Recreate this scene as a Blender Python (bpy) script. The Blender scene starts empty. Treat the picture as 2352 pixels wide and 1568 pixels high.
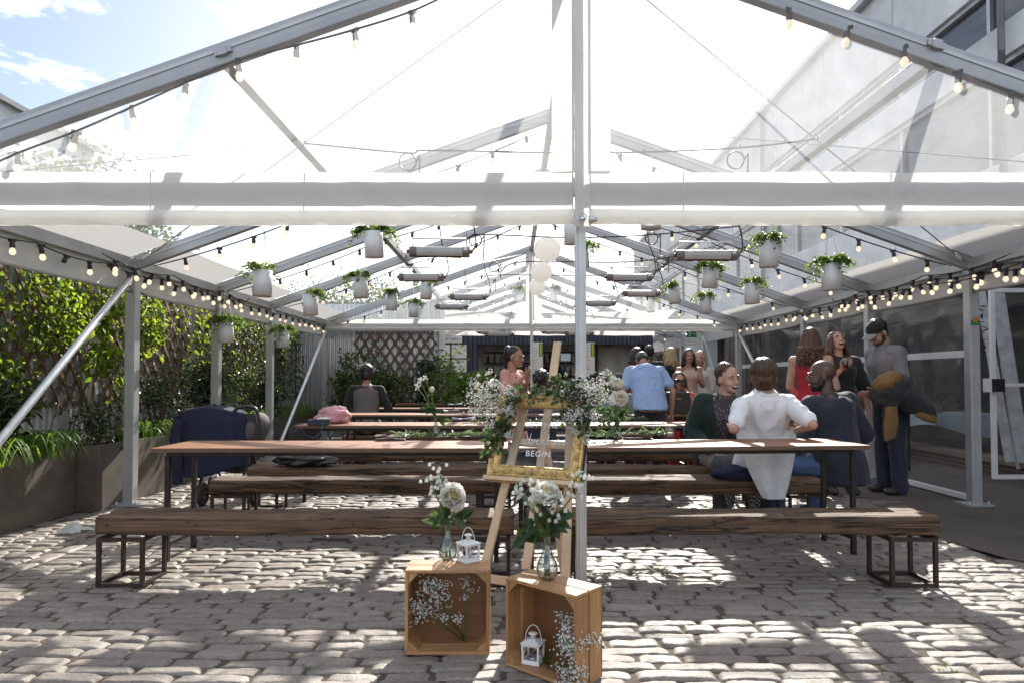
import bpy, bmesh, math, random
from math import sin, cos, pi, radians as R
from mathutils import Vector as V, Matrix, Euler, noise
rng = random.Random(11)
SC = bpy.context.scene
COL = SC.collection

# ---------------------------------------------------------------- camera model (photo measured on a 2352 px wide grid)
F, CH, PIT = 1568.0, 1.2, math.atan(39.5 / 1568.0)
def ray(u, v):
    xc, yc = (u - 1176) / F, (832 - v) / F
    return V((xc, cos(PIT) - yc * sin(PIT), sin(PIT) + yc * cos(PIT)))
def at(u, v, Y):
    d = ray(u, v); return V((0, 0, CH)) + d * (Y / d.y)
def onz(u, v, z=0.0):
    d = ray(u, v); return V((0, 0, CH)) + d * ((z - CH) / d.z)
def on_plane(u, v, q, n):
    d = ray(u, v); o = V((0, 0, CH)); return o + d * ((q - o).dot(n) / d.dot(n))

# ---------------------------------------------------------------- objects
def tag(o, label=None, cat=None, group=None, kind=None):
    if label: o['label'] = label
    if cat: o['category'] = cat
    if group: o['group'] = group
    if kind: o['kind'] = kind
    return o
def thing(name, loc, label, cat, group=None):
    o = bpy.data.objects.new(name, None); COL.objects.link(o); o.location = loc
    o.empty_display_size = 0.1
    return tag(o, label, cat, group)
def wloc(o):
    l = V((0, 0, 0))
    while o is not None:
        l += V(o.location); o = o.parent
    return l
def copy_tree(o, parent=None):
    c = o.copy(); COL.objects.link(c)
    if parent is not None: c.parent = parent
    for ch in list(o.children): copy_tree(ch, c)
    return c

def frame_of(d, up=V((0, 0, 1))):
    d = d.normalized()
    if abs(d.dot(up)) > 0.98: up = V((0, 1, 0))
    x = d.cross(up).normalized(); y = x.cross(d).normalized()
    return x, y, d

class MB:
    def __init__(s): s.v = []; s.f = []; s.m = []; s.sm = []
    def add(s, vs, fs, m=0, smooth=False):
        b = len(s.v); s.v += [V(p) for p in vs]
        for f in fs: s.f.append([i + b for i in f]); s.m.append(m); s.sm.append(smooth)
    def box(s, c, size, M=None, m=0, taper=1.0):
        x, y, z = size[0] / 2, size[1] / 2, size[2] / 2
        vs = []
        for k, t in ((-z, 1.0), (z, taper)):
            for a, b in ((-x, -y), (x, -y), (x, y), (-x, y)):
                p = V((a * t, b * t, k)); vs.append(V(c) + (M @ p if M else p))
        s.add(vs, [(3, 2, 1, 0), (4, 5, 6, 7), (0, 1, 5, 4), (1, 2, 6, 5), (2, 3, 7, 6), (3, 0, 4, 7)], m)
    def bb(s, lo, hi, m=0):
        lo, hi = V(lo), V(hi); s.box((lo + hi) / 2, hi - lo, None, m)
    def bar(s, p, q, w, h, up=V((0, 0, 1)), m=0):
        p, q = V(p), V(q); x, y, d = frame_of(q - p, up)
        vs = [c + x * (a * w / 2) + y * (b * h / 2) for c in (p, q) for a, b in ((-1, -1), (1, -1), (1, 1), (-1, 1))]
        s.add(vs, [(0, 1, 2, 3), (7, 6, 5, 4), (0, 4, 5, 1), (1, 5, 6, 2), (2, 6, 7, 3), (3, 7, 4, 0)], m)
    def tube(s, pts, r, n=8, cap=True, m=0, flat=1.0, smooth=True):
        pts = [V(p) for p in pts]; k = len(pts)
        rs = r if isinstance(r, (list, tuple)) else [r] * k
        vs = []; x = None
        for i, p in enumerate(pts):
            d = (pts[min(i + 1, k - 1)] - pts[max(i - 1, 0)])
            if d.length < 1e-9: d = V((0, 0, 1))
            d.normalize()
            if x is None: x, y, _ = frame_of(d)
            else:
                x = x - d * x.dot(d)
                if x.length < 1e-6: x, y, _ = frame_of(d)
                x.normalize(); y = d.cross(x)
            for j in range(n):
                a = 2 * pi * j / n
                vs.append(p + x * (cos(a) * rs[i]) + y * (sin(a) * rs[i] * flat))
        fs = [(i * n + j, i * n + (j + 1) % n, (i + 1) * n + (j + 1) % n, (i + 1) * n + j) for i in range(k - 1) for j in range(n)]
        s.add(vs, fs, m, smooth)
        if cap:
            b = len(s.v) - len(vs)
            s.f.append([b + j for j in reversed(range(n))]); s.m.append(m); s.sm.append(False)
            s.f.append([b + (k - 1) * n + j for j in range(n)]); s.m.append(m); s.sm.append(False)
    def lathe(s, c, prof, n=16, M=None, m=0, smooth=True, cap=True):
        vs = []
        for r, z in prof:
            for j in range(n):
                a = 2 * pi * j / n; p = V((cos(a) * r, sin(a) * r, z)); vs.append(V(c) + (M @ p if M else p))
        k = len(prof)
        fs = [(i * n + j, i * n + (j + 1) % n, (i + 1) * n + (j + 1) % n, (i + 1) * n + j) for i in range(k - 1) for j in range(n)]
        s.add(vs, fs, m, smooth)
        b = len(s.v) - len(vs)
        if cap and prof[0][0] > 1e-4: s.f.append([b + j for j in reversed(range(n))]); s.m.append(m); s.sm.append(False)
        if cap and prof[-1][0] > 1e-4: s.f.append([b + (k - 1) * n + j for j in range(n)]); s.m.append(m); s.sm.append(False)
    def ell(s, c, r, M=None, nu=12, nv=8, m=0, fn=None):
        if not isinstance(r, (list, tuple, V)): r = (r, r, r)
        vs = []
        def pt(d):
            k = fn(d) if fn else 1.0
            p = V((d[0] * r[0] * k, d[1] * r[1] * k, d[2] * r[2] * k)); return V(c) + (M @ p if M else p)
        vs.append(pt(V((0, 0, -1))))
        for i in range(1, nv):
            t = -pi / 2 + pi * i / nv
            for j in range(nu):
                a = 2 * pi * j / nu; vs.append(pt(V((cos(t) * cos(a), cos(t) * sin(a), sin(t)))))
        vs.append(pt(V((0, 0, 1)))); L = len(vs) - 1
        fs = [(0, 1 + (j + 1) % nu, 1 + j) for j in range(nu)]
        for i in range(nv - 2):
            for j in range(nu):
                a = 1 + i * nu; fs.append((a + j, a + (j + 1) % nu, a + nu + (j + 1) % nu, a + nu + j))
        a = 1 + (nv - 2) * nu
        fs += [(a + j, a + (j + 1) % nu, L) for j in range(nu)]
        s.add(vs, fs, m, True)
    def caps(s, p, q, r1, r2, n=10):
        p, q = V(p), V(q); x, y, d = frame_of(q - p); L = (q - p).length
        prof = []
        for i in range(4):
            t = -pi / 2 + (pi / 2) * i / 3.0; prof.append((max(r1 * cos(t), 1e-4), r1 * sin(t)))
        for i in range(4):
            t = (pi / 2) * i / 3.0; prof.append((max(r2 * cos(t), 1e-4), L + r2 * sin(t)))
        M = Matrix((x, y, d)).transposed()
        s.lathe(p, prof, n, M, cap=True)
    def loft(s, rings, n=16, cap=True, m=0, smooth=True):
        # ring: (centre, vector a, vector b)
        vs = []
        for c, a, b in rings:
            for j in range(n):
                t = 2 * pi * j / n; vs.append(V(c) + V(a) * cos(t) + V(b) * sin(t))
        k = len(rings)
        fs = [(i * n + j, i * n + (j + 1) % n, (i + 1) * n + (j + 1) % n, (i + 1) * n + j) for i in range(k - 1) for j in range(n)]
        s.add(vs, fs, m, smooth)
        if cap:
            b = len(s.v) - len(vs)
            s.f.append([b + j for j in reversed(range(n))]); s.m.append(m); s.sm.append(smooth)
            s.f.append([b + (k - 1) * n + j for j in range(n)]); s.m.append(m); s.sm.append(smooth)
    def sheet(s, fn, nu, nv, m=0, smooth=True):
        vs = [fn(i / nu, j / nv) for j in range(nv + 1) for i in range(nu + 1)]
        w = nu + 1
        s.add(vs, [(j * w + i, j * w + i + 1, (j + 1) * w + i + 1, (j + 1) * w + i) for j in range(nv) for i in range(nu)], m, smooth)
    def leaf(s, p, d, nrm, l, w, m=0, fold=0.25):
        d = V(d).normalized(); x = d.cross(V(nrm))
        if x.length < 1e-5: x = d.cross(V((1, 0.3, 0.2)))
        x.normalize(); n = x.cross(d)
        p = V(p); up = n * (w * fold)
        a, t = p, p + d * l - n * (l * 0.12)
        s.add([a, p + d * (l * .28) + x * (w * .42) + up, p + d * (l * .65) + x * (w * .40) + up, t,
               p + d * (l * .65) - x * (w * .40) + up, p + d * (l * .28) - x * (w * .42) + up],
              [(0, 1, 2, 3), (0, 3, 4, 5)], m, True)
    def blade(s, pts, w, m=0):
        k = len(pts); vs = []
        for i, p in enumerate(pts):
            d = V(pts[min(i + 1, k - 1)]) - V(pts[max(i - 1, 0)]); x = d.cross(V((0, 0, 1)))
            if x.length < 1e-5: x = V((1, 0, 0))
            x.normalize(); ww = w * (1 - (i / (k - 1)) ** 2 * .95) / 2
            vs += [V(p) - x * ww, V(p) + x * ww]
        s.add(vs, [(2 * i, 2 * i + 1, 2 * i + 3, 2 * i + 2) for i in range(k - 1)], m, True)
    def build(s, name, mats, parent=None, bevel=0.0, loc=None, rec=False):
        if not isinstance(mats, (list, tuple)): mats = [mats]
        off = wloc(parent) if parent is not None else (V(loc) if loc is not None else V((0, 0, 0)))
        me = bpy.data.meshes.new(name)
        me.from_pydata([tuple(p - off) for p in s.v], [], s.f)
        for mt in mats: me.materials.append(mt)
        me.polygons.foreach_set('material_index', s.m)
        me.polygons.foreach_set('use_smooth', s.sm)
        if rec:
            bm = bmesh.new(); bm.from_mesh(me); bmesh.ops.recalc_face_normals(bm, faces=bm.faces); bm.to_mesh(me); bm.free()
        me.update()
        o = bpy.data.objects.new(name, me); COL.objects.link(o)
        if parent is not None: o.parent = parent
        elif loc is not None: o.location = loc
        if bevel:
            md = o.modifiers.new('bevel', 'BEVEL'); md.width = bevel; md.segments = 2; md.limit_method = 'ANGLE'; md.angle_limit = R(40)
        return o

def noisev(p, s=1.0): return noise.noise_vector(V(p) * s)
def catmull(P, n=6):
    P = [V(p) for p in P]; out = []
    for i in range(len(P) - 1):
        a, b, c, d = P[max(i - 1, 0)], P[i], P[i + 1], P[min(i + 2, len(P) - 1)]
        for k in range(n):
            t = k / n
            out.append(.5 * ((2 * b) + (c - a) * t + (2 * a - 5 * b + 4 * c - d) * t * t + (3 * b - a - 3 * c + d) * t ** 3))
    out.append(P[-1]); return out

# ---------------------------------------------------------------- materials
class NT:
    def __init__(s, name):
        s.mat = bpy.data.materials.new(name); s.mat.use_nodes = True
        s.t = s.mat.node_tree; s.t.nodes.clear(); s.out = s.n('ShaderNodeOutputMaterial')
    def n(s, ty, **k):
        nd = s.t.nodes.new(ty)
        for a, b in k.items():
            if hasattr(nd, a): setattr(nd, a, b)
            else: nd.inputs[a.replace('_', ' ')].default_value = b
        return nd
    def l(s, a, b): s.t.links.new(a, b)
def c4(c): return (c[0], c[1], c[2], 1)
def mixc(nt, fac, a, b):
    m = nt.n('ShaderNodeMix'); m.data_type = 'RGBA'
    for sock, val in ((m.inputs[0], fac), (m.inputs[6], a), (m.inputs[7], b)):
        if hasattr(val, 'is_linked'): nt.l(val, sock)
        elif isinstance(val, (int, float)): sock.default_value = val
        else: sock.default_value = c4(val)
    return m.outputs[2]
def ramp(nt, fac, stops):
    r = nt.n('ShaderNodeValToRGB'); e = r.color_ramp.elements
    while len(e) < len(stops): e.new(0.5)
    for i, (p, c) in enumerate(stops): e[i].position = p; e[i].color = c4(c) if not isinstance(c, (int, float)) else (c, c, c, 1)
    nt.l(fac, r.inputs[0]); return r.outputs[0]
def coords(nt, scale=(1, 1, 1), which='Object'):
    tc = nt.n('ShaderNodeTexCoord'); mp = nt.n('ShaderNodeMapping'); nt.l(tc.outputs[which], mp.inputs[0]); mp.inputs['Scale'].default_value = scale
    return mp.outputs[0]
def noisen(nt, co, scale=5, detail=6, rough=.6, dist=0.0):
    n = nt.n('ShaderNodeTexNoise'); nt.l(co, n.inputs['Vector'])
    n.inputs['Scale'].default_value = scale; n.inputs['Detail'].default_value = detail; n.inputs['Roughness'].default_value = rough; n.inputs['Distortion'].default_value = dist
    return n.outputs[0]
def bump(nt, h, strength=.3, dist=.02):
    b = nt.n('ShaderNodeBump'); nt.l(h, b.inputs['Height']); b.inputs['Strength'].default_value = strength; b.inputs['Distance'].default_value = dist
    return b.outputs[0]
def pbsdf(nt, col, rough=.6, metal=0.0, nrm=None, **kw):
    b = nt.n('ShaderNodeBsdfPrincipled')
    if hasattr(col, 'is_linked'): nt.l(col, b.inputs['Base Color'])
    else: b.inputs['Base Color'].default_value = c4(col)
    if hasattr(rough, 'is_linked'): nt.l(rough, b.inputs['Roughness'])
    else: b.inputs['Roughness'].default_value = rough
    b.inputs['Metallic'].default_value = metal
    if nrm is not None: nt.l(nrm, b.inputs['Normal'])
    for k, x in kw.items(): b.inputs[k.replace('_', ' ')].default_value = x
    return b
def simple(name, col, rough=.6, metal=0.0, var=.25, scale=12, bmp=0.0, bscale=60, **kw):
    nt = NT(name); co = coords(nt)
    n = noisen(nt, co, scale, 5)
    c = mixc(nt, ramp(nt, n, [(.3, 0.0), (.7, 1.0)]), [x * (1 - var) for x in col], [min(1, x * (1 + var)) for x in col])
    nr = bump(nt, noisen(nt, co, bscale, 3), bmp, .01) if bmp else None
    b = pbsdf(nt, c, rough, metal, nr, **kw); nt.l(b.outputs[0], nt.out.inputs[0]); return nt.mat
def emis(name, col, st):
    nt = NT(name); e = nt.n('ShaderNodeEmission'); e.inputs[0].default_value = c4(col); e.inputs[1].default_value = st
    nt.l(e.outputs[0], nt.out.inputs[0]); nt.mat.cycles.emission_sampling = 'NONE'; return nt.mat
def wood(name, a, b, axis='X', grain=1.0, rough=.6, bmp=.25, cracks=False, scale=1.0, dirt=None):
    nt = NT(name)
    long_, across = 1.2 * scale, 26 * scale * grain
    sc = {'X': (long_, across, across), 'Y': (across, long_, across), 'Z': (across, across, long_)}[axis]
    oi = nt.n('ShaderNodeObjectInfo'); tc = nt.n('ShaderNodeTexCoord')
    ad = nt.n('ShaderNodeVectorMath'); ad.operation = 'ADD'
    mu = nt.n('ShaderNodeVectorMath'); mu.operation = 'SCALE'; cb = nt.n('ShaderNodeCombineXYZ')
    for k in range(3): nt.l(oi.outputs['Random'], cb.inputs[k])
    nt.l(cb.outputs[0], mu.inputs[0]); mu.inputs['Scale'].default_value = 17.0
    nt.l(tc.outputs['Object'], ad.inputs[0]); nt.l(mu.outputs[0], ad.inputs[1])
    mp = nt.n('ShaderNodeMapping'); nt.l(ad.outputs[0], mp.inputs[0]); mp.inputs['Scale'].default_value = sc
    g = noisen(nt, mp.outputs[0], 1.0, 8, .65, 1.2)
    big = noisen(nt, ad.outputs[0], 3.0, 4, .6)
    c = mixc(nt, ramp(nt, g, [(.32, 0.0), (.68, 1.0)]), a, b)
    c = mixc(nt, ramp(nt, big, [(.35, .0), (.75, .55)]), c, [x * .55 for x in a])
    h = g
    if cracks:
        mp2 = nt.n('ShaderNodeMapping'); nt.l(ad.outputs[0], mp2.inputs[0])
        mp2.inputs['Scale'].default_value = {'X': (.7, 9, 12), 'Y': (9, .7, 12), 'Z': (9, 12, .7)}[axis]
        n2 = noisen(nt, mp2.outputs[0], 1.0, 5, .55, .6)
        cr = ramp(nt, n2, [(.475, 1.0), (.497, 0.0), (.503, 0.0), (.525, 1.0)])
        c = mixc(nt, cr, [x * .18 for x in a], c)
        mm = nt.n('ShaderNodeMath'); mm.operation = 'MULTIPLY'; nt.l(g, mm.inputs[0]); nt.l(cr, mm.inputs[1]); h = mm.outputs[0]
        spots = noisen(nt, ad.outputs[0], 22.0, 3, .5)
        c = mixc(nt, ramp(nt, spots, [(.66, 0.0), (.72, .7)]), c, [x * .25 for x in a])
    b_ = pbsdf(nt, c, rough, 0, bump(nt, h, bmp, .02)); nt.l(b_.outputs[0], nt.out.inputs[0]); return nt.mat
def leafmat(name, a, b, trans=.45, rough=.45):
    nt = NT(name); gi = nt.n('ShaderNodeNewGeometry')
    c = mixc(nt, gi.outputs['Random Per Island'], a, b)
    p = pbsdf(nt, c, rough, Specular_IOR_Level=.35)
    t = nt.n('ShaderNodeBsdfTranslucent')
    hv = nt.n('ShaderNodeHueSaturation'); nt.l(c, hv.inputs['Color']); hv.inputs['Hue'].default_value = .47; hv.inputs['Saturation'].default_value = 1.1; hv.inputs['Value'].default_value = 2.3
    nt.l(hv.outputs[0], t.inputs[0])
    m = nt.n('ShaderNodeMixShader'); m.inputs[0].default_value = trans
    nt.l(p.outputs[0], m.inputs[1]); nt.l(t.outputs[0], m.inputs[2]); nt.l(m.outputs[0], nt.out.inputs[0]); return nt.mat
def schlick(nt, gloss, f0=.045):
    lw = nt.n('ShaderNodeLayerWeight'); lw.inputs[0].default_value = .5
    pw = nt.n('ShaderNodeMath'); pw.operation = 'POWER'; nt.l(lw.outputs['Facing'], pw.inputs[0]); pw.inputs[1].default_value = 4.0
    ma = nt.n('ShaderNodeMath'); ma.operation = 'MULTIPLY_ADD'; nt.l(pw.outputs[0], ma.inputs[0]); ma.inputs[1].default_value = .9; ma.inputs[2].default_value = f0
    ml = nt.n('ShaderNodeMath'); ml.operation = 'MULTIPLY'; nt.l(ma.outputs[0], ml.inputs[0]); ml.inputs[1].default_value = gloss; return ml
def clear_film(name, veil=.06, tint=(.95, .97, .97), gloss=.5, dirt=.1):
    nt = NT(name); co = coords(nt)
    tr = nt.n('ShaderNodeBsdfTransparent'); tr.inputs[0].default_value = c4(tint)
    tl = nt.n('ShaderNodeBsdfTranslucent'); tl.inputs[0].default_value = (.9, .92, .93, 1)
    df = nt.n('ShaderNodeBsdfDiffuse'); df.inputs[0].default_value = (.8, .82, .83, 1)
    m0 = nt.n('ShaderNodeMixShader'); m0.inputs[0].default_value = .22; nt.l(tl.outputs[0], m0.inputs[1]); nt.l(df.outputs[0], m0.inputs[2])
    m1 = nt.n('ShaderNodeMixShader'); nt.l(tr.outputs[0], m1.inputs[1]); nt.l(m0.outputs[0], m1.inputs[2])
    n = noisen(nt, co, 2.2, 6, .65, .4)
    mr = nt.n('ShaderNodeMapRange'); nt.l(n, mr.inputs[0]); mr.inputs[1].default_value = .35; mr.inputs[2].default_value = .75
    mr.inputs[3].default_value = veil; mr.inputs[4].default_value = veil + dirt; nt.l(mr.outputs[0], m1.inputs[0])
    gl = nt.n('ShaderNodeBsdfGlossy'); gl.inputs['Roughness'].default_value = .06
    nb = bump(nt, noisen(nt, co, 2.0, 2, .5), .05, .03); nt.l(nb, gl.inputs['Normal'])
    ml = schlick(nt, gloss)
    m2 = nt.n('ShaderNodeMixShader'); nt.l(ml.outputs[0], m2.inputs[0]); nt.l(m1.outputs[0], m2.inputs[1]); nt.l(gl.outputs[0], m2.inputs[2])
    nt.l(m2.outputs[0], nt.out.inputs[0]); return nt.mat
def cloth_trans(name, col, trans=.5, rough=.7, bmp=.1, bsc=20):
    nt = NT(name); co = coords(nt)
    n = noisen(nt, co, 6, 5)
    c = mixc(nt, n, [x * .93 for x in col], col)
    nb = bump(nt, noisen(nt, co, bsc, 3, .5, .8), bmp, .02 if bmp < .3 else .05); b = pbsdf(nt, c, rough, 0, nb)
    t = nt.n('ShaderNodeBsdfTranslucent'); nt.l(c, t.inputs[0]); nt.l(nb, t.inputs['Normal'])
    m = nt.n('ShaderNodeMixShader'); m.inputs[0].default_value = trans
    nt.l(b.outputs[0], m.inputs[1]); nt.l(t.outputs[0], m.inputs[2]); nt.l(m.outputs[0], nt.out.inputs[0]); return nt.mat
def glassy(name, tint=(.97, .98, .97), gloss=1.0, edge=.9):
    nt = NT(name)
    tr = nt.n('ShaderNodeBsdfTransparent')
    lw2 = nt.n('ShaderNodeLayerWeight'); lw2.inputs[0].default_value = .5
    nt.l(ramp(nt, lw2.outputs['Facing'], [(.0, tint), (.6, [x * .93 for x in tint]), (.92, [x * edge for x in tint])]), tr.inputs[0])
    gl = nt.n('ShaderNodeBsdfGlossy'); gl.inputs['Roughness'].default_value = .02
    ml = schlick(nt, gloss)
    m = nt.n('ShaderNodeMixShader'); nt.l(ml.outputs[0], m.inputs[0]); nt.l(tr.outputs[0], m.inputs[1]); nt.l(gl.outputs[0], m.inputs[2])
    nt.l(m.outputs[0], nt.out.inputs[0]); return nt.mat

MT = {}
MT['alu'] = simple('aluminium', (.50, .51, .52), .38, .55, .12, 4)
MT['alu_dark'] = simple('rafter_aluminium', (.40, .41, .43), .42, .4, .12, 3)
MT['galv'] = simple('galvanised_tube', (.62, .64, .66), .35, .7, .15, 14)
MT['pvc'] = cloth_trans('white_pvc', (.81, .80, .765), .44, .4, .45, 4.5)
MT['pvc_grey'] = cloth_trans('white_pvc_side', (.72, .72, .70), .32, .45, .1, 9)
MT['film'] = clear_film('clear_pvc_film', .07, (.97, .98, .98), .4, .07)
MT['film_front'] = clear_film('clear_gable_film', .14, (.96, .97, .98), .3, .10)
MT['film_side'] = clear_film('clear_side_film', .07, (.95, .95, .95), .6, .06)
MT['steel'] = simple('dark_steel', (.03, .024, .021), .5, .5, .3, 18, .15)
MT['rusty'] = simple('rusty_steel', (.045, .027, .02), .6, .4, .4, 22, .2)
MT['beam'] = wood('old_beam_wood', (.062, .034, .019), (.225, .130, .072), 'X', 1.0, .75, .6, True)
MT['table'] = wood('plywood_top', (.22, .088, .04), (.34, .155, .072), 'X', .5, .46, .08)
MT['plyedge'] = wood('plywood_edge', (.10, .06, .04), (.20, .12, .075), 'X', 2.5, .6, .2)
MT['pine'] = wood('pine', (.62, .44, .27), (.74, .56, .37), 'Z', .9, .5, .08)
MT['crate'] = wood('crate_wood', (.34, .165, .065), (.54, .30, .135), 'Z', 1.1, .5, .1)
MT['crate_h'] = wood('crate_wood_lengthwise', (.36, .18, .075), (.56, .32, .15), 'X', 1.1, .5, .1)
MT['crate_in'] = wood('crate_plywood', (.23, .10, .045), (.34, .16, .07), 'X', .6, .5, .1)
MT['trellis'] = wood('trellis_wood', (.13, .085, .055), (.22, .14, .09), 'Z', 1.0, .7, .2)
MT['black'] = simple('black_plastic', (.018, .018, .02), .45, 0, .2)
MT['rubber'] = simple('black_rubber', (.025, .025, .026), .7, 0, .2)
MT['white'] = simple('white_paint', (.80, .80, .79), .4, 0, .05)
MT['pot'] = simple('white_pot_enamel', (.74, .755, .77), .22, 0, .04, 6)
MT['bulb'] = emis('lit_bulb', (1.0, .79, .57), .52)
MT['paper'] = cloth_trans('paper_lantern', (.95, .94, .91), .6, .8, .03)
MT['gold'] = None
MT['plant_dark'] = simple('planter_grey', (.10, .082, .066), .6, 0, .3, 5, .15)
MT['soil'] = simple('soil', (.03, .022, .016), .95, 0, .4, 30, .4)
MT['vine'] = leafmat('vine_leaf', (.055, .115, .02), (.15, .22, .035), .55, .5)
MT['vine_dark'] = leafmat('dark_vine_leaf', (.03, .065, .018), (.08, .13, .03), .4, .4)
MT['grass'] = leafmat('grass_leaf', (.05, .12, .02), (.12, .22, .04), .45, .4)
MT['shrub'] = leafmat('glossy_leaf', (.018, .04, .02), (.05, .085, .03), .25, .22)
MT['ivy'] = leafmat('ivy_leaf', (.04, .085, .02), (.16, .24, .07), .4, .35)
MT['euca'] = leafmat('eucalyptus_leaf', (.05, .085, .045), (.11, .16, .08), .35, .45)
MT['ruscus'] = leafmat('ruscus_leaf', (.022, .05, .02), (.06, .10, .035), .3, .35)
MT['stem'] = simple('green_stem', (.09, .15, .04), .5, 0, .3)
MT['twig'] = simple('brown_twig', (.12, .085, .05), .7, 0, .3)
MT['bark'] = simple('bark', (.13, .10, .075), .85, 0, .3, 25, .4)
MT['petal'] = cloth_trans('white_petal', (.95, .94, .89), .68, .6, .03)
MT['petal_y'] = cloth_trans('cream_petal', (.82, .74, .42), .4, .6, .03)
MT['gyp'] = cloth_trans('white_floret', (.88, .88, .85), .5, .7, .03)
MT['glass'] = glassy('clear_glass', (.97, .98, .97), 2.0, .38)
MT['water'] = glassy('water', (.94, .96, .95), .8, .8)
MT['pane'] = glassy('sign_pane', (.96, .965, .97), .5, .9)
MT['ink'] = simple('white_ink', (.85, .86, .88), .5, 0, .04)
MT['asphalt_dummy'] = MT['soil']
# ================================================================ SETTING
XC, HW = .386, 4.05
XL, XR, ZE, ZR = XC - HW, XC + HW, 2.312, 3.77
YS = [3.84, 6.58, 8.46, 10.33, 13.37]
def roofz(x): return ZE + (ZR - ZE) * (1 - abs(x - XC) / HW)

# ---- ground
def gz(x, y): return .012 * noise.noise(V((x * .35, y * .35, 3.1))) + .006 * noise.noise(V((x * 1.3, y * 1.3, 7)))
nt = NT('joint_earth'); co = coords(nt)
c = mixc(nt, noisen(nt, co, 14, 6), (.03, .024, .018), (.12, .093, .068))
b = pbsdf(nt, c, .95, 0, bump(nt, noisen(nt, co, 70, 4), .5, .02)); nt.l(b.outputs[0], nt.out.inputs[0]); MT['earth'] = nt.mat
g = MB(); g.sheet(lambda a, b: V((-300 + 600 * a, -200 + 600 * b, -.03)), 24, 24)
tag(g.build('ground', MT['earth']), kind='structure')

nt = NT('cobble_stone'); co = coords(nt); gi = nt.n('ShaderNodeNewGeometry')
c = mixc(nt, gi.outputs['Random Per Island'], (.20, .168, .138), (.325, .283, .24))
rv = nt.n('ShaderNodeMath'); rv.operation = 'FRACT'; mm = nt.n('ShaderNodeMath'); mm.operation = 'MULTIPLY'; mm.inputs[1].default_value = 37.7
nt.l(gi.outputs['Random Per Island'], mm.inputs[0]); nt.l(mm.outputs[0], rv.inputs[0])
c = mixc(nt, ramp(nt, rv.outputs[0], [(.72, 0.0), (.95, .75)]), c, (.24, .175, .15))
c = mixc(nt, ramp(nt, noisen(nt, co, 26, 6, .7), [(.35, .55), (.62, 0.0)]), c, (.12, .105, .095))
c = mixc(nt, ramp(nt, noisen(nt, co, 130, 3, .7), [(.52, 0.0), (.68, .5)]), c, (.44, .41, .37))
c = mixc(nt, ramp(nt, noisen(nt, co, 75, 4, .75), [(.52, 0.0), (.66, .6)]), c, (.10, .088, .078))
c = mixc(nt, ramp(nt, noisen(nt, co, 1.1, 3, .5), [(.4, .0), (.7, .35)]), c, (.14, .12, .105))
rg = ramp(nt, noisen(nt, co, 9, 4), [(.3, .42), (.7, .68)])
b = pbsdf(nt, c, rg, 0, bump(nt, noisen(nt, co, 110, 5, .7), .45, .012), Specular_IOR_Level=.5); nt.l(b.outputs[0], nt.out.inputs[0]); MT['cobble'] = nt.mat

def stone(mb, cx, cy, L, W, h, nu, nv, r):
    seed = r.uniform(0, 100); tx, ty = r.uniform(-.025, .025), r.uniform(-.04, .03); px = r.uniform(5.0, 12); rot = r.uniform(-.035, .035)
    crown = r.uniform(.000, .004)
    vs = []
    for j in range(nv + 1):
        for i in range(nu + 1):
            a = -1 + 2 * i / nu; b = -1 + 2 * j / nv
            a = math.copysign(1 - (1 - abs(a)) ** 1.9, a); b = math.copysign(1 - (1 - abs(b)) ** 1.7, b)
            # squircle outline
            k = max(abs(a), abs(b)); 
            n = (abs(a) ** px + abs(b) ** px) ** (1 / px) if k > 0 else 1
            a2, b2 = (a * k / n, b * k / n) if k > 0 else (0, 0)
            w = noise.noise(V((a * 1.3 + seed, b * 1.1, seed * .7))) * .11 + noise.noise(V((a * 3.1 + seed, b * 2.6, seed * .3))) * .09
            x = a2 * L / 2 * (1 + w * .5); y = b2 * W / 2 * (1 + w * 1.3)
            e = k ** 12
            z = h + crown * (1 - k * k) - e * .017 + tx * x + ty * y + .004 * noise.noise(V((x * 16 + seed, y * 16, 1))) + .0022 * noise.noise(V((x * 60 + seed, y * 60, 1))) - .008 * max(0, noise.noise(V((x * 14 + seed, y * 22, 5))) - .25) * k
            X = cx + x * cos(rot) - y * sin(rot); Y = cy + x * sin(rot) + y * cos(rot)
            vs.append(V((X, Y, z + gz(X, Y))))
    w = nu + 1
    mb.add(vs, [(j * w + i, j * w + i + 1, (j + 1) * w + i + 1, (j + 1) * w + i) for j in range(nv) for i in range(nu)], 0, True)
g = MB(); g.sheet(lambda a, b: V((-4.7 + 11.4 * a, 1.2 + 13.6 * b, -.011 + gz(-4.7 + 11.4 * a, 1.2 + 13.6 * b) + .004 * noise.noise(V((a * 90, b * 130, 2))))), 120, 170)
tag(g.build('joint_fill', MT['earth']), kind='structure')
cb = MB(); r = random.Random(5); y = 1.3; DX = -3.17
while y < 14.6:
    dep = r.uniform(.076, .094); x = -4.55 + r.uniform(-.2, 0)
    xmax = 3.38 + .12 * sin(y * 2.1) + r.uniform(-.1, .1)
    if y < 4.6: xmax += (4.6 - y) * .9
    near = y < 7
    while x < xmax:
        L = r.choice([.17, .21, .23, .25, .27, .29, .33]) * r.uniform(.92, 1.08)
        if x < DX - .07 and x + L > DX - .07: L = max(.05, DX - .075 - x)
        if abs(x - DX) < .075:
            x = DX + .075; continue
        yy = y + dep / 2 + .010 * sin(x * 1.4 + 1.0) + .005 * sin(x * 3.7 + y)
        if r.random() > .004 and L > .06:
            stone(cb, x + L / 2, yy, L - r.uniform(.003, .010), dep - r.uniform(.001, .007), r.uniform(-.008, .006), (20 if 2.3 < y < 5 else 12) if near else 8, (12 if 2.3 < y < 5 else 8) if near else 6, r)
        x += L
    y += dep
y = 2.0
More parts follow.
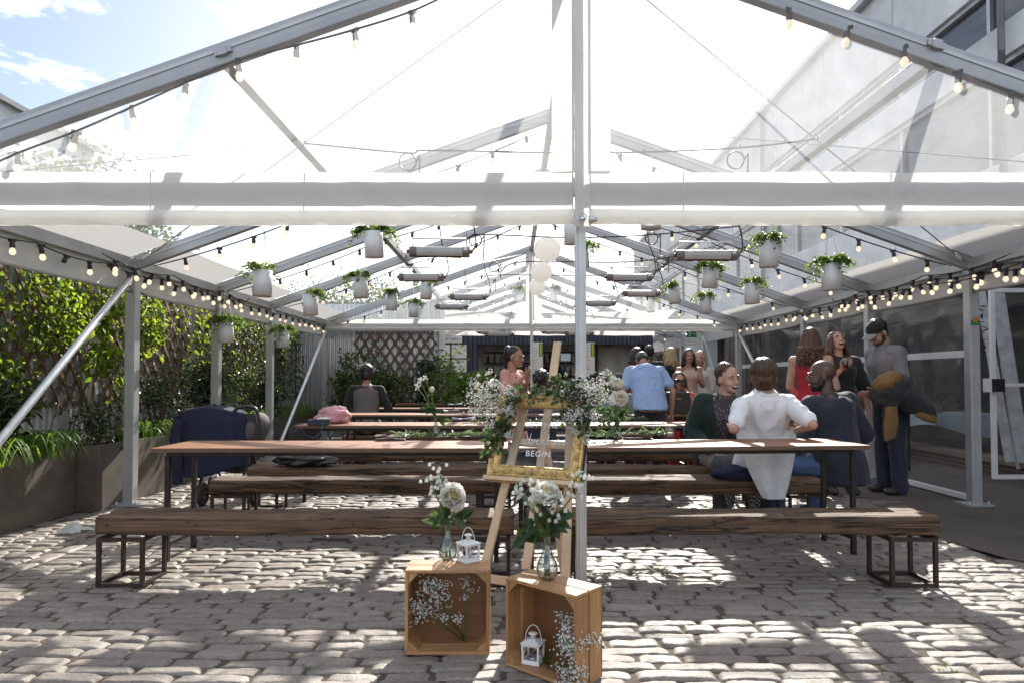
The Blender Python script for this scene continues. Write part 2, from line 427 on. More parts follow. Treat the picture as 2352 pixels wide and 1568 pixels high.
while y < 14.5:
    L = r.uniform(.2, .3); k = MB(); stone(k, 0, 0, L - .012, .125, -.004, 9, 6, r)
    cb.add([V((DX - p.y, y + L / 2 + p.x, p.z)) for p in k.v], k.f, 0, True); y += L
tag(cb.build('cobbled_paving', MT['cobble']), kind='structure')

nt = NT('asphalt'); co = coords(nt)
c = mixc(nt, ramp(nt, noisen(nt, co, 160, 3, .7), [(.4, 0.0), (.7, 1.0)]), (.075, .059, .051), (.185, .157, .14))
c = mixc(nt, ramp(nt, noisen(nt, co, 1.6, 6), [(.4, 0.0), (.65, .6)]), c, (.055, .045, .04))
b = pbsdf(nt, c, .85, 0, bump(nt, noisen(nt, co, 180, 3), .5, .01)); nt.l(b.outputs[0], nt.out.inputs[0]); MT['asphalt'] = nt.mat
g = MB()
def asp(a, b):
    y = 4.1 + 20 * b; x0 = 3.36 + .12 * sin(y * 2.1) + (4.6 - y) * .9 * (y < 4.6); x = x0 + (9 - x0) * a
    return V((x, y, .004 + .006 * noise.noise(V((x, y, 0)))))
g.sheet(asp, 12, 80); tag(g.build('asphalt', MT['asphalt']), kind='structure')

# weeds in the joints
w = MB(); r = random.Random(3)
for u, v in [(160, 1230), (205, 1240), (250, 1225), (400, 1235), (305, 1330), (365, 1345), (150, 1300), (470, 1260), (870, 1400), (950, 1310), (2190, 1560), (2170, 1530), (720, 1525), (630, 1372), (2040, 1548), (880, 1296), (950, 1494), (1870, 1560), (60, 1290), (120, 1370), (200, 1210), (300, 1200)]:
    p = onz(u, v, 0.0)
    for k in range(9):
        a = r.uniform(0, 2 * pi); q = p + V((r.gauss(0, .03), r.gauss(0, .02), -.01))
        w.leaf(q, V((cos(a), sin(a), r.uniform(.3, 1.2))), V((0, 0, 1)), r.uniform(.010, .022), .007)
tag(w.build('weeds', MT['grass']), 'small green weeds sprouting between the cobblestones', 'weeds', kind='stuff')

# white plastic scrap on the stones
w = MB(); q = onz(168, 1218)
def scrap(a, b):
    th = a * 2 * pi; rr = b * (.085 + .02 * sin(3 * th) + .012 * sin(5 * th))
    return q + V((rr * 1.5 * cos(th), rr * .85 * sin(th), .025 + .045 * (1 - b) + .03 * noise.noise(V((rr * 22 * cos(th), rr * 22 * sin(th), 5))) - .02 * b))
w.sheet(scrap, 40, 12)
tag(w.build('plastic_bag', cloth_trans('thin_white_plastic', (.85, .86, .83), .45, .3, .1), loc=None), 'crumpled white plastic scrap lying on the cobbles beside the planters', 'plastic bag')

# ================================================================ CLEAR ROOFED MARQUEE
tent = thing('marquee', (XC, YS[1], 0), 'large clear roofed marquee on grey aluminium posts over the tables', 'marquee')
def post(parent, x, y, h, w=.095, base=True, mat='alu'):
    p = MB(); p.box((x, y, h / 2), (w, w, h))
    for s in (-1, 1):   # keder grooves proud ribs
        p.box((x + s * w * .28, y - w / 2 - .002, h / 2), (.012, .004, h))
    o = p.build('post', MT[mat], parent, .004)
    if base:
        q = MB(); q.box((x, y, .012), (.24, .22, .016)); 
        for a in (-1, 1): q.lathe((x + a * .09, y - .07, .02), [(.013, 0), (.013, .018), (.007, .018), (.007, .03)], 6)
        q.build('base_plate', MT['galv'], o)
    return o
def rafter(parent, y, x0, z0, x1, z1, w=.065, h=.125, mat='alu_dark'):
    p = MB(); p.bar((x0, y, z0), (x1, y, z1), w, h, V((0, 0, 1)))
    o = p.build('rafter', MT[mat], parent, .006)
    d = V((x1 - x0, 0, z1 - z0)).normalized(); n = V((-d.z, 0, d.x)); n = n if n.z > 0 else -n
    q = MB()
    for s in (-1, 1):
        off = V((0, s * (w / 2 + .003), 0)); q.bar(V((x0, y, z0)) + off + n * .02, V((x1, y, z1)) + off + n * .02, .006, .02, V((0, 0, 1)))
    q.build('keder_rail', MT['alu'], o)
    return o
for i, Y in enumerate(YS):
    if i > 0:
        post(tent, XL, Y, ZE); post(tent, XR, Y, ZE)
    else:
        post(tent, XL, Y, ZE); post(tent, XR, Y, ZE)
    for s, X in ((-1, XL), (1, XR)):
        rafter(tent, Y, X, ZE, XC, ZR)
    if i in (0, 4):                                    # gable post
        p = MB(); p.box((XC, Y, (ZR - .05) / 2), (.058, .06, ZR - .05)); p.box((XC, Y - .033, 1.2), (.03, .006, 2.4))
        p.build('gable_post', MT['alu'], tent, .004)
        for sx in (-1, 1):
            p = MB(); x0, x1 = (XL + .05, XC - .031) if sx < 0 else (XC + .031, XR - .05)
            p.bb((x0, Y - .03, 2.235), (x1, Y + .03, 2.33)); p.build('gable_beam', MT['alu'], tent, .004)
for X in (XL, XR):                                     # eave beams and purlins
    for a, b in zip(YS, YS[1:]):
        p = MB(); p.bb((X - .04, a + .034, ZE - .05), (X + .04, b - .034, ZE + .05)); p.build('eave_beam', MT['alu'], tent, .004)
for X in (XC - 2.025, XC, XC + 2.025):
    for a, b in zip(YS, YS[1:]):
        z = roofz(X) + .0; p = MB(); p.bb((X - .035, a + .034, z - .045), (X + .035, b - .034, z + .045)); p.build('purlin', MT['alu_dark'], tent, .004)
# roof skins
for i, (a, b) in enumerate(zip(YS, YS[1:])):
    for s in (-1, 1):
        def skin(t0, t1, dz):
            def fn(p, q):
                t = t0 + (t1 - t0) * p; X = XC + s * HW * (1.012 - t * 1.012)
                yy = a + .02 + (b - a - .04) * q
                sag = -.03 * sin(pi * q) * sin(pi * min(1, t * 1.05))
                return V((X, yy, roofz(X) + .075 + sag + dz + .004 * noise.noise(V((X * 3, yy * 3, s)))))
            return fn
        m = MB(); m.sheet(skin(0, .10, 0), 4, 16); m.build('eave_strip', MT['pvc_grey'], tent)
        m = MB(); m.sheet(skin(.098, 1.0, -.004), 28, 12); m.build('roof_film', MT['film'], tent)
# side valances
for s, X in ((-1, XL), (1, XR)):
    for i, (a, b) in enumerate(zip(YS, YS[1:])):
        def val(p, q):
            y = a + .05 + (b - a - .1) * p; z = ZE - .03 - q * .225 - .008 * sin(p * pi) * q
            return V((X + s * (.0 + .012 * noise.noise(V((y * 2.5, q * 2, s * 4 + i)))), y, z))
        m = MB(); m.sheet(val, 40, 6)
        o = m.build('side_valance', MT['pvc_grey'], tent)
        m = MB(); m.tube([V((X, a + .05 + (b - a - .1) * k / 10, ZE - .262 - .008 * sin(pi * k / 10))) for k in range(11)], .02, 8)
        m.build('hem_roll', MT['pvc_grey'], o)
# clear side panels on the warehouse side with a rail
for i in (1, 2, 3):
    a, b = YS[i], YS[i + 1]
    m = MB(); m.sheet(lambda p, q: V((XR + .035 + .012 * noise.noise(V((p * 6 + i, q * 4, 1))), a + .05 + (b - a - .1) * p, .08 + 1.95 * q)), 24, 16)
    o = m.build('side_panel', MT['film_side'], tent)
    m = MB(); m.bb((XR + .05, a + .05, 1.42), (XR + .09, b - .05, 1.49)); m.build('rail', MT['white'], o, .004)
    m = MB(); m.bb((XR + .03, a + .05, .02), (XR + .08, b - .05, .075)); m.build('sill_bar', MT['white'], o, .004)
# gables: film + white borders + valance
def gable(Y, front):
    s = -1.0; y0 = Y - .075
    zt, zb = (2.345, 2.05) if front else (2.37, 2.14)
    film = MT['film_front'] if front else MT['film']
    for sx in (-1, 1):
        xi = XC + sx * .10; xo = XC + sx * (HW - .02)
        def fn(p, q):
            x = xi + (xo - xi) * p; top = roofz(x) - .05; z = zt - .02 + (max(top, zt) - zt + .02) * q
            return V((x, y0 + .012 * noise.noise(V((x * 1.5, z * 1.5, 2 + sx))), z))
        m = MB(); m.sheet(fn, 40, 14); m.build('gable_film', film, tent)
        # vertical white border beside the gable post
        m = MB(); m.sheet(lambda p, q: V((XC + sx * (.04 + (.125 if sx < 0 else .12) * p) * (1 if front else .7), y0 - .006 + .004 * sin(q * 9 + p * 3), zt + (roofz(XC + sx * .12) - .05 - zt) * q)), 6, 30)
        m.build('gable_border', MT['pvc'], tent)
        xa, xb = XC + sx * .045, XC + sx * (HW + .02)
        def band(p, q):
            x = xa + (xb - xa) * p; z = zt - (zt - zb) * q + (.012 if front else .0) * noise.noise(V((x * 1.1, 4, 4)))
            cr = .016 * noise.noise(V((x * 2.2, z * 4, 9))) + .012 * max(0, noise.noise(V((x * 1.1 + z * 1.5, 7, 2)))) * sin(x * 24 + z * 18) + .007 * sin(x * 31) * max(0, q - .75) * 2.2
            return V((x, y0 - .012 + cr, z))
        m = MB(); m.sheet(band, 220, 14); o = m.build('gable_valance', MT['pvc'], tent)
        for xs in (-3.1, -2.0, -1.15, .95, 2.1, 3.3):
            if (xs - XC) * sx > 0 and front:
                q_ = MB(); q_.sheet(lambda a, b: band((XC + xs - XC - xa) / (xb - xa) + (a - .5) * .0016, b) + V((0, -.003, 0)), 1, 14); q_.build('seam', simple('seam_grey', (.66, .66, .64), .8, 0, .05), o)
        # sewn hem pocket along the bottom (front sheet + rolled edge)
        def hem(p, q):
            x = xa + (xb - xa) * p; z = zb - .002 + .085 * q + (.012 if front else .0) * noise.noise(V((x * 1.1, 4, 4)))
            bulge = .020 * sin(pi * min(1, (1 - q) * 1.1)) + .006 * noise.noise(V((x * 9, z * 9, 3))) * (1 - q)
            return V((x, y0 - .018 - bulge - .013 * sin(x * 34 + 4 * sin(x * 2)) * (1 - q) * (.4 + .6 * max(0, noise.noise(V((x * 2, 1, 1))) + .4)), z))
        m = MB(); m.sheet(hem, 260, 6); m.build('hem', MT['pvc'], o)
    # sleeve over the upper gable post
    m = MB(); x0, x1 = XC - .042, XC + .05
    m.sheet(lambda p, q: V((x0 + (x1 - x0) * p, y0 - .030 - .014 * sin(pi * p) + .003 * sin(q * 14), zb - .012 + (ZR - .1 - zb) * q)), 8, 40)
    m.build('post_sleeve', MT['pvc'], tent)
    if front:
        m = MB(); c = at(1337, 503, y0 - .06); 
        m.lathe(c, [(.001, -.02), (.018, -.02), (.018, 0), (.008, .002), (.008, .02)], 12, Matrix.Rotation(R(90), 3, 'X'))
        pts = [c + V((.026 * cos(t * pi / 8) - .006, -.03, .026 * sin(t * pi / 8))) for t in range(17)]; m.tube(pts, .0035, 6, False)
        m.lathe(c + V((.055, 0, -.004)), [(.02, -.02), (.022, .0), (.012, .01), (.012, .025)], 8, Matrix.Rotation(R(90), 3, 'Y'))
        m.build('toggle_ring', MT['galv'], tent)
gable(YS[0], True); gable(YS[4], False)
# tubular braces in the end bays
for a, b in (((XL + .06, YS[1] - .1, 2.2), (XL + .05, YS[0] + .12, .03)), ((XL + .06, YS[4] - .1, 2.2), (XL + .05, YS[3] + .1, .03)), ((XR - .06, YS[4] - .1, 2.2), (XR - .05, YS[3] + .1, .03))):
    a, b = V(a), V(b); d = (b - a).normalized()
    m = MB(); m.tube([a, a + d * .05, a + d * .1, b - d * .1, b - d * .04, b], [.012, .014, .031, .031, .014, .014], 12); m.build('brace_tube', MT['galv'], tent)
# bracing wires with turnbuckles
for s in (-1, 1):
    for a, b in ((0, 1), (3, 4)):
        for ya, yb in ((YS[a], YS[b]), (YS[b], YS[a])):
            p = V((XC + s * .06, ya + (.05 if ya < yb else -.05), ZR - .1)); q = V((XC + s * (HW - .1), yb - (.05 if ya < yb else -.05), ZE + .02))
            m = MB(); m.tube([p, q], .006, 6)
            d = (p - q).normalized(); k = q + d * .22
            m.tube([k, k + d * .05, k + d * .14, k + d * .19], [.004, .011, .011, .004], 6)
            for t in range(3): m.ell(q + d * (.06 + t * .05), (.012, .012, .03), None, 8, 5)
            m.build('bracing_wire', MT['galv'], tent)
# little aluminium connector boxes on the front rafters
for u, v in ((512, 118), (2150, 103)):
    p = at(u, v, YS[0] - .04); m = MB(); d = V((1, 0, .349 * (1 if u < 1176 else -1))).normalized()
    m.bar(p - d * .05, p + d * .05, .02, .035); m.bar(p - d * .025, p + d * .025, .035, .05); m.build('connector', MT['alu_dark'], tent)

# ================================================================ REAR MARQUEE, BAR AND BACK OF THE YARD
rear = thing('rear_marquee', (XC, 17.7, 0), 'second clear marquee beyond the bar end, posts lined up behind the first', 'marquee')
for Y in (15.7, 17.8, 19.8, 21.8):
    post(rear, XR, Y, ZE, .1, False)
    if Y != 17.8: post(rear, XL, Y, ZE, .1, False)
    for X in (XL, XR): rafter(rear, Y, X, ZE, XC, ZR)
for X in (XC - 2.025, XC, XC + 2.025):
    p = MB(); p.bb((X - .035, 13.5, roofz(X) - .045), (X + .035, 21.7, roofz(X) + .045)); p.build('purlin', MT['alu_dark'], rear)
for s in (-1, 1):
    m = MB(); m.sheet(lambda p, q: V((XC + s * HW * (1 - p), 13.45 + 8.4 * q, roofz(XC + s * HW * (1 - p)) + .08)), 12, 12); m.build('roof_film', MT['film'], rear)
    m = MB(); m.bb((XC + s * HW - .03, 13.6, 2.05), (XC + s * HW + .03, 21.8, 2.36)); m.build('side_valance', MT['pvc_grey'], rear)
m = MB(); m.sheet(lambda p, q: V((XL + .3 + 7.3 * p, 21.9 + .03 * sin(p * 40), 3.55 + .55 * q)), 60, 3); m.build('hanging_band', MT['film_front'], rear)
for s in (-1, 1):
    m = MB(); m.tube([V((XC + s * 4.0, 15.6, 2.2)), V((XC + s * 4.0, 13.6, .05))], .03, 10); m.build('brace_tube', MT['galv'], rear)

# bar canopy: white awning in front of the bar container
cano = MB()
def can(p, q):
    x = -1.75 + 5.2 * p; return V((x, 14.3 + 2.2 * q, 2.66 - .29 * q - .06 * sin(pi * p) * (1 - q) - .03 * abs(sin(p * 9.0)) * q))
cano.sheet(can, 60, 12)
def canf(p, q):
    a = can(p, 1.0); return a + V((0, -.0 + .01 * sin(p * 60), -.09 * q))
cano.sheet(canf, 60, 3)
tag(cano.build('awning', MT['pvc'], None), 'white fabric awning sagging in front of the dark bar container', 'awning')

# bar container
navy = NT('navy_container_paint'); co = coords(navy)
cc = mixc(navy, ramp(navy, noisen(navy, co, 3, 6), [(.4, 0.0), (.7, 1.0)]), (.028, .036, .06), (.06, .07, .10))
bb_ = pbsdf(navy, cc, .5, .1); navy.l(bb_.outputs[0], navy.out.inputs[0]); MT['navy'] = navy.mat
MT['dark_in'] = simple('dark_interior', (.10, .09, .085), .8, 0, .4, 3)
MT['shelfback'] = simple('pale_back_wall', (.80, .76, .72), .8, 0, .3, 3)
YB = 17.0
bar = thing('bar_container', (1.2, YB, 0), 'dark navy shipping container opened up as a cocktail bar', 'bar')
def corr(mb, x0, x1, y, z0, z1, per=.2, amp=.022, m=0):
    n = int((x1 - x0) / per)
    if n < 1: n = 1
    prof = []
    for k in range(n):
        a = x0 + (x1 - x0) * k / n; d = (x1 - x0) / n
        prof += [(a, y), (a + d * .3, y), (a + d * .45, y + amp * 2), (a + d * .85, y + amp * 2)]
    prof.append((x1, y))
    vs = [V((px, py, z)) for z in (z0, z1) for px, py in prof]; w = len(prof)
    mb.add(vs, [(i, i + 1, w + i + 1, w + i) for i in range(w - 1)], m)
def Xa(u, Y): return (u - 1176) * Y / F
def Za(v, Y): return CH + (871.5 - v) * Y / F
x0, xo0, xo1, x1 = Xa(1015, YB), Xa(1098, YB), Xa(1480, YB), Xa(1500, YB)
m = MB(); corr(m, x0, xo0, YB, 0, 2.59); corr(m, xo1, x1, YB, 0, 2.59); corr(m, xo0, xo1, YB, 2.08, 2.59); corr(m, xo0, xo1, YB, 0, 1.0)
m.build('front_wall', MT['navy'], bar)
m = MB(); m.bb((x0, YB + .06, 0), (x0 + .06, YB + 2.4, 2.59)); m.bb((x1 - .06, YB + .06, 0), (x1, YB + 2.4, 2.59)); m.build('end_wall', MT['navy'], bar)
m = MB(); m.bb((x0, YB + .06, 2.59), (x1, YB + 2.4, 2.65)); m.build('roof', MT['navy'], bar)
m = MB(); m.bb((x0 + .06, YB + 1.15, .0), (x1 - .06, YB + 1.2, 2.59)); m.build('back_wall', MT['shelfback'], bar)
m = MB(); m.bb((x0 + .06, YB + .06, .04), (x1 - .06, YB + 1.149, .12)); m.build('floor', MT['dark_in'], bar)
m = MB(); m.bb((xo0 - .03, YB - .18, 1.0), (xo1 + .03, YB + .3, 1.06)); m.build('counter', wood('bar_top', (.10, .06, .04), (.18, .11, .07)), bar)
for z in (1.28, 1.62, 1.9):
    m = MB(); m.bb((xo0 + .1, YB + .92, z), (xo0 + 3.0, YB + 1.149, z + .03)); m.build('shelf', MT['steel'], bar)
m = MB(); m.bb((xo0 + 3.02, YB + .85, .12), (xo0 + 3.08, YB + 1.149, 2.4)); m.build('divider', MT['navy'], bar)
m = MB()
for k in range(14): m.bb((xo0 + 3.12 + k * .055, YB + .92, 1.0), (xo0 + 3.16 + k * .055, YB + .95, 2.06))
m.build('strip_curtain', MT['shelfback'], bar)
# sign, notice windows, menus
def text(body, size, loc, mat, parent, name, rot=(90, 0, 0), ext=.002, align='LEFT', spacing=1.0, shear=0.0):
    cu = bpy.data.curves.new(name, 'FONT'); cu.body = body; cu.size = size; cu.extrude = ext; cu.align_x = align; cu.space_character = spacing; cu.shear = shear
    o = bpy.data.objects.new('tmp_text', cu); COL.objects.link(o)
    dg = bpy.context.evaluated_depsgraph_get(); me = bpy.data.meshes.new_from_object(o.evaluated_get(dg))
    bpy.data.objects.remove(o); me.name = name; me.materials.clear(); me.materials.append(mat)
    q = bpy.data.objects.new(name, me); COL.objects.link(q); q.rotation_euler = [R(a) for a in rot] if not isinstance(rot, Euler) else rot
    q.location = V(loc) - (wloc(parent) if parent is not None else V((0, 0, 0)))
    if parent is not None: q.parent = parent
    return q
MT['signred'] = simple('sign_red', (.20, .06, .08), .6, 0, .1)
MT['card'] = simple('white_card', (.74, .74, .73), .6, 0, .05)
sx0, sx1, sz0, sz1 = Xa(985, YB - .1), Xa(1061, YB - .1), Za(787, YB - .1), Za(771, YB - .1)
sg = thing('bar_sign', (sx0, YB - .1, sz0), 'white board sign lettered COCKTAILS above the notice window', 'sign')
m = MB(); m.bb((sx0, YB - .1, sz0), (sx1, YB - .07, sz1)); m.build('board', MT['card'], sg)
text('COCKTAILS', .10, (Xa(1054, YB), YB - .103, Za(782, YB)), MT['signred'], sg, 'lettering', align='RIGHT')
for k, (ua, ub, va, vb) in enumerate(((1000, 1034, 792, 822), (1038, 1072, 792, 822), (1000, 1034, 825, 854), (1038, 1072, 825, 854))):
    if k == 0:
        nb = thing('notice_window', (Xa(1036, YB), YB - .05, Za(823, YB)), 'dark framed four pane window with white sheets behind it on the container', 'window')
        m = MB(); m.bb((Xa(1000, YB), YB - .06, Za(858, YB)), (Xa(1077, YB), YB - .035, Za(788, YB))); m.build('frame', MT['black'], nb)
    m = MB(); m.bb((Xa(ua, YB), YB - .075, Za(vb, YB)), (Xa(ub, YB), YB - .064, Za(va, YB))); m.build('pane', MT['card'], nb)
for i, (ua, ub, lab) in enumerate(((1220, 1247, 'tall white menu poster with green and yellow border behind the far gable post'), (1341, 1366, 'tall white menu poster with green and yellow border half hidden by the front pole'))):
    Y = YB - .22; mp_ = thing('menu_poster', (Xa(ua, Y), Y, Za(858, Y)), lab, 'menu')
    xa, xb, za, zb = Xa(ua, Y), Xa(ub, Y), Za(858, Y), Za(786, Y)
    m = MB(); m.bb((xa, Y, za), (xb, Y + .01, zb)); m.build('sheet', MT['card'], mp_)
    m = MB(); m.bb((xb - .095, Y - .004, zb - .34), (xb - .004, Y - .001, zb - .02)); m.build('green_panel', simple('menu_green', (.03, .25, .09), .6), mp_)
    m = MB(); m.bb((xb - .066, Y - .008, zb - .32), (xb - .034, Y - .005, zb - .04)); m.build('yellow_panel', simple('menu_yellow', (.65, .5, .05), .6), mp_)
    m = MB()
    for k in range(9): m.bb((xa + .03, Y - .004, zb - .06 - k * .075), (xa + .10 + .05 * ((k * 7) % 3) / 2, Y - .001, zb - .045 - k * .075))
    m.build('printed_lines', simple('menu_ink', (.45, .42, .12), .6), mp_)
tag(text('G', .2, (Xa(1141, YB), YB - .003, Za(898, YB)), MT['card'], None, 'painted_letter'), 'white letter G painted on the dark front below the bar counter', 'lettering')
# exit sign
ex = thing('exit_sign', at(1588, 737, 16.2), 'green emergency exit sign with white running figure near the awning corner', 'sign')
p = at(1588, 737, 16.2)
p = at(1589, 567 + 0, 16.2) if False else at(1588, 737 + 30, 16.2)
ex.location = p
m = MB(); m.box(p, (.24, .02, .16)); m.build('panel', simple('exit_green', (.01, .18, .07), .5), ex)
m = MB(); m.ell(p + V((-.05, -.014, .05)), (.016, .004, .016)); m.tube([p + V(q) for q in ((-.05, -.014, .03), (-.03, -.014, -.01), (-.06, -.014, -.05))], .01, 6); m.tube([p + V(q) for q in ((-.03, -.014, -.01), (-.005, -.014, -.05))], .009, 6); m.tube([p + V(q) for q in ((-.08, -.014, .0), (-.05, -.014, .025), (-.01, -.014, .01))], .007, 6)
m.box(p + V((.06, -.013, 0)), (.05, .004, .012)); m.build('symbol', MT['card'], ex)
# bottles on the shelves
gl = [simple('bottle_green', (.02, .06, .03), .2, 0, .2), simple('bottle_amber', (.12, .05, .015), .2, 0, .2), simple('bottle_clear', (.25, .27, .27), .15, 0, .2), simple('bottle_red', (.16, .02, .02), .2, 0, .2)]
r = random.Random(4); bx = []
for z in (1.31, 1.65):
    for k in range(16): bx.append((xo0 + .2 + k * .17 + r.uniform(-.03, .03), z))
for k, (x, z) in enumerate(bx):
    o = MB(); hh = r.uniform(.85, 1.1); o.lathe((x, YB + 1.04, z), [(.03, 0), (.034, .02 * hh), (.034, .15 * hh), (.013, .2 * hh), (.012, .26 * hh), (.014, .265 * hh)], 8)
    tag(o.build('bottle', gl[k % 4], None), 'dark spirit bottle standing on the shelf behind the bar', 'bottle', 'bottles behind the bar')
# till screen
m = MB(); p = at(1239 + 60, 820, YB + .5); ts = thing('till_screen', p, 'pale till screen glowing on the bar counter', 'screen')
m.box(p, (.28, .03, .22)); m.build('casing', MT['black'], ts); m = MB(); m.box(p + V((0, -.018, 0)), (.25, .004, .19)); m.build('display', emis('screen_glow', (.5, .6, .7), .18), ts)
m = MB(); m.bar(p + V((0, .02, -.11)), V((p.x, p.y + .02, 1.06)), .05, .04); m.build('stand', MT['black'], ts)

# corrugated steel fence across the back, with trellis
nt = NT('corrugated_zinc'); co = coords(nt)
c = mixc(nt, ramp(nt, noisen(nt, coords(nt, (9, 9, .5)), 2.0, 4), [(.35, 0.0), (.7, 1.0)]), (.55, .58, .60), (.82, .84, .86))
b = pbsdf(nt, c, .22, .88); nt.l(b.outputs[0], nt.out.inputs[0]); MT['zinc'] = nt.mat
def corrug(mb, p, q, z0, z1, per=.085, amp=.022):
    p, q = V(p), V(q); L = (q - p).length; d = (q - p).normalized(); n = V((d.y, -d.x, 0)); k = int(L / per) * 8
    vs = [];
    for z in (z0, z1):
        for i in range(k + 1):
            t = L * i / k; vs.append(p + d * t + n * (amp * sin(2 * pi * t / per)) + V((0, 0, z)))
    w = k + 1; mb.add(vs, [(i, i + 1, w + i + 1, w + i) for i in range(k)], 0, True)
YF = 14.0
m = MB(); corrug(m, (-4.6, YF, 0), (Xa(1009, YF), YF, 0), .02, 2.75); o = m.build('steel_fence', MT['zinc'], None)
tag(o, 'shiny corrugated steel sheet fence behind the man in the tweed vest', 'fence')
m = MB(); m.bb((Xa(1009, YF), YF - .06, 0), (Xa(1022, YF), YF + .06, 2.7)); tag(m.build('fence_post', MT['white'], None, .006), 'white painted post ending the corrugated steel fence by the bar', 'post')
def lattice(mb, o, ex, ez, w, h, n, sw=.036, st=.012, both=True, ang=56.0, rag=0.0, rr=None):
    # two layers of diagonal slats, clipped to the w x h field
    ta = math.tan(R(ang)); nrm = V(ex).cross(V(ez)).normalized(); dx = w / n
    for lay, sgn in ((0, 1), (1, -1)):
        span = h / ta; k = -int(span / dx) - 1
        while k * dx < w + span:
            xa = k * dx
            # line x = xa + sgn*z/ta
            if sgn > 0: z0, z1 = max(0, -xa * ta), min(h, (w - xa) * ta)
            else: z0, z1 = max(0, (xa - w) * ta), min(h, xa * ta)
            if z1 - z0 > .05:
                e = rr.uniform(0, rag) if rr else 0
                z0 = max(0, z0 - .0) + e * .4
                A = V(o) + V(ex) * (xa + sgn * z0 / ta) + V(ez) * z0 + nrm * (lay * (st + .001)); B = V(o) + V(ex) * (xa + sgn * z1 / ta) + V(ez) * z1 + nrm * (lay * (st + .001))
                d = (B - A).normalized(); mb.bar(A - d * .03, B + d * .03, st, sw, nrm.cross(d).normalized()) if False else mb.bar(A - d * .03, B + d * .03, sw, st, nrm)
            k += 1
yt = YF - .06
m = MB(); lattice(m, (Xa(815, yt), yt, Za(925, yt)), (1, 0, 0), (0, 0, 1), Xa(1000, yt) - Xa(815, yt), 1.62, 8, .045, .014)
tag(m.build('garden_trellis', MT['trellis'], None), 'brown diamond trellis fixed to the shiny back fence beside the bar', 'trellis')

# fence with climbers along the planters
m = MB(); corrug(m, (-4.46, 3.0, 0), (-4.46, 14.1, 0), .02, 2.7, .09, .014)
tag(m.build('metal_fence', simple('grey_corrugated', (.50, .51, .49), .45, .4, .2, 5), None), 'long grey corrugated fence behind the planters and climbers', 'fence')
r = random.Random(9)
for (y0, y1, lab) in ((5.05, 7.1, 'brown diagonal trellis behind the brightest climber'), (7.3, 9.3, 'brown diagonal trellis bare between climbers above the stroller'), (9.5, 13.2, 'long brown diagonal trellis near the back corner under dark climbers')):
    m = MB(); lattice(m, (-4.40, y0, .88), (0, 1, 0), (0, 0, 1), y1 - y0, 1.6, max(3, int((y1 - y0) / .20)), .042, .014, rag=.3, rr=r)
    tag(m.build('garden_trellis', MT['trellis'], None), lab, 'trellis')

# ================================================================ WAREHOUSE on the right
wh = thing('warehouse', (6.1, 12, 0), 'tall pale warehouse with long strip windows running beside the marquee', 'warehouse')
render_ = simple('pale_render', (.60, .62, .65), .8, 0, .22, 1.3, .15, 30)
MT['render'] = render_
darkglass = NT('dark_glazing'); co = coords(darkglass)
dc = mixc(darkglass, ramp(darkglass, noisen(darkglass, coords(darkglass, (1, .35, 2.2)), 1.3, 5, .6, 1.0), [(.45, 0.0), (.62, 1.0)]), (.05, .058, .075), (.11, .12, .14))
db = pbsdf(darkglass, dc, .12, 0, None, Specular_IOR_Level=.6); darkglass.l(db.outputs[0], darkglass.out.inputs[0]); MT['darkglass'] = darkglass.mat
X0, X1, YA, YZ = 6.1, 12.0, 2.2, 34.0
for z0, z1, nm, mt in ((6.25, 7.8, 'parapet_wall', render_), (5.2, 5.62, 'spandrel', render_), (3.0, 3.9, 'wall', render_)):
    m = MB(); m.bb((X0, YA, z0), (X0 + .3, YZ, z1)); m.build(nm, mt, wh)
m = MB(); m.bb((X0 + .02, YA, 7.8), (X1, YZ, 7.9)); m.build('roof', MT['alu_dark'], wh)
m = MB(); m.bb((X0 + .3, YA, 0), (X1, YA + .2, 7.8)); m.build('end_wall', render_, wh)
for z0, z1 in ((5.62, 6.25), (3.9, 5.2)):
    m = MB(); m.bb((X0 + .12, YA, z0), (X0 + .2, YZ, z1)); o = m.build('strip_window', MT['darkglass'], wh)
    m = MB()
    for k in range(16): m.bb((X0 + .07, YA + .5 + k * 2.0, z0), (X0 + .118, YA + .56 + k * 2.0, z1))
    m.bb((X0 + .05, YA, z1 - .07), (X0 + .116, YZ, z1 - .003)); m.build('mullion', MT['alu_dark'], o)
m = MB()
for k in range(13): m.bb((X0 - .006, YA + 1.4 + k * 2.4, 6.26), (X0 - .001, YA + 1.43 + k * 2.4, 7.78)); m.bb((X0 - .006, YA + 1.4 + k * 2.4, 3.02), (X0 - .001, YA + 1.43 + k * 2.4, 3.88))
m.build('panel_joints', MT['alu_dark'], wh)
m = MB(); m.bb((X0 - .14, YA, 7.62), (X0 - .008, YZ, 7.74)); m.build('gutter', MT['alu_dark'], wh)
for y in (8.3, 16.3):
    m = MB(); m.tube([V((X0 - .08, y, 7.6)), V((X0 - .08, y, 2.9))], .05, 10); m.build('downpipe', MT['alu_dark'], wh)
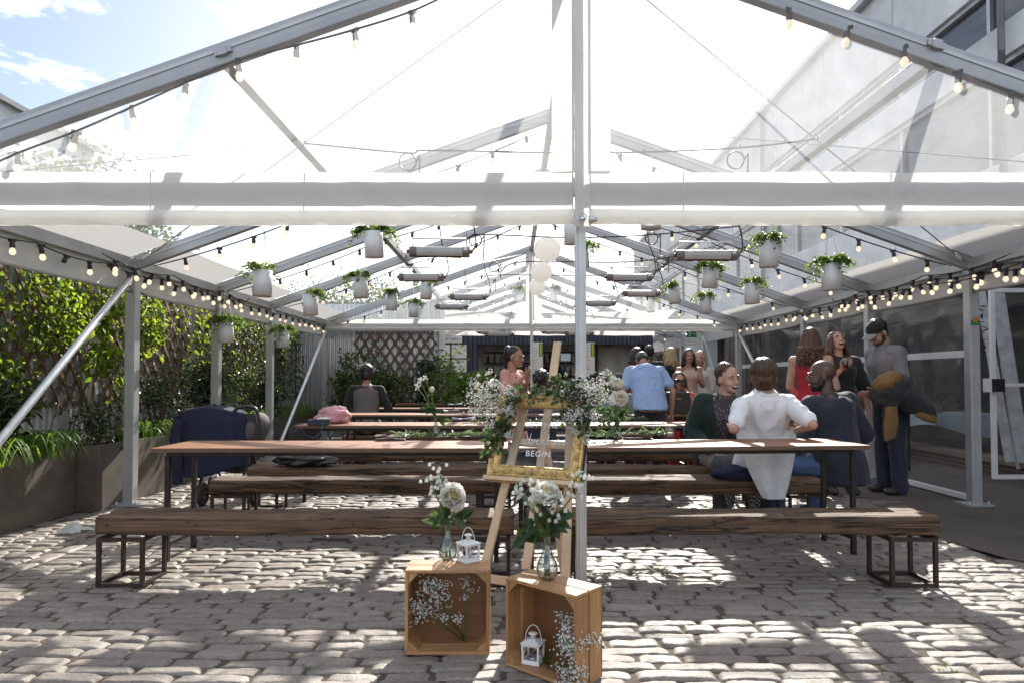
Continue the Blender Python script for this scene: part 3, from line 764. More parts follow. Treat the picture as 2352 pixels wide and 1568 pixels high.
# ground floor: open dark bays with brick piers
brick = NT('brick'); bt = brick.n('ShaderNodeTexBrick'); bco = brick.n('ShaderNodeTexCoord')
mpb = brick.n('ShaderNodeMapping'); brick.l(bco.outputs['Object'], mpb.inputs[0]); mpb.inputs['Rotation'].default_value = (R(90), 0, 0)
brick.l(mpb.outputs[0], bt.inputs['Vector']); bt.inputs['Color1'].default_value = (.13, .085, .07, 1); bt.inputs['Color2'].default_value = (.09, .065, .058, 1); bt.inputs['Mortar'].default_value = (.22, .2, .18, 1); bt.inputs['Scale'].default_value = 4.5
bp = pbsdf(brick, bt.outputs[0], .85); brick.l(bp.outputs[0], brick.out.inputs[0]); MT['brick'] = brick.mat
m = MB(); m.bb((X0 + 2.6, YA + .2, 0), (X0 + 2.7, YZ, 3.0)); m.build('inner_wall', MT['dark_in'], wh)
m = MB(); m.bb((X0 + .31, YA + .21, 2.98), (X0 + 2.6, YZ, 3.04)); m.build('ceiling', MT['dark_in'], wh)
for k, y in enumerate((5.2, 13.2, 16.2, 19.2)):
    m = MB(); m.bb((X0 + .02, y, 0), (X0 + .28, y + .35, 3.0)); m.build('pier', MT['brick'], wh)
m = MB()
for k in range(9): m.bar((X0 + .4, 7.0 + k * 1.1, 2.2), (X0 + 2.5, 7.6 + k * 1.1, 2.75), .09, .16)
m.build('joist', wood('rusty_joist', (.10, .06, .04), (.20, .12, .08), 'X'), wh)
m = MB(); m.bb((X0 - .06, 6.5, .0), (X0 + .31, YZ, .16)); m.build('kerb_course', MT['brick'], wh)
m = MB(); m.bb((X0 - .08, 6.5, .163), (X0 + .30, YZ, .22)); m.build('timber_sill', wood('weathered_sill', (.20, .16, .12), (.34, .28, .22), 'Y'), wh)
m = MB(); m.sheet(lambda p, q: V((X0 + .14, 6.6 + 13 * p, .23 + 2.75 * q)), 30, 6); m.build('window', MT['film_side'], wh)

# white glazed door leaf standing open
dy = 7.9; dr = thing('glazed_door', at(2275, 1100, dy), 'white glazed steel door standing open with a black lock box', 'door')
xa, za, zb = Xa(2275, dy), Za(1098, dy), Za(662, dy)
m = MB(); m.bb((xa, dy - .02, za), (xa + .055, dy + .02, zb)); m.bb((xa + .95, dy - .02, za), (xa + 1.0, dy + .02, zb)); m.bb((xa + .055, dy - .02, za), (xa + .95, dy + .02, za + .05)); m.bb((xa + .055, dy - .02, zb - .05), (xa + .95, dy + .02, zb)); m.bb((xa + .055, dy - .018, 1.12), (xa + .95, dy + .018, 1.16))
m.build('frame', MT['white'], dr, .004)
m = MB(); m.bb((xa + .055, dy - .003, za + .05), (xa + .95, dy + .003, 1.12)); m.build('pane', MT['pane'], dr)
m = MB(); m.bb((xa + .055, dy - .003, 1.16), (xa + .95, dy + .003, zb - .05)); m.build('pane', MT['pane'], dr)
p = at(2293, 884, dy - .05); m = MB(); m.box(p, (.115, .06, .15)); m.build('lock_box', MT['black'], dr, .004)
p = at(2268, 884, dy - .04); m = MB(); m.box(p, (.08, .04, .155)); m.build('keep', MT['white'], dr, .004)
for (u0, v0, u1, v1, w_, lab) in ((2290, 670, 2352, 1075, .16, 'peeling white board leaning behind the glazed door'), (2248, 650, 2320, 1060, .10, 'narrow white post with dark scribbles leaning beside the glazed door')):
    m = MB(); a, b = at(u0, v0, dy + .45), at(u1, v1, dy + .25); m.bar(a, b, w_, .04, V((0, -1, 0)))
    if w_ < .12:
        pass
    tag(m.build('leaning_board', simple('peeling_white', (.62, .63, .63), .6, 0, .25, 9), None, .004), lab, 'board')
m = MB(); r = random.Random(8)
for k in range(12):
    p = at(2252 + k * 1.6, 700 + k * 14, dy + .40); pts = [p + V((r.uniform(-.05, .05), -.02, r.uniform(-.035, .035))) for _ in range(4)]; m.tube(catmull(pts, 4), .006, 5)
tag(m.build('graffiti', MT['black'], None), 'black scribbled graffiti tag on the narrow white leaning post', 'graffiti')
# sticker on the first warehouse side post
p = V((XR, YS[1] - .054, Za(742, YS[1]))); m = MB(); m.box(p, (.075, .004, .05)); 
st = tag(m.build('sticker', simple('sticker_green', (.05, .22, .09), .6, 0, .4, 60), None), 'small green and orange sticker on the grey post near the door', 'sticker')
m = MB(); m.ell(p + V((0, -.004, .028)), (.028, .003, .026)); m.build('orange_motif', simple('sticker_orange', (.55, .20, .04), .6), st)
# trestle table with a blue-white cloth inside the warehouse bay
ty = 10.2; tx0, tx1 = Xa(1925, ty), Xa(2290, ty); tz = Za(948, ty)
tt = thing('trestle_table', ((tx0 + tx1) / 2, ty, 0), 'trestle table inside the dark warehouse bay, half under a pale cloth', 'table')
m = MB(); m.bb((tx0, ty - .1, tz - .04), (tx1, ty + .55, tz)); m.build('table_top', MT['plyedge'], tt)
for x in (tx0 + .1, tx1 - .1):
    for y in (ty, ty + .45):
        m = MB(); m.bar((x, y, 0.0), (x, y, tz - .04), .04, .04, V((0, 1, 0))); m.build('leg', MT['steel'], tt)
m = MB()
def cl(p, q):
    x = tx0 - .02 + (tx1 - tx0) * .95 * p
    if q < .4: return V((x, ty + .5 - q / .4 * .62, tz + .006))
    t = (q - .4) / .6; L = .48 * (.75 + .35 * sin(p * 7 + 1)) * (1 - .35 * p)
    return V((x + .03 * sin(t * 3), ty - .12 - .03 * sin(p * 25) * t - .02 * t, tz - L * t))
m.sheet(cl, 50, 20); tag(m.build('tablecloth', simple('pale_blue_cloth', (.50, .60, .68), .8, 0, .05), None), 'pale blue cloth hanging unevenly off the table in the warehouse bay', 'tablecloth')
m = MB(); r = random.Random(2)
for k in range(240):
    p = V((r.uniform(tx0 + .2, tx1 - .1), ty + r.uniform(0, .5), tz + .05 + abs(r.gauss(0, .18)))); m.leaf(p, V((r.gauss(0, 1), r.gauss(0, 1), r.gauss(0, 1))), V((0, 0, 1)), .07, .035)
tag(m.build('cut_greenery', MT['shrub'], None), 'dark heap of cut greenery lying on the table in the warehouse bay', 'greenery')
for k in range(5):
    x = tx0 + .25 + k * .3; m = MB(); m.box((x, ty + .02, tz + .07), (.17, .14, .13), Matrix.Rotation(r.uniform(-.4, .4), 3, 'Z'), 0, .95)
    m.build('x', MT['card']) if False else tag(m.build('cardboard_box', simple('kraft_card', (.26, .19, .13), .8, 0, .2), None, .004), 'small brown cardboard box on the table in the warehouse bay', 'box', 'boxes on the warehouse table')
m = MB(); p = at(2322, 690, dy + 1.8); pl = thing('filament_lamp', p, 'glowing amber filament lamp hanging inside the warehouse', 'lamp')
m.ell(p, (.035, .035, .06)); m.build('lamp_bulb', emis('amber_lamp', (1, .55, .12), 3.0), pl); m = MB(); m.tube([p + V((0, 0, .05)), p + V((0, 0, .6))], .006, 6); m.build('flex', MT['black'], pl)
p = at(2084, 784, 8.9); sp = thing('loudspeaker', p, 'black loudspeaker on a thin pole behind the clear side panel', 'speaker')
m = MB(); m.box(p, (.30, .24, .42)); m.build('cabinet', MT['black'], sp, .01); m = MB(); m.lathe(p + V((0, -.122, -.05)), [(.1, 0), (.09, .01), (.03, .0)], 16, Matrix.Rotation(R(90), 3, 'X')); m.build('cone', MT['rubber'], sp)
m = MB(); m.tube([V((p.x, p.y, .02)), p - V((0, 0, .21))], .018, 8); m.build('pole', MT['steel'], sp)

# small white toilet block and brick yard wall at the back right
YW = 22.5
tb = thing('toilet_block', (Xa(1660, YW), YW, 0), 'white walled toilet block with a dark lintel beyond the back corner', 'building')
m = MB(); m.bb((Xa(1590, YW), YW, 0), (Xa(1765, YW), YW + 2.5, 3.4)); m.build('wall', MT['white'], tb)
m = MB(); m.bb((Xa(1648, YW), YW - .05, .02), (Xa(1662, YW), YW - .002, 2.7)); m.build('doorway', MT['dark_in'], tb)
m = MB(); m.bb((Xa(1640, YW), YW - .12, 2.5), (Xa(1712, YW), YW - .052, 2.85)); m.build('lintel', MT['dark_in'], tb)
m = MB(); p = V((Xa(1652 + 24, YW), YW - .004, Za(815, YW))); m.ell(p + V((0, 0, .36)), (.07, .01, .07)); m.box(p + V((0, 0, .1)), (.17, .012, .34)); m.box(p + V((-.045, 0, -.25)), (.07, .012, .4)); m.box(p + V((.045, 0, -.25)), (.07, .012, .4)); m.build('door_symbol', MT['black'], tb)
m = MB(); m.tube([V((Xa(1700, YW), YW - .06, .1)), V((Xa(1700, YW), YW - .06, 3.2))], .06, 8); m.build('downpipe', MT['white'], tb)
bw = MB(); bw.bb((Xa(1500, 24), 24, 0), (Xa(1592, 24), 24.3, 3.6)); tag(bw.build('brick_wall', MT['brick'], None), 'sunlit brown brick wall behind the standing guests', 'wall')
bw = MB(); bw.bb((Xa(1690, 17), 17, 0), (Xa(1745, 17), 17.4, 3.0)); o = tag(bw.build('brick_pillar', MT['brick'], None), 'brick pillar with a barred window beside the corner post', 'pillar')
m = MB()
for k in range(4): m.bb((Xa(1712, 17) + k * .12, 16.97, 1.0), (Xa(1712, 17) + k * .12 + .03, 16.99, 2.4))
m.build('window_bars', MT['black'], o)
m = MB(); m.bb((-12, 38, 0), (-3, 44, 5.2)); o = m.build('house', simple('far_brick', (.26, .2, .17), .9), None); tag(o, 'low brick building behind the roof line at the back', 'building')
m = MB(); m.bb((-12.2, 37.8, 5.2), (-2.8, 44.2, 5.5)); m.build('roof', MT['alu_dark'], o)
m = MB(); m.bb((9.4, 34, 0), (14.5, 40, 6.3)); o = m.build('house', simple('far_concrete', (.33, .32, .31), .9), None); tag(o, 'square grey block rising behind the far rafters of the rear tent', 'building')
m = MB(); m.bb((9.2, 33.8, 6.3), (14.7, 40.2, 6.5)); m.build('roof', MT['alu_dark'], o)
# greenhouse-like roof at the upper corner
a0 = at(-60, 205, 12.0); a1 = at(86, 268, 12.0)
gr = thing('lean_to_roof', (a1.x, a1.y, 0), 'white lean-to with a sloping roof poking above the front rafter', 'building')
m = MB(); m.bar(a0, a1, 4.0, .08, V((0, 0, 1))); m.build('roof', MT['white'], gr)
m = MB(); m.bar(a0 + V((0, -2.02, -.10)), a1 + V((0, -2.02, -.10)), .05, .12); m.build('fascia', MT['alu'], gr)
m = MB(); xa_, xb_ = a0.x + .05, a1.x - .12; sl_ = (a1.z - a0.z) / (a1.x - a0.x); za_, zb_ = a0.z + sl_ * (xa_ - a0.x) - .05, a0.z + sl_ * (xb_ - a0.x) - .05
m.add([V((x_, y_, z_)) for y_ in (10.15, 13.85) for x_, z_ in ((xa_, 0), (xb_, 0), (xb_, zb_), (xa_, za_))], [(0, 1, 2, 3), (7, 6, 5, 4), (0, 4, 5, 1), (1, 5, 6, 2), (2, 6, 7, 3), (3, 7, 4, 0)]); m.build('wall', MT['render'], gr)
# ================================================================ TABLES AND BENCHES
TY = [4.46, 6.67, 8.70, 10.63, 12.68]; TD, TZ = .56, .755
def make_table(x0, x1, y, label):
    t = thing('long_table', ((x0 + x1) / 2, y + TD / 2, 0), label, 'table', 'long plywood tables in rows')
    m = MB(); m.bb((x0, y, TZ - .004), (x1, y + TD, TZ)); m.build('table_top', MT['table'], t)
    m = MB(); m.bb((x0 + .0005, y + .0005, TZ - .027), (x1 - .0005, y + TD - .0005, TZ - .0042)); m.build('plywood_edge', MT['plyedge'], t)
    m = MB()
    for yy in (y + .09, y + TD - .09): m.bar((x0 + .07, yy, TZ - .043), (x1 - .07, yy, TZ - .043), .03, .03)
    for xx in (x0 + .072, x1 - .072): m.bar((xx, y + .106, TZ - .043), (xx, y + TD - .106, TZ - .043), .03, .03)
    m.build('frame', MT['steel'], t)
    for xx in (x0 + .075, x1 - .075):
        for yy in (y + .09, y + TD - .09):
            m = MB(); m.bar((xx, yy, 0), (xx, yy, TZ - .0585), .03, .03, V((0, 1, 0))); m.build('leg', MT['steel'], t)
        m = MB(); m.bar((xx, y + .106, .11), (xx, y + TD - .106, .11), .022, .022); m.build('stretcher', MT['steel'], t)
    return t
BL, BD, BZ0, BZ1 = 2.44, .285, .286, .408
def beam_mesh(mb, x0, x1, y0, seed):
    n = 60; rings = []; yc = y0 + BD / 2; zc = (BZ0 + BZ1) / 2
    vs = []; K = 28
    for i in range(n + 1):
        x = x0 + (x1 - x0) * i / n
        e = min(i, n - i) ; inset = .0 if e > 0 else .010
        for j in range(K):
            t = 2 * pi * j / K; c, s = cos(t), sin(t)
            k = (abs(c) ** 9 + abs(s) ** 9) ** (1 / 9.0)
            a, b = c / k, s / k
            nz = noise.noise(V((x * 1.1 + seed, a * 1.5, b * 1.5))) * .010 + noise.noise(V((x * 6 + seed, a * 4, b * 4 + 3))) * .004
            # worn dips on the top edge, long splits
            if b > .9: nz += -.010 * max(0, noise.noise(V((x * 2.3 + seed, a * 1.2, 9)))) - (.006 if abs(a) > .85 else 0) * (1 + noise.noise(V((x * 9, seed, 1))))
            sp = noise.noise(V((x * .8 + seed * 3, a * 5, b * 7)))
            if abs(sp) < .05: nz -= .005
            px = x + (inset if i == 0 else -inset if i == n else 0) + (noise.noise(V((a * 2, b * 2, seed + i))) * .012 if e == 0 else 0)
            vs.append(V((px, yc + a * (BD / 2 + nz), zc + b * ((BZ1 - BZ0) / 2 + nz))))
    fs = [(i * K + j, (i + 1) * K + j, (i + 1) * K + (j + 1) % K, i * K + (j + 1) % K) for i in range(n) for j in range(K)]
    mb.add(vs, fs, 0, True)
    for i, rev in ((0, False), (n, True)):
        mb.f.append([i * K + j for j in (range(K) if not rev else reversed(range(K)))]); mb.m.append(0); mb.sm.append(False)
def cube_frame(mb, x, y, s=.275, top=BZ0 - .002):
    h = top; t = .022
    for a in (0, 1):
        for b in (0, 1):
            mb.bb((x + a * (s - t), y + b * (s - t), 0), (x + a * (s - t) + t, y + b * (s - t) + t, h))
    for z in (.0, h - t):
        for b in (0, 1): mb.bb((x + t, y + b * (s - t), z), (x + s - t, y + b * (s - t) + t, z + t))
        for a in (0, 1): mb.bb((x + a * (s - t), y + t, z), (x + a * (s - t) + t, y + s - t, z + t))
nb_ = 0
def make_bench(x0, x1, y, label):
    global nb_; nb_ += 1
    t = thing('beam_bench', ((x0 + x1) / 2, y + BD / 2, 0), label, 'bench', 'timber beam benches')
    m = MB(); beam_mesh(m, x0, x1, y, nb_ * 7.3); m.build('seat', MT['beam'], t)
    for xx in (x0 + .03, x1 - .305):
        m = MB(); cube_frame(m, xx, y - .02); m.build('cube_leg', MT['rusty'], t)
    return t
ORD = ['first', 'second', 'third', 'fourth', 'fifth']
for i, y in enumerate(TY):
    xl = (-2.36, -2.12, -2.19, -2.40, -2.17)[i]; xr = (2.42, 2.36, 2.30, 2.35, 2.3)[i]
    wh_ = ['behind the gold frame and nearest bench', 'with the pink jacket at its fence end', 'in the middle of the yard', 'with the man in the tweed vest at its end', 'closest to the back valance']
    make_table(xl, -.03, y, f'long brown plywood table, {ORD[i]} row counted from the easel, fence half')
    tb_ = make_table(-.01 if i else .0, xr, y, f'long brown plywood table, {ORD[i]} row counted from the easel, warehouse half')
    if i == 0: tb_.rotation_euler.z = R(4.6); tb_.location.y += .10
    for k, yb in enumerate((y - .46, y + .99)):
        if i == 4 and k == 1: continue
        pos = 'on the easel side' if k == 0 else 'on the bar side'
        make_bench(-2.42 if not (i == 0 and k == 0) else -2.44, .02, yb, f'old timber beam bench {pos} of the {ORD[i]} table row, fence half')
        make_bench(.075, 2.50, yb, f'old timber beam bench {pos} of the {ORD[i]} table row, warehouse half')

# ================================================================ CRATES
def make_crate(label, loc, yaw):
    t = thing('wooden_crate', (0, 0, 0), label, 'crate')
    W, D, Hh, th = .37, .172, .367, .014; sw = .082
    for y0 in (0, D - sw):
        for z0, nm in ((Hh - th, 'top_slat'), (0, 'bottom_slat')):
            m = MB(); m.bb((-W / 2, y0, z0), (W / 2, y0 + sw, z0 + th)); m.build(nm, MT['crate_h'], t, .003)
        for s in (-1, 1):
            m = MB(); xa = s * (W / 2 - th / 2); m.bb((xa - th / 2, y0 + .001, th + .001), (xa + th / 2, y0 + sw - .001, Hh - th - .001)); m.build('side_slat', MT['crate'], t, .003)
    m = MB(); m.bb((-W / 2 + .002, D + .0005, .002), (W / 2 - .002, D + .006, Hh - .002)); m.build('back_panel', MT['crate_in'], t)
    for sx in (-1, 1):
        for sz in (0, 1):
            m = MB(); x = sx * (W / 2 - th - .001); z = th + .001 if sz == 0 else Hh - th - .001; k = .045 * -sx; kz = .045 * (1 if sz == 0 else -1)
            vs = [V((x, y, z)) for y in (.006, D - .002)] + [V((x + k, y, z)) for y in (.006, D - .002)] + [V((x, y, z + kz)) for y in (.006, D - .002)]
            m.add(vs, [(0, 2, 4), (1, 5, 3), (0, 1, 3, 2), (2, 3, 5, 4), (4, 5, 1, 0)]); m.build('corner_block', MT['crate'], t, rec=True)
    t.location = loc; t.rotation_euler.z = yaw
    return t
bpy.context.view_layer.update()
CR1 = V((-.283, 3.005, .002)); CR2Y = -R(42)
CR2 = V((-.028, 2.90, .002)) + V((cos(CR2Y), sin(CR2Y), 0)) * .185
make_crate('upright pine crate standing square on with vase and lantern on top', CR1, R(0))
make_crate('upright pine crate turned sideways with a white lantern inside it', CR2, CR2Y)
def cr2(x, y, z): return CR2 + V((x * cos(CR2Y) - y * sin(CR2Y), x * sin(CR2Y) + y * cos(CR2Y), z))
CT = .369 + .001

# ---- lanterns
def make_lantern(loc, yaw, label, candle=True):
    t = thing('lantern', (0, 0, 0), label, 'lantern')
    b, bt, h = .034, .030, .082
    m = MB(); m.box((0, 0, .005), (.078, .078, .010)); m.build('base', MT['white'], t, .002)
    m = MB()
    for sx in (-1, 1):
        for sy in (-1, 1): m.bar((sx * .033, sy * .033, .010), (sx * .035, sy * .035, h), .008, .008, V((0, 1, 0)))
    for z, k in ((.014, .033), (h - .004, .035)):
        for s in (-1, 1): m.bar((-k, s * k, z), (k, s * k, z), .007, .008); m.bar((s * k, -k, z), (s * k, k, z), .007, .008)
    m.build('frame', MT['white'], t)
    m = MB()
    for s in (-1, 1):
        for a, c in (((-.03, .018), (.03, h - .008)), ((-.03, h - .008), (.03, .018))):
            m.tube([V((a[0], s * .036, a[1])), V((c[0], s * .036, c[1]))], .0016, 5); m.tube([V((s * .036, a[0], a[1])), V((s * .036, c[0], c[1]))], .0016, 5)
    m.build('cross_wires', MT['white'], t)
    m = MB(); 
    vs = [V((sx * .045, sy * .045, h + .002)) for sx, sy in ((-1, -1), (1, -1), (1, 1), (-1, 1))] + [V((sx * .014, sy * .014, h + .016)) for sx, sy in ((-1, -1), (1, -1), (1, 1), (-1, 1))]
    m.add(vs, [(3, 2, 1, 0), (0, 1, 5, 4), (1, 2, 6, 5), (2, 3, 7, 6), (3, 0, 4, 7), (4, 5, 6, 7)])
    m.lathe((0, 0, h + .016), [(.011, 0), (.011, .016), (.018, .018), (.021, .021), (.016, .025), (.002, .028)], 14); m.build('lid', MT['white'], t)
    m = MB(); m.tube([V((.036 * cos(a), .006 * sin(a), h + .004 + .066 * sin(a))) for a in [pi * k / 18 for k in range(19)]], .0018, 6); m.build('handle', MT['white'], t)
    if candle:
        m = MB(); m.lathe((0, 0, .010), [(.02, 0), (.021, .014), (.019, .014), (.017, .011), (.001, .011)], 14); m.build('tealight', MT['alu'], t)
    t.location = loc; t.rotation_euler.z = yaw; return t
p = onz(1075, 1290, CT); make_lantern(V((p.x, p.y + .02, CT)), R(40), 'little white metal lantern on the square standing crate', False)
make_lantern(cr2(-.095, .075, .0155), CR2Y + R(20), 'little white metal lantern inside the turned crate')

# ---- flowers
def gyp(mb_st, mb_fl, base, centre, rad, n, r, size=(.0030, .0050), stem=.0009):
    base, centre = V(base), V(centre); hubs = []
    for k in range(max(3, n // 14)):
        h = centre + V((r.gauss(0, rad * .55), r.gauss(0, rad * .4), r.gauss(0, rad * .5))); hubs.append(h)
        mid = (base + h) / 2 + V((r.uniform(-1, 1), r.uniform(-1, 1), r.uniform(-1, 1))) * rad * .18
        mb_st.tube([base, mid, h], [stem * 1.4, stem * 1.2, stem], 4, False)
    for k in range(int(n * 1.5)):
        h = r.choice(hubs); p = h + V((r.gauss(0, rad * .34), r.gauss(0, rad * .30), r.gauss(0, rad * .34)))
        if k % 2 == 0: mb_st.tube([h, p], stem * .6, 3, False)
        s = r.uniform(*size); mb_fl.ell(p, (s, s, s * .85), None, 6, 4, fn=lambda d: 1 + .25 * noise.noise(d * 3 + p * 90))
def peony(mb, c, axis, rad, r, layers=(6, 9, 11, 10, 8, 6), m=0, opened=1.0):
    c = V(c); ax = V(axis).normalized(); x0, y0, _ = frame_of(ax)
    for li, n in enumerate(layers):
        t = li / (len(layers) - 1)                     # 0 outer .. 1 inner
        tilt = R(88 - 70 * t) * opened + R(r.uniform(-6, 6)); L = rad * (1.15 - .42 * t) * r.uniform(.8, 1.15)
        for k in range(n):
            a = 2 * pi * (k + r.uniform(-.3, .3)) / n + li * .7; rd = x0 * cos(a) + y0 * sin(a); td = -x0 * sin(a) + y0 * cos(a)
            w = rad * (.62 - .2 * t) * r.uniform(.85, 1.15); tl = tilt + R(r.uniform(-18, 16)); sd = r.uniform(0, 50)
            def fn(p, q):
                s = q * L; bend = tl - q * R(55) * (1 - .3 * t) * 1.0
                out = sin(tl) * s * .55 + sin(bend) * s * .45; up = cos(tl) * s * .55 + cos(bend) * s * .45
                ww = w * sin(pi * min(.93, .18 + q * .68)) * (p - .5) * 2
                cup = -.35 * (p - .5) ** 2 * w; fr = .26 * rad * noise.noise(V((p * 4.5 + sd, q * 2.5, sd))) * q
                return c + rd * (out * 1 + .05 * rad + cup) + ax * (up + fr + (.10 * rad * abs(p - .5) * q)) + td * ww
            mb.sheet(fn, 7, 6, m if t < .8 else min(1, m + 1))
def stem_leaf(mbl, pts, r, l=.05, w=.024, every=2, m=0):
    for i in range(1, len(pts) - 1, every):
        d = (pts[i + 1] - pts[i]).normalized(); s = V((r.uniform(-1, 1), r.uniform(-1, 1), r.uniform(.0, .6))); mbl.leaf(pts[i], d * .5 + s, V((r.uniform(-.5, .5), -1, .6)), l * r.uniform(.7, 1.2), w, m)
def make_vase(loc, h=.175, w=.043, fill=.45):
    prof = [(.001, 0), (w * .62, 0), (w * .9, h * .10), (w, h * .24), (w * .86, h * .38), (w * .52, h * .55), (w * .33, h * .72), (w * .27, h * .86), (w * .32, h * .96), (w * .42, h)]
    inner = [(max(.0008, r_ - .0022), z if i > 1 else z + .004) for i, (r_, z) in enumerate(prof)]
    t = None
    g = MB(); g.lathe(loc, prof + inner[::-1], 24, None, 0, True, False)
    wv = MB(); k = 0; lim = h * fill
    wp = [(rr - .001, zz + .001) for rr, zz in inner if zz < lim]; a, b = [q for q in inner if q[1] < lim][-1], [q for q in inner if q[1] >= lim][0]
    tt = (lim - a[1]) / (b[1] - a[1]); wp += [(a[0] + (b[0] - a[0]) * tt - .001, lim), (.001, lim)]
    wv.lathe(loc, [(max(.0005, x), z) for x, z in wp], 20, None, 0, True, False)
    return g, wv
def vase_thing(loc, label, h=.175, w=.043, group=None):
    loc = V(loc); g, wv = make_vase(loc, h, w)
    o = tag(g.build('bud_vase', MT['glass'], None, loc=loc), label, 'vase', group); wv.build('water', MT['water'], o); return o
def posy_thing(loc, label, h, spec, r, name='cut_flowers'):
    """spec: list of (kind, tip) with tip in world coordinates; stems start inside the vase"""
    loc = V(loc); t = thing(name, loc, label, 'flowers')
    st, lf, pt, fl, bd = MB(), MB(), MB(), MB(), MB()
    for kind, tip in spec:
        tip = V(tip); b0 = loc + V((r.uniform(-.012, .012), r.uniform(-.012, .012), .014)); nk = loc + V((r.uniform(-.006, .006), r.uniform(-.006, .006), h))
        pts = catmull([b0, nk, nk + (tip - nk) * .5 + V((r.uniform(-.015, .015), r.uniform(-.015, .015), .02)), tip], 5)
        st.tube(pts, [.0032] * (len(pts) - 3) + [.0026] * 3, 6)
        if kind == 'peony':
            peony(pt, tip, V((r.uniform(-.3, .3), -.55, .75)), .070, r); stem_leaf(lf, pts[5:], r, .08, .034, 3)
        elif kind == 'peony_side':
            peony(pt, tip, V((.15, -.85, .4)), .072, r); stem_leaf(lf, pts[5:], r, .09, .036, 3)
        elif kind == 'bud':
            bd.ell(tip, (.021, .021, .024), None, 10, 8, fn=lambda d: 1 + .06 * sin(6 * math.atan2(d.y, d.x)));
            for k in range(3): lf.leaf(tip - V((0, 0, .02)), V((cos(k * 2.1), sin(k * 2.1), .9)), V((0, 0, 1)), .035, .018)
        elif kind == 'bells':                             # drooping little bell flowers
            d0 = (tip - nk).normalized()
            for k in range(11):
                q = pts[-1 - (k % 5)] ; e = q + V((r.gauss(0, .022), r.gauss(0, .022), r.uniform(-.012, .022))); st.tube([q, (q + e) / 2 + V((0, 0, .012)), e], .0012, 4, False)
                fl.lathe(e, [(.0085, -.012), (.008, -.004), (.004, .003), (.001, .005)], 7)
            fl.build('small_blooms', MT['gyp'], t); fl = MB()
        elif kind == 'white':                             # small frothy heads
            for k in range(16):
                e = tip + V((r.gauss(0, .014), r.gauss(0, .014), r.gauss(0, .013))); fl.ell(e, .0065, None, 6, 4)
            fl.build('small_blooms', MT['gyp'], t); fl = MB()
            stem_leaf(lf, pts[6:], r, .04, .018, 3)
        elif kind == 'leaf':
            for k in range(4): lf.leaf(pts[-1 - k * 2], (tip - nk) * .4 + V((r.uniform(-.06, .06), r.uniform(-.06, .02), r.uniform(-.06, .05))), V((0, -1, .3)), .095 * r.uniform(.8, 1.1), .042)
    st.build('stem', MT['stem'], t)
    if lf.v: lf.build('foliage', MT['ruscus'], t)
    if pt.v: pt.build('peony_bloom', [MT['petal'], MT['petal_y']], t)
    if fl.v: fl.build('small_blooms', MT['gyp'], t)
    if bd.v: bd.build('flower_bud', simple('bud_cream', (.55, .58, .36), .6, 0, .15), t)
    return t
r = random.Random(21)
# vase on the square crate
p = onz(1028, 1286, CT); L1 = V((p.x, p.y + .015, CT)); vase_thing(L1, 'clear bud vase with water on the square standing crate')
Yv = L1.y
posy_thing(L1, 'white peony and drooping bells in the vase on the square crate', .17,
    [('peony_side', at(1038, 1142, Yv)), ('bells', at(1003, 1072, Yv + .03)), ('bells', at(985, 1098, Yv)), ('bells', at(1012, 1105, Yv + .05)), ('leaf', at(1012, 1215, Yv - .02)), ('leaf', at(1055, 1190, Yv - .01)), ('white', at(1055, 1185, Yv)), ('leaf', at(1022, 1180, Yv + .02))], r)
p = cr2(.0, .085, CT); p = onz(1257, 1330, CT); L2 = V((p.x, p.y + .01, CT)); vase_thing(L2, 'clear bud vase full of stems on the turned crate', .185, .046)
Yv = L2.y
posy_thing(L2, 'full white peony with drooping bells in the vase on the turned crate', .18,
    [('peony', at(1255, 1142, Yv)), ('bud', at(1222, 1150, Yv - .01)), ('bells', at(1185, 1115, Yv)), ('bells', at(1215, 1100, Yv + .03)), ('bells', at(1200, 1130, Yv - .02)), ('bells', at(1335, 1085, Yv)), ('bells', at(1348, 1095, Yv + .02)), ('bells', at(1285, 1150, Yv - .05)), ('bells', at(1270, 1180, Yv - .04)), ('leaf', at(1225, 1200, Yv - .03)), ('leaf', at(1205, 1235, Yv - .02)), ('leaf', at(1235, 1240, Yv - .05)), ('leaf', at(1280, 1190, Yv)), ('leaf', at(1262, 1200, Yv - .02))], r)
# gypsophila sprays in the crates
FLS = []; st, fl = MB(), MB(); b0 = CR1 + V((.075, .10, .02))
for c_, rad, n in (((-.115, .06, .255), .055, 90), ((-.05, .06, .28), .05, 90), ((-.12, .05, .17), .05, 80), ((-.06, .06, .19), .045, 60), ((.0, .05, .15), .035, 40), ((.09, .09, .30), .04, 26), ((.085, .08, .24), .03, 14)):
    gyp(st, fl, b0, CR1 + V(c_), rad, n, r); FLS.append(fl); fl = MB()
t = thing('gypsophila_spray', b0, "spray of white baby's breath filling the square standing crate", 'flowers'); st.build('stem', MT['stem'], t); [q.build('floret_cluster', MT['gyp'], t) for q in FLS]
FLS = []; st, fl = MB(), MB(); b0 = cr2(-.07, .10, .02)
for c_, rad, n in (((.10, .03, .24), .045, 55), ((.155, .0, .19), .05, 110), ((.15, .0, .13), .05, 80), ((.165, .0, .06), .05, 120), ((.10, .04, .06), .03, 20)):
    gyp(st, fl, b0, cr2(*c_), rad, n, r); FLS.append(fl); fl = MB()
t = thing('gypsophila_spray', b0, "spray of white baby's breath leaning out of the turned crate", 'flowers'); st.build('stem', MT['stem'], t); [q.build('floret_cluster', MT['gyp'], t) for q in FLS]

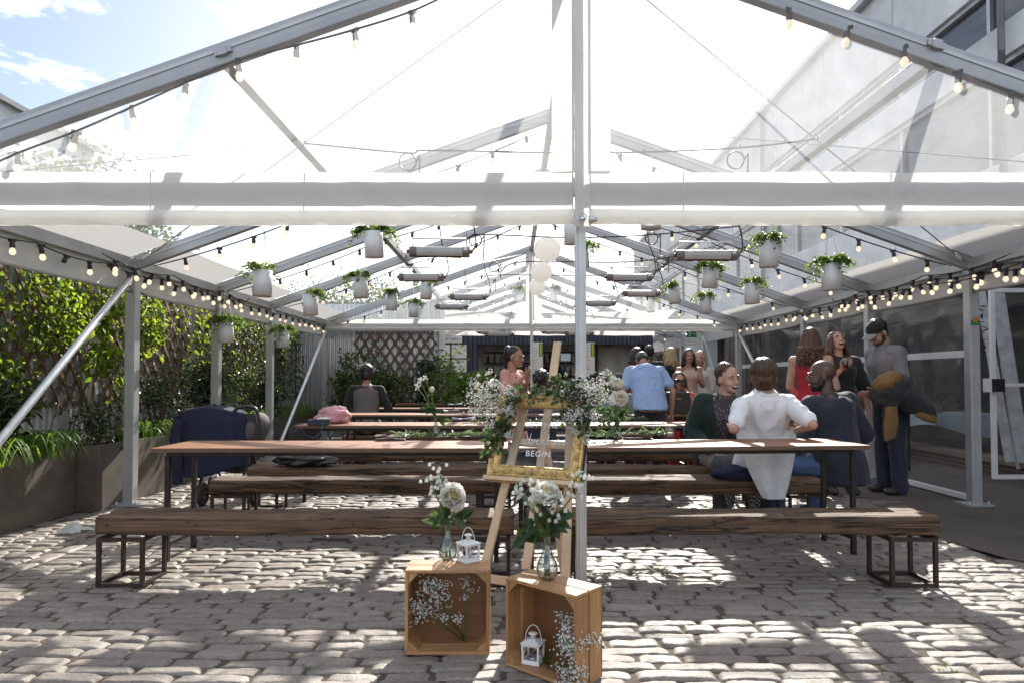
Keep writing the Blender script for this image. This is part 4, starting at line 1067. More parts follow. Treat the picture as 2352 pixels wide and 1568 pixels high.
# ================================================================ EASEL, GOLD FRAME, GARLAND
PSI, BETA = R(27), R(20)
EX = V((cos(PSI), -sin(PSI), 0)); EU = V((sin(BETA) * sin(PSI), sin(BETA) * cos(PSI), cos(BETA))); EN = EX.cross(EU)   # EN points away from the viewer? checked below
if EN.y > 0: EN = -EN
Q0 = at(1229, 1100, 3.56)
def onp(u, v, off=0.0): return on_plane(u, v, Q0 + EN * off, EN)
def loc(u, v, off=0.0):
    p = onp(u, v, off) - Q0; return p.dot(EX), p.dot(EU)
def P(a, b, off=0.0): return Q0 + EX * a + EU * b + EN * off
easel = thing('easel', (onp(1229, 1100).x, 3.45, 0), 'pale pine easel standing behind the two crates', 'easel')
def to_floor(p, q):
    d = q - p; return p + d * (p.z / -d.z)
def strut(name, p, q, w, h, up=None):
    m = MB(); m.bar(p, q, w, h, up or EN); m.build(name, MT['pine'], easel, .003)
a, b = onp(1203, 945, -.02), onp(1118, 1281, -.02); tp = a + (a - b) * .02; fl_ = to_floor(a, b); strut('front_leg', tp, fl_, .044, .02)
a2, b2 = onp(1310, 952, -.02), onp(1299, 1318, -.02); tp2 = a2 + (a2 - b2) * .02; fr_ = to_floor(a2, b2); strut('front_leg', tp2, fr_, .044, .02)
strut('mast', onp(1281, 785, -.004), onp(1208, 1306, -.004), .046, .016)
strut('crossbar', onp(1186, 1014, -.043), onp(1316, 1024, -.043), .04, .018)
ff = lambda p, q, z: p + (q - p) * ((z - p.z) / (q.z - p.z))
strut('crossbar', ff(tp, fl_, .19) - EN * .022, ff(tp2, fr_, .19) - EN * .022, .045, .018)
strut('rear_leg', onp(1250, 985, -.045), onz(1299, 1352), .03, .03, EX)
strut('ledge', P(loc(1123, 1092)[0], -.018, .03), P(loc(1339, 1113)[0], -.018, .03), .075, .022, EU)
strut('clamp', onp(1232, 908, .010), onp(1290, 908, .010), .035, .024)
m = MB(); m.lathe(onp(1242, 905, .028), [(.001, .004), (.006, .003), (.007, 0)], 10, Matrix((EX, EU, EN)).transposed()); m.build('bolt', MT['galv'], easel)
nt = NT('gilded_frame'); co = coords(nt)
n1 = noisen(nt, co, 90, 5, .6); vo = nt.n('ShaderNodeTexVoronoi'); nt.l(co, vo.inputs['Vector']); vo.inputs['Scale'].default_value = 75
c = mixc(nt, ramp(nt, noisen(nt, co, 35, 5, .7), [(.32, 0.0), (.52, 1.0)]), (.26, .15, .04), (.78, .56, .24))
b = pbsdf(nt, c, .42, .55, bump(nt, n1, .5, .01)); nt.l(b.outputs[0], nt.out.inputs[0]); MT['gold'] = nt.mat
aL, bB = loc(1124.5, 1087); aR = loc(1335, 1108)[0]; bT = loc(1250, 914)[1]; bB = 0.0; FWD = .062
frame = thing('picture_frame', P((aL + aR) / 2, 0, .02), 'ornate gilded frame with a hand lettered clear pane on the easel', 'frame')
m = MB()
prof = [(0, .0), (0, .030), (.006, .034), (.018, .026), (.036, .034), (.046, .030), (.054, .022), (.058, .024), (.062, .016), (.062, 0)]   # inward distance, height
cor = [(aL, bB), (aR, bB), (aR, bT), (aL, bT)]
rows = []
for k, (ca, cb_) in enumerate(cor):
    sa, sb = (1 if ca == aL else -1), (1 if cb_ == bB else -1)
    rows.append([P(ca + sa * d, cb_ + sb * d, .008 + hgt) for d, hgt in prof])
vs = [q for rw in rows for q in rw]; n = len(prof)
m.add(vs, [(k * n + i, k * n + i + 1, ((k + 1) % 4) * n + i + 1, ((k + 1) % 4) * n + i) for k in range(4) for i in range(n - 1)], 0, False)
rr = random.Random(2)
def scroll(ca, cb_, r0, turns, ph, sgn):
    pts = []
    for i in range(15):
        t = i / 14; a = ph + sgn * t * turns * 2 * pi; rad = r0 * (1 - .8 * t); pts.append(P(ca + rad * cos(a), cb_ + rad * sin(a), .040 + .003 * t))
    m.tube(pts, [.0034 * (1 - .5 * i / 14) for i in range(15)], 5, True)
def side(p0, p1, cnt):
    for i in range(cnt):
        t = (i + .5) / cnt; ca, cb_ = p0[0] + (p1[0] - p0[0]) * t, p0[1] + (p1[1] - p0[1]) * t
        dx, dy = (p1[0] - p0[0]) / cnt, (p1[1] - p0[1]) / cnt
        scroll(ca + dx * .22, cb_ + dy * .22, .013, 1.3, rr.uniform(0, 6), 1); scroll(ca - dx * .22, cb_ - dy * .22, .013, 1.3, rr.uniform(0, 6), -1)
        m.ell(P(ca, cb_, .040), (.008, .008, .008), None, 8, 6)
        for k in range(6):
            an = k * pi / 3; m.ell(P(ca + .013 * cos(an), cb_ + .013 * sin(an), .038), (.0045, .0045, .0045), None, 6, 4)
h_ = .028
side((aL + h_, bB + h_), (aR - h_, bB + h_), 7); side((aL + h_, bT - h_), (aR - h_, bT - h_), 7); side((aL + h_, bB + h_), (aL + h_, bT - h_), 6); side((aR - h_, bB + h_), (aR - h_, bT - h_), 6)
m.build('moulding', MT['gold'], frame)
m = MB(); bk = [P(aL + .003, bB + .003, .004), P(aR - .003, bB + .003, .004), P(aR - .003, bT - .003, .004), P(aL + .003, bT - .003, .004)]
for k in range(4):
    a_, b_ = bk[k], bk[(k + 1) % 4]; m.bar(a_ + EN * .002, b_ + EN * .002, .02, .016, EN)
m.build('backing', MT['black'], frame)
ia0, ia1, ib0, ib1 = aL + FWD - .006, aR - FWD + .006, bB + FWD - .006, bT - FWD + .006
m = MB(); m.add([P(ia0, ib0, .018), P(ia1, ib0, .018), P(ia1, ib1, .018), P(ia0, ib1, .018), P(ia0, ib0, .015), P(ia1, ib0, .015), P(ia1, ib1, .015), P(ia0, ib1, .015)], [(0, 1, 2, 3), (7, 6, 5, 4), (0, 4, 5, 1), (1, 5, 6, 2), (2, 6, 7, 3), (3, 7, 4, 0)])
pane = m.build('glass_pane', MT['pane'], frame)
ROT = Matrix((EX, EU, EN)).transposed().to_euler()
def glass_text(body, u0, v0, u1, size):
    a0, b0 = loc(u0, v0, .0195); a1, _ = loc(u1, v0, .0195)
    o = text(body, size, P(a0, b0, .0195), MT['ink'], pane, 'lettering', ROT, .0004, 'LEFT', 1.12)
    w = max(v_.co.x for v_ in o.data.vertices); k = (a1 - a0) / w
    for v_ in o.data.vertices: v_.co.x *= k
    # slab serifs and inline strokes come from a second, offset weight
    return o
glass_text('LET', 1207, 979, 1237, .034); glass_text('THE', 1246, 981, 1281, .034); glass_text('BEGIN', 1206, 1046, 1263, .044)
# script word: hand drawn strokes in letter units
SCR = {
 'a': [[(.62, .72), (.45, .95), (.18, .85), (.05, .45), (.2, .08), (.48, .2), (.66, .8), (.68, .3), (.8, .06), (1.0, .3)]],
 'd': [[(.62, .72), (.42, .95), (.15, .8), (.05, .42), (.22, .06), (.5, .25), (.68, .9), (.86, 2.1), (.72, .6), (.74, .15), (.9, .05), (1.05, .3)]],
 'v': [[(0, .6), (.15, .95), (.26, .5), (.32, .06), (.55, .5), (.66, .98), (.8, .8), (1.0, .55)]],
 'e': [[(0, .35), (.3, .5), (.55, .8), (.4, 1.0), (.15, .75), (.12, .3), (.35, .04), (.65, .15), (.9, .4)]],
 'n': [[(0, .6), (.12, .95), (.16, .4), (.15, .05), (.3, .65), (.52, .98), (.6, .6), (.6, .15), (.75, .04), (.95, .3)]],
 't': [[(0, .3), (.3, 1.0), (.5, 2.0), (.36, .7), (.34, .15), (.52, .04), (.75, .3)], [(.05, 1.25), (.75, 1.35)]],
 'u': [[(0, .7), (.12, .95), (.12, .35), (.28, .04), (.5, .3), (.64, .95), (.62, .3), (.76, .05), (.95, .3)]],
 'r': [[(0, .25), (.14, .6), (.2, 1.0), (.3, 1.12), (.33, .9), (.58, .93), (.6, .6), (.56, .2), (.7, .04), (.9, .25)]]}
m = MB(); a0, b0 = loc(1195, 1019, .0195); a1, _ = loc(1302, 1019, .0195); step = (a1 - a0) / 9.0; cx = a0
for ch in 'adventure':
    wd = step * (1.0 if ch not in 'tr' else .85)
    for stx in SCR[ch]:
        pts = catmull([P(cx + x * wd, b0 + (z - .0) * .030 + (cx - a0) * .02, .0195) for x, z in stx], 4); m.tube(pts, .0013, 5)
    cx += step
m.build('script_lettering', MT['ink'], pane)
# floral garland over the frame
gar = thing('frame_garland', P((aL + aR) / 2, bT, .05), "garland of dark leaves and white baby's breath draped on the gilded frame", 'garland')
st, lf, fs_, fl = MB(), MB(), MB(), MB(); r = random.Random(33)
def spray(pts, n, ll=.032, lw=.02):
    pts = catmull(pts, 7); st.tube(pts, .0022, 5, False)
    for k in range(n):
        i = r.randrange(1, len(pts) - 1); d = (pts[i + 1] - pts[i - 1]).normalized(); s = V((r.gauss(0, 1), r.gauss(0, .8), r.gauss(0, 1)))
        q = pts[i] + s * .006; e = q + (d * .6 + s * .5).normalized() * .018
        st.tube([q, e], .001, 3, False); lf.leaf(e, d * .5 + s * .7, V((r.uniform(-.6, .6), -1, r.uniform(-.2, .8))), ll * r.uniform(.7, 1.25), lw * r.uniform(.8, 1.2))
def G(u, v, off=.06): return onp(u, v, off)
spray([G(1170, 925), G(1195, 900), G(1235, 892), G(1275, 880)], 46); spray([G(1210, 935, .07), G(1235, 905), G(1262, 890), G(1290, 886)], 34)
spray([G(1265, 885), G(1285, 893, .07), G(1310, 905, .07), G(1345, 922, .06)], 60); spray([G(1270, 880, .05), G(1300, 885), G(1335, 890), G(1365, 900)], 40)
spray([G(1285, 890, .08), G(1288, 915, .08), G(1297, 945, .08), G(1300, 965, .07)], 34)
spray([G(1195, 905), G(1172, 940), G(1160, 975), G(1140, 1005)], 70); spray([G(1165, 960), G(1148, 990), G(1132, 1010), G(1122, 1030)], 40, .036, .02); spray([G(1180, 925), G(1165, 965), G(1150, 1000), G(1146, 1035)], 34)
spray([G(1330, 920), G(1355, 945), G(1372, 960), G(1395, 965)], 40); spray([G(1345, 925), G(1350, 950), G(1345, 970), G(1340, 985)], 30)
for u, v, rad, n, off in ((1120, 900, .075, 190, .06), (1112, 945, .06, 150, .05), (1140, 965, .05, 90, .06), (1165, 905, .05, 90, .08), (1175, 945, .04, 60, .08), (1165, 1000, .03, 45, .08), (1330, 900, .05, 100, .08), (1355, 880, .06, 150, .06), (1370, 905, .055, 120, .06), (1310, 950, .045, 80, .09), (1355, 950, .045, 80, .08), (1322, 985, .03, 36, .05), (1345, 1005, .03, 36, .06), (1290, 960, .03, 26, .08), (1380, 930, .05, 60, .05)):
    gyp(st, fl, G(1200 if u < 1230 else 1315, 915), G(u, v, off), rad, n, r, (.0028, .0048), .0008); fl.build('floret_cluster', MT['gyp'], gar); fl = MB()
st.build('twigs', MT['twig'], gar); lf.build('leaves', MT['ruscus'], gar)

# ================================================================ THINGS ON THE TABLES
def on_table(u, v): return onz(u, v, TZ + .001)
r = random.Random(6)
def bunch(loc, label, tips, h=.15, w=.037):
    vase_thing(loc, label[0], h, w); posy_thing(loc, label[1], h * .96, tips, r)
p = on_table(1001, 1004); Y = p.y
bunch(p, ('clear bud vase on the fence half of the first table', 'single green bud and frothy white heads on the first table, fence half'),
      [('bud', at(992, 894, Y)), ('white', at(966, 874, Y)), ('white', at(975, 868, Y + .03)), ('white', at(958, 888, Y)), ('leaf', at(985, 945, Y - .02)), ('leaf', at(1018, 965, Y - .02)), ('leaf', at(995, 940, Y))])
p = on_table(1417, 1005); Y = p.y
bunch(p, ('clear bud vase on the warehouse half of the first table', 'open white peony with green leaves on the first table, warehouse half'),
      [('peony_side', at(1421, 917, Y)), ('peony', at(1415, 887, Y + .06)), ('white', at(1388, 862, Y + .05)), ('white', at(1398, 878, Y + .02)), ('bud', at(1405, 870, Y + .08)), ('leaf', at(1395, 960, Y - .02)), ('leaf', at(1440, 950, Y)), ('leaf', at(1405, 985, Y - .03)), ('leaf', at(1375, 940, Y)), ('leaf', at(1425, 960, Y))])
for u, v, lab, tips in ((1110, 965, 'the second table behind the garland', [('peony', (1136, 884)), ('white', (1100, 862)), ('white', (1120, 858)), ('bells', (1085, 870)), ('bud', (1095, 888)), ('white', (1080, 880)), ('leaf', (1090, 905)), ('leaf', (1125, 915)), ('white', (1128, 853)), ('white', (1075, 905))]),
                        (1408, 963, 'the second table beside the blue shirted man', [('white', (1394, 850)), ('white', (1402, 858)), ('leaf', (1385, 900)), ('white', (1410, 866)), ('leaf', (1420, 910))]),
                        (1300, 941, 'the third table behind the easel mast', [('peony', (1293, 884)), ('white', (1275, 862)), ('white', (1300, 858)), ('bells', (1312, 870)), ('white', (1283, 874)), ('leaf', (1305, 900)), ('white', (1320, 880))]),
                        (1085, 929, 'the fourth table beside the rolled menus', [('white', (1060, 866)), ('white', (1078, 868)), ('peony', (1095, 885)), ('leaf', (1072, 895))])):
    p = on_table(u, v); Y = p.y
    bunch(p, ('clear bud vase on ' + lab, 'white flowers and greenery in the vase on ' + lab), [(k, at(uu, vv, Y + r.uniform(-.06, .06))) for k, (uu, vv) in tips])
def runner(pts, label, n, heap=.02):
    pts = catmull([on_table(*q) + V((0, 0, .012)) for q in pts], 8); t = thing('foliage_runner', pts[len(pts) // 2], label, 'garland'); st, lf = MB(), MB()
    st.tube([q + V((0, .01 * sin(i * 1.3), .004 * sin(i))) for i, q in enumerate(pts)], .003, 5)
    for k in range(n):
        q = r.choice(pts) + V((r.uniform(-.03, .03), r.gauss(0, .035), r.uniform(-.004, heap))); big = r.random() < .25
        lf.leaf(q, V((r.gauss(0, 1), r.gauss(0, .7), r.uniform(-.1, .5))), V((0, 0, 1)), r.uniform(.06, .10) if big else r.uniform(.018, .035), .022 if big else .012, 0)
    st.build('twig', MT['twig'], t); lf.build('leaves', MT['euca'], t)
runner([(918, 1004), (960, 1005), (1010, 1006), (1060, 1002), (1120, 1001)], 'eucalyptus runner lying on the first table, fence half', 330)
runner([(1350, 1003), (1400, 1003), (1450, 1000), (1500, 999), (1530, 1000)], 'eucalyptus runner lying on the first table, warehouse half', 300)
runner([(1385, 966), (1420, 965), (1480, 965)], 'eucalyptus runner lying on the second table by the blue shirt', 150)
runner([(1085, 970), (1120, 970), (1180, 970), (1300, 968)], 'eucalyptus runner lying on the second table behind the frame', 150)
runner([(1035, 948), (1060, 948), (1110, 947)], 'short green runner lying on the third table', 80); runner([(1052, 931), (1075, 931), (1100, 930)], 'short green runner lying on the fourth table', 60)
MT['lilac'] = simple('lilac_paper', (.46, .42, .56), .6, 0, .06)
def clip(u, v, label, curl=.0, w=.21, d=.13, yaw=0):
    p = on_table(u, v); t = thing('clipboard_menu', p, label, 'clipboard'); m = MB(); M = Matrix.Rotation(R(yaw), 3, 'Z')
    m.box(p + V((0, 0, .003)), (w, d, .005), M); m.build('board', MT['plyedge'], t)
    m = MB(); m.sheet(lambda a, b: p + M @ V(((a - .5) * w * .96, (b - .5) * d * .94, .008 + curl * (1 - b) ** 2 + .004 * sin(a * 5))), 12, 8); m.build('paper', MT['lilac'], t)
    m = MB(); m.bar(p + M @ V((-.03, d * .42, .014)), p + M @ V((.03, d * .42, .014)), .014, .008); m.build('clip', MT['black'], t)
clip(897, 1010, 'clipboard with lilac menu sheets on the first table, fence half', .01, .22, .14, 8)
clip(1464, 1007, 'clipboard with pale curling menu sheet on the first table, warehouse half', .03, .22, .12, -3)
for u, v, lab, w in ((1076, 969, 'second', .17), (1042, 949, 'third', .16), (1052, 933, 'fourth', .16), (1045, 923.5, 'fifth', .18)):
    p = on_table(u, v); m = MB(); m.tube([p + V((-w, -.03, .03)), p + V((w * .4, .02, .036))], .028, 12, False); m.tube([p + V((-w, -.03, .03)), p + V((w * .4, .02, .036))], .020, 12, False)
    tag(m.build('rolled_menu', MT['lilac'], None, loc=p), f'rolled lilac menu sheet lying on the {lab} table row', 'menu roll')
p = on_table(1539, 1003); t = thing('candle_jar', p, 'small glass jar with gold lid and tied twine on the first table', 'jar')
m = MB(); m.lathe(p, [(.001, 0), (.033, 0), (.035, .006), (.035, .065), (.030, .075), (.028, .08), (.027, .08), (.029, .073), (.033, .063), (.033, .008), (.001, .006)], 20, None, 0, True, False); m.build('glass', MT['glass'], t)
m = MB(); m.lathe(p, [(.001, .079), (.031, .079), (.031, .094), (.001, .095)], 20); m.build('lid', simple('gold_lid', (.6, .5, .28), .35, .8, .1), t)
m = MB(); m.lathe(p, [(.001, .007), (.031, .007), (.031, .035), (.001, .035)], 16); m.build('wax', simple('wax', (.62, .45, .32), .5, 0, .1), t)
m = MB(); m.lathe(p, [(.0358, .044), (.0368, .047), (.0358, .050)], 16, None, 0, True, False); m.build('twine', MT['twig'], t)
def crumple(name, c, size, mats, label, cat, seed=0, amp=.35, nu=40, nv=24, parent=None):
    m = MB(); c = V(c)
    def fn(d):
        n = noise.noise(d * 2.0 + V((seed, 0, 0))) * amp + (1 - abs(noise.noise(d * 3.4 + V((seed + 5, 2, 0))))) * amp * .6 - amp * .3 + noise.noise(d * 8 + V((seed, 1, 3))) * amp * .12
        return max(.4, 1 + n)
    m.ell(c, size, None, nu, nv, fn=fn)
    zmin = c.z - size[2] * .72
    for q in m.v:
        if q.z < zmin: q.z = zmin
    o = m.build(name, mats, parent, loc=c if parent is None else None)
    if parent is None: tag(o, label, cat)
    return o
MT['pink'] = NT('spotted_pink_fabric'); co = coords(MT['pink']); vo = MT['pink'].n('ShaderNodeTexVoronoi'); MT['pink'].l(co, vo.inputs['Vector']); vo.inputs['Scale'].default_value = 14
c = mixc(MT['pink'], ramp(MT['pink'], vo.outputs['Distance'], [(.20, 0.0), (.24, 1.0)]), (.75, .68, .66), (.62, .33, .36)); b = pbsdf(MT['pink'], c, .8); MT['pink'].l(b.outputs[0], MT['pink'].out.inputs[0]); MT['pink'] = MT['pink'].mat
p = on_table(757, 972); crumple('pink_jacket', p + V((0, .10, .07)), (.17, .10, .095), MT['pink'], 'crumpled pink spotted jacket heaped at the fence end of the second table', 'jacket', 3)
p = on_table(737, 976); t = thing('camera_case', p, 'dark camera case with trailing strap in front of the pink jacket', 'camera case')
m = MB(); m.box(p + V((-.03, .02, .03)), (.2, .09, .06)); m.build('case', simple('dark_denim', (.03, .035, .06), .7), t, .012)
m = MB(); m.ell(p + V((.02, .02, .065)), (.075, .035, .012)); m.build('flap', MT['card'], t)
m = MB(); m.tube(catmull([p + V(q) for q in ((-.12, .0, .02), (-.22, -.03, .015), (-.27, -.06, -.03), (-.24, -.08, -.06), (-.18, -.09, -.02), (-.13, -.10, -.07), (-.06, -.10, -.11), (.02, -.09, -.07), (.03, -.04, .02))], 6), .008, 6, flat=.4); m.build('strap', simple('blue_strap', (.05, .07, .12), .6), t)
MT['leather'] = simple('black_leather', (.02, .017, .016), .38, 0, .3, 20, .3, 30)
p = onz(735, 1056, BZ1); crumple('leather_jacket', V((p.x, 6.32, BZ1 + .05)), (.24, .11, .065), MT['leather'], 'black leather jacket thrown over the bench behind the first table', 'jacket', 8, .5)
MT['navywool'] = simple('navy_wool', (.018, .02, .05), .9, 0, .25, 40, .2, 200)
p = onz(1678, 1092, BZ1); crumple('navy_jumper', V((p.x + .0, 5.52, BZ1 + .045)), (.18, .11, .06), MT['navywool'], 'folded navy jumper on the bench beside the man in white', 'jumper', 12, .3)
p = on_table(1556, 938); p = V(((1556 - 1176) * 8.9 / F, TY[2] + .2, TZ)); t = thing('handbag', p, 'black structured handbag with thin handles on the third table', 'handbag')
m = MB(); m.box(p + V((0, 0, .145)), (.32, .14, .29), None, 0, .92); m.build('body', MT['leather'], t, .015)
m = MB()
for s in (-1, 1): m.tube(catmull([p + V((-.09, s * .05, .28)), p + V((-.07, s * .05, .40)), p + V((0, s * .05, .45)), p + V((.06, s * .05, .40)), p + V((.08, s * .05, .28))], 6), .008, 6)
m.build('handle', MT['leather'], t); m = MB(); m.box(p + V((0, -.072, .2)), (.05, .006, .012)); m.build('clasp', simple('brass', (.5, .38, .15), .3, .8), t)
p = on_table(1388, 942); m = MB(); m.lathe(p, [(.001, 0), (.03, 0), (.034, .11), (.001, .11)], 14); o = tag(m.build('pink_cup', simple('pink_plastic', (.65, .10, .28), .5), None), 'bright pink drinks cup among the flowers on the third table', 'cup')

# ================================================================ STROLLER WITH COAT
Ys = 6.75; st_ = thing('stroller', at(520, 1150, Ys), 'black pushchair with grey hood parked beside the first table end', 'stroller')
def S(u, v, dy=0.0): return at(u, v, Ys + dy)
g0 = S(520, 1150); g0.z = 0
for u, dy in ((466, -.25), (585, -.25), (490, .35), (590, .35)):
    p = S(u, 1100, dy); c_ = V((p.x, Ys + dy, .115)); m = MB(); M = Matrix.Rotation(R(90), 3, 'Y') @ Matrix.Rotation(0, 3, 'X')
    prof = [(.085 + .03 * cos(a), .022 * sin(a)) for a in [2 * pi * k / 12 for k in range(13)]]
    m.lathe(c_, prof, 22, M, 0, True, False); w = m.build('wheel', MT['rubber'], st_)
    m = MB(); m.lathe(c_, [(.001, -.016), (.03, -.014), (.083, -.006), (.083, .006), (.03, .014), (.001, .016)], 16, M); m.build('rim', MT['black'], w)
m = MB()
for s in (-1, 1):
    x = (S(466, 1100).x + S(585, 1100).x) / 2 + s * .20
    m.tube(catmull([V((x, Ys - .25, .12)), V((x, Ys - .05, .40)), V((x, Ys + .15, .70)), V((x, Ys + .3, .93))], 5), .015, 8); m.tube([V((x, Ys + .35, .12)), V((x, Ys + .05, .48))], .013, 8)
m.tube([V((S(466, 1100).x, Ys - .25, .115)), V((S(585, 1100).x, Ys - .25, .115))], .012, 8); m.build('chassis', MT['steel'], st_)
x = S(530, 1000).x; m = MB()
m.loft([(V((x, Ys + .22 - .02 * k, .30 + .05 * k)), V((.16, 0, 0)), V((0, .14 - .012 * k, .03))) for k in range(6)], 16); m.build('seat', MT['black'], st_)
hc = S(585, 985, .1); m = MB(); m.ell(hc, (.13, .2, .18), Matrix.Rotation(R(25), 3, 'Y'), 20, 14); m.build('hood', simple('hood_grey', (.11, .095, .095), .85, 0, .1), st_)
hp = [S(q[0], q[1], -.12) for q in ((540, 1004), (536, 955), (544, 938), (566, 933), (586, 937), (593, 955), (600, 1005), (603, 1030))]
m = MB(); m.tube(catmull(hp, 6), .016, 8); m.build('handle', MT['black'], st_)
m = MB(); q0 = [S(546, 1002, -.07), S(543, 950, -.07), S(586, 948, -.07), S(597, 1005, -.07)]; m.add(q0 + [a_ + V((0, .04, 0)) for a_ in q0], [(0, 1, 2, 3), (7, 6, 5, 4), (0, 4, 5, 1), (1, 5, 6, 2), (2, 6, 7, 3), (3, 7, 4, 0)]); m.build('backrest', MT['black'], st_)
ct = MB(); cc = S(482, 930, -.1)
def coat(a, b):
    th = a * 2 * pi; prof = [(0, .06), (.03, .24), (.08, .31), (.3, .345), (.6, .335), (.85, .31), (1.0, .29)]
    for (t0, w0), (t1, w1) in zip(prof, prof[1:]):
        if t0 <= b <= t1: k = (b - t0) / (t1 - t0); wv = w0 + (w1 - w0) * k; break
    z = .965 - .70 * b ** 1.15 - .02 * abs(cos(th)) * (b < .2) * 2
    fold = 1 + (.05 * sin(th * 7 + 2 * sin(b * 3)) + .035 * sin(th * 13 + 1)) * b + .05 * noise.noise(V((cos(th) * 2, sin(th) * 2, b * 2.5)))
    zz = max(.3 + .06 * noise.noise(V((th, 3, 1))) + .05 * cos(th), z)
    return V((cc.x + wv * fold * abs(cos(th)) ** .8 * (1 if cos(th) > 0 else -1) + .04 * b, cc.y + .05 + wv * .55 * fold * sin(th), zz))
ct.sheet(coat, 90, 36)
coat_o = tag(ct.build('navy_coat', MT['navywool'], None, loc=(cc.x, cc.y, .9)), 'long navy blue coat hung over the pushchair', 'coat')
m = MB(); a_ = S(412, 955, -.18); m.tube(catmull([a_, S(404, 1010, -.2), S(406, 1060, -.2), S(408, 1110, -.18)], 6), [.05] * 6 + [.058] * 7 + [.05] * 6, 14, flat=.7); m.build('sleeve', MT['navywool'], coat_o)

# ================================================================ PLANTERS AND PLANTS
for i, (y0, y1, xf, lab) in enumerate(((3.9, 6.19, -3.95, 'long dark grey planter box full of strappy grass at the fence'), (6.24, 7.55, -3.78, 'dark grey planter box standing proud behind the front brace'), (7.62, 9.7, -3.80, 'dark grey planter box behind the stroller'), (9.8, 11.6, -3.82, 'dark grey planter box by the third post'), (11.7, 13.6, -3.82, 'dark grey planter box in the back corner'))):
    t = thing('planter_box', (xf - .25, (y0 + y1) / 2, 0), lab, 'planter'); x0 = -4.36; h = .60; th = .03
    m = MB(); m.bb((x0, y0, .0), (xf, y0 + th, h)); m.bb((x0, y1 - th, 0), (xf, y1, h)); m.bb((x0, y0 + th, 0), (x0 + th, y1 - th, h)); m.bb((xf - th, y0 + th, 0), (xf, y1 - th, h)); m.build('box', MT['plant_dark'], t)
    m = MB(); m.bb((x0 + th, y0 + th, .02), (xf - th, y1 - th, h - .06)); m.build('soil', MT['soil'], t)
def foliage(mb, c, rad, n, r, l, w, hang=.2, face=None, clump=6):
    c = V(c); hubs = [c + V((r.gauss(0, rad[0] * .5), r.gauss(0, rad[1] * .5), r.gauss(0, rad[2] * .5))) for _ in range(max(3, n // clump))]
    for k in range(int(n * 1.5)):
        h = r.choice(hubs); p = h + V((r.gauss(0, .07), r.gauss(0, .07), r.gauss(0, .07)))
        d = V((r.gauss(0, 1), r.gauss(0, 1), r.gauss(-hang * 2, .7))); nn = V((r.gauss(.6, .6), r.gauss(-.2, .7), r.gauss(.5, .6)))
        mb.leaf(p, d, nn, l * r.uniform(.6, 1.25), w * r.uniform(.7, 1.2))
def climber(y0, y1, prof, n, label, mat, r, l=.075, w=.05, xf=-4.3, thick=.12):
    """prof(y)->(zlow, zhigh) of the leafy mass"""
    t = thing('climbing_vine', (-4.3, (y0 + y1) / 2, .55), label, 'climber'); m, s = MB(), MB()
    vines = []
    for k in range(int((y1 - y0) * 5)):
        y = r.uniform(y0, y1); pts = [V((-4.33, y, .5))]
        zt = prof(y)[1]
        for j in range(1, 9): pts.append(V((-4.31 + r.uniform(0, .06), y + r.gauss(0, .10) * j ** .6, .5 + (zt - .5) * j / 8)))
        pts = catmull(pts, 3); vines.append(pts); s.tube(pts, .006, 4, False)
    k = 0; tries = 0
    while k < n and tries < n * 20:
        tries += 1; y = r.uniform(y0, y1); zl, zh = prof(y)
        if zh - zl < .05: continue
        z = r.uniform(zl, zh); dens = noise.noise(V((y * 1.7, z * 1.7, 5))) + .35
        if r.random() > max(.08, min(1, dens * 1.7)): continue
        bul = .5 + .5 * noise.noise(V((y * 1.2, z * 1.2, 9)))
        p = V((xf + r.random() ** .7 * thick * (1 + 2.2 * bul), y, z)); d = V((r.gauss(.3, .5), r.gauss(0, .7), r.gauss(-.7, .5)))
        m.leaf(p, d, V((r.gauss(.8, .4), r.gauss(-.2, .6), r.gauss(.5, .5))), l * r.uniform(.55, 1.25), w * r.uniform(.7, 1.15), 0, .15); k += 1
    s.build('vine_stem', MT['twig'], t); m.build('foliage', mat, t)
r = random.Random(77)
climber(4.6, 7.15, lambda y: (1.05 + .30 * sin(y * 3.1) + max(0, (y - 5.9)) * .42, 2.5), 2500, 'bright leafy climber spilling over the trellis above the long planter', MT['vine'], r, .068, .046)
climber(7.1, 7.95, lambda y: (1.2 + .25 * sin(y * 5), 2.45 - max(0, y - 7.55) * 1.2), 620, 'bright leafy climber behind the first fence side post', MT['vine'], r, .075, .05)
climber(8.3, 10.2, lambda y: (1.55 - .25 * (y - 8.3), 2.4), 480, 'looser climber hanging above the stroller', MT['vine'], r, .062, .04)
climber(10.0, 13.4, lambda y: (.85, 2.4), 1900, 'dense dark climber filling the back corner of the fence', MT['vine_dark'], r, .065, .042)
def strappy(c, n, L, label, r, mat='grass', spread=.35, wid=.016):
    m = MB(); c = V(c)
    for k in range(n):
        a = r.uniform(0, 2 * pi); l = L * r.uniform(.6, 1.2); b0 = c + V((r.gauss(0, spread * .3), r.gauss(0, spread), 0)); o_ = V((cos(a), sin(a), 0)) * l * r.uniform(.35, .7)
        pts = [b0 + o_ * t + V((0, 0, l * (1.5 * t - 1.55 * t * t))) for t in [j / 7 for j in range(8)]]; m.blade(pts, wid)
    tag(m.build('strappy_grass', MT[mat], None, loc=c), label, 'plant')
strappy((-4.1, 5.05, .55), 330, .55, 'clump of strappy green grass arching over the long planter edge, closest clump', r, spread=.5)
strappy((-4.05, 5.85, .55), 200, .50, 'smaller strappy clump at the far end of the long planter', r, spread=.2)
strappy((-3.95, 7.35, .55), 200, .55, 'strappy green clump drooping beside the first fence side post', r, spread=.16)
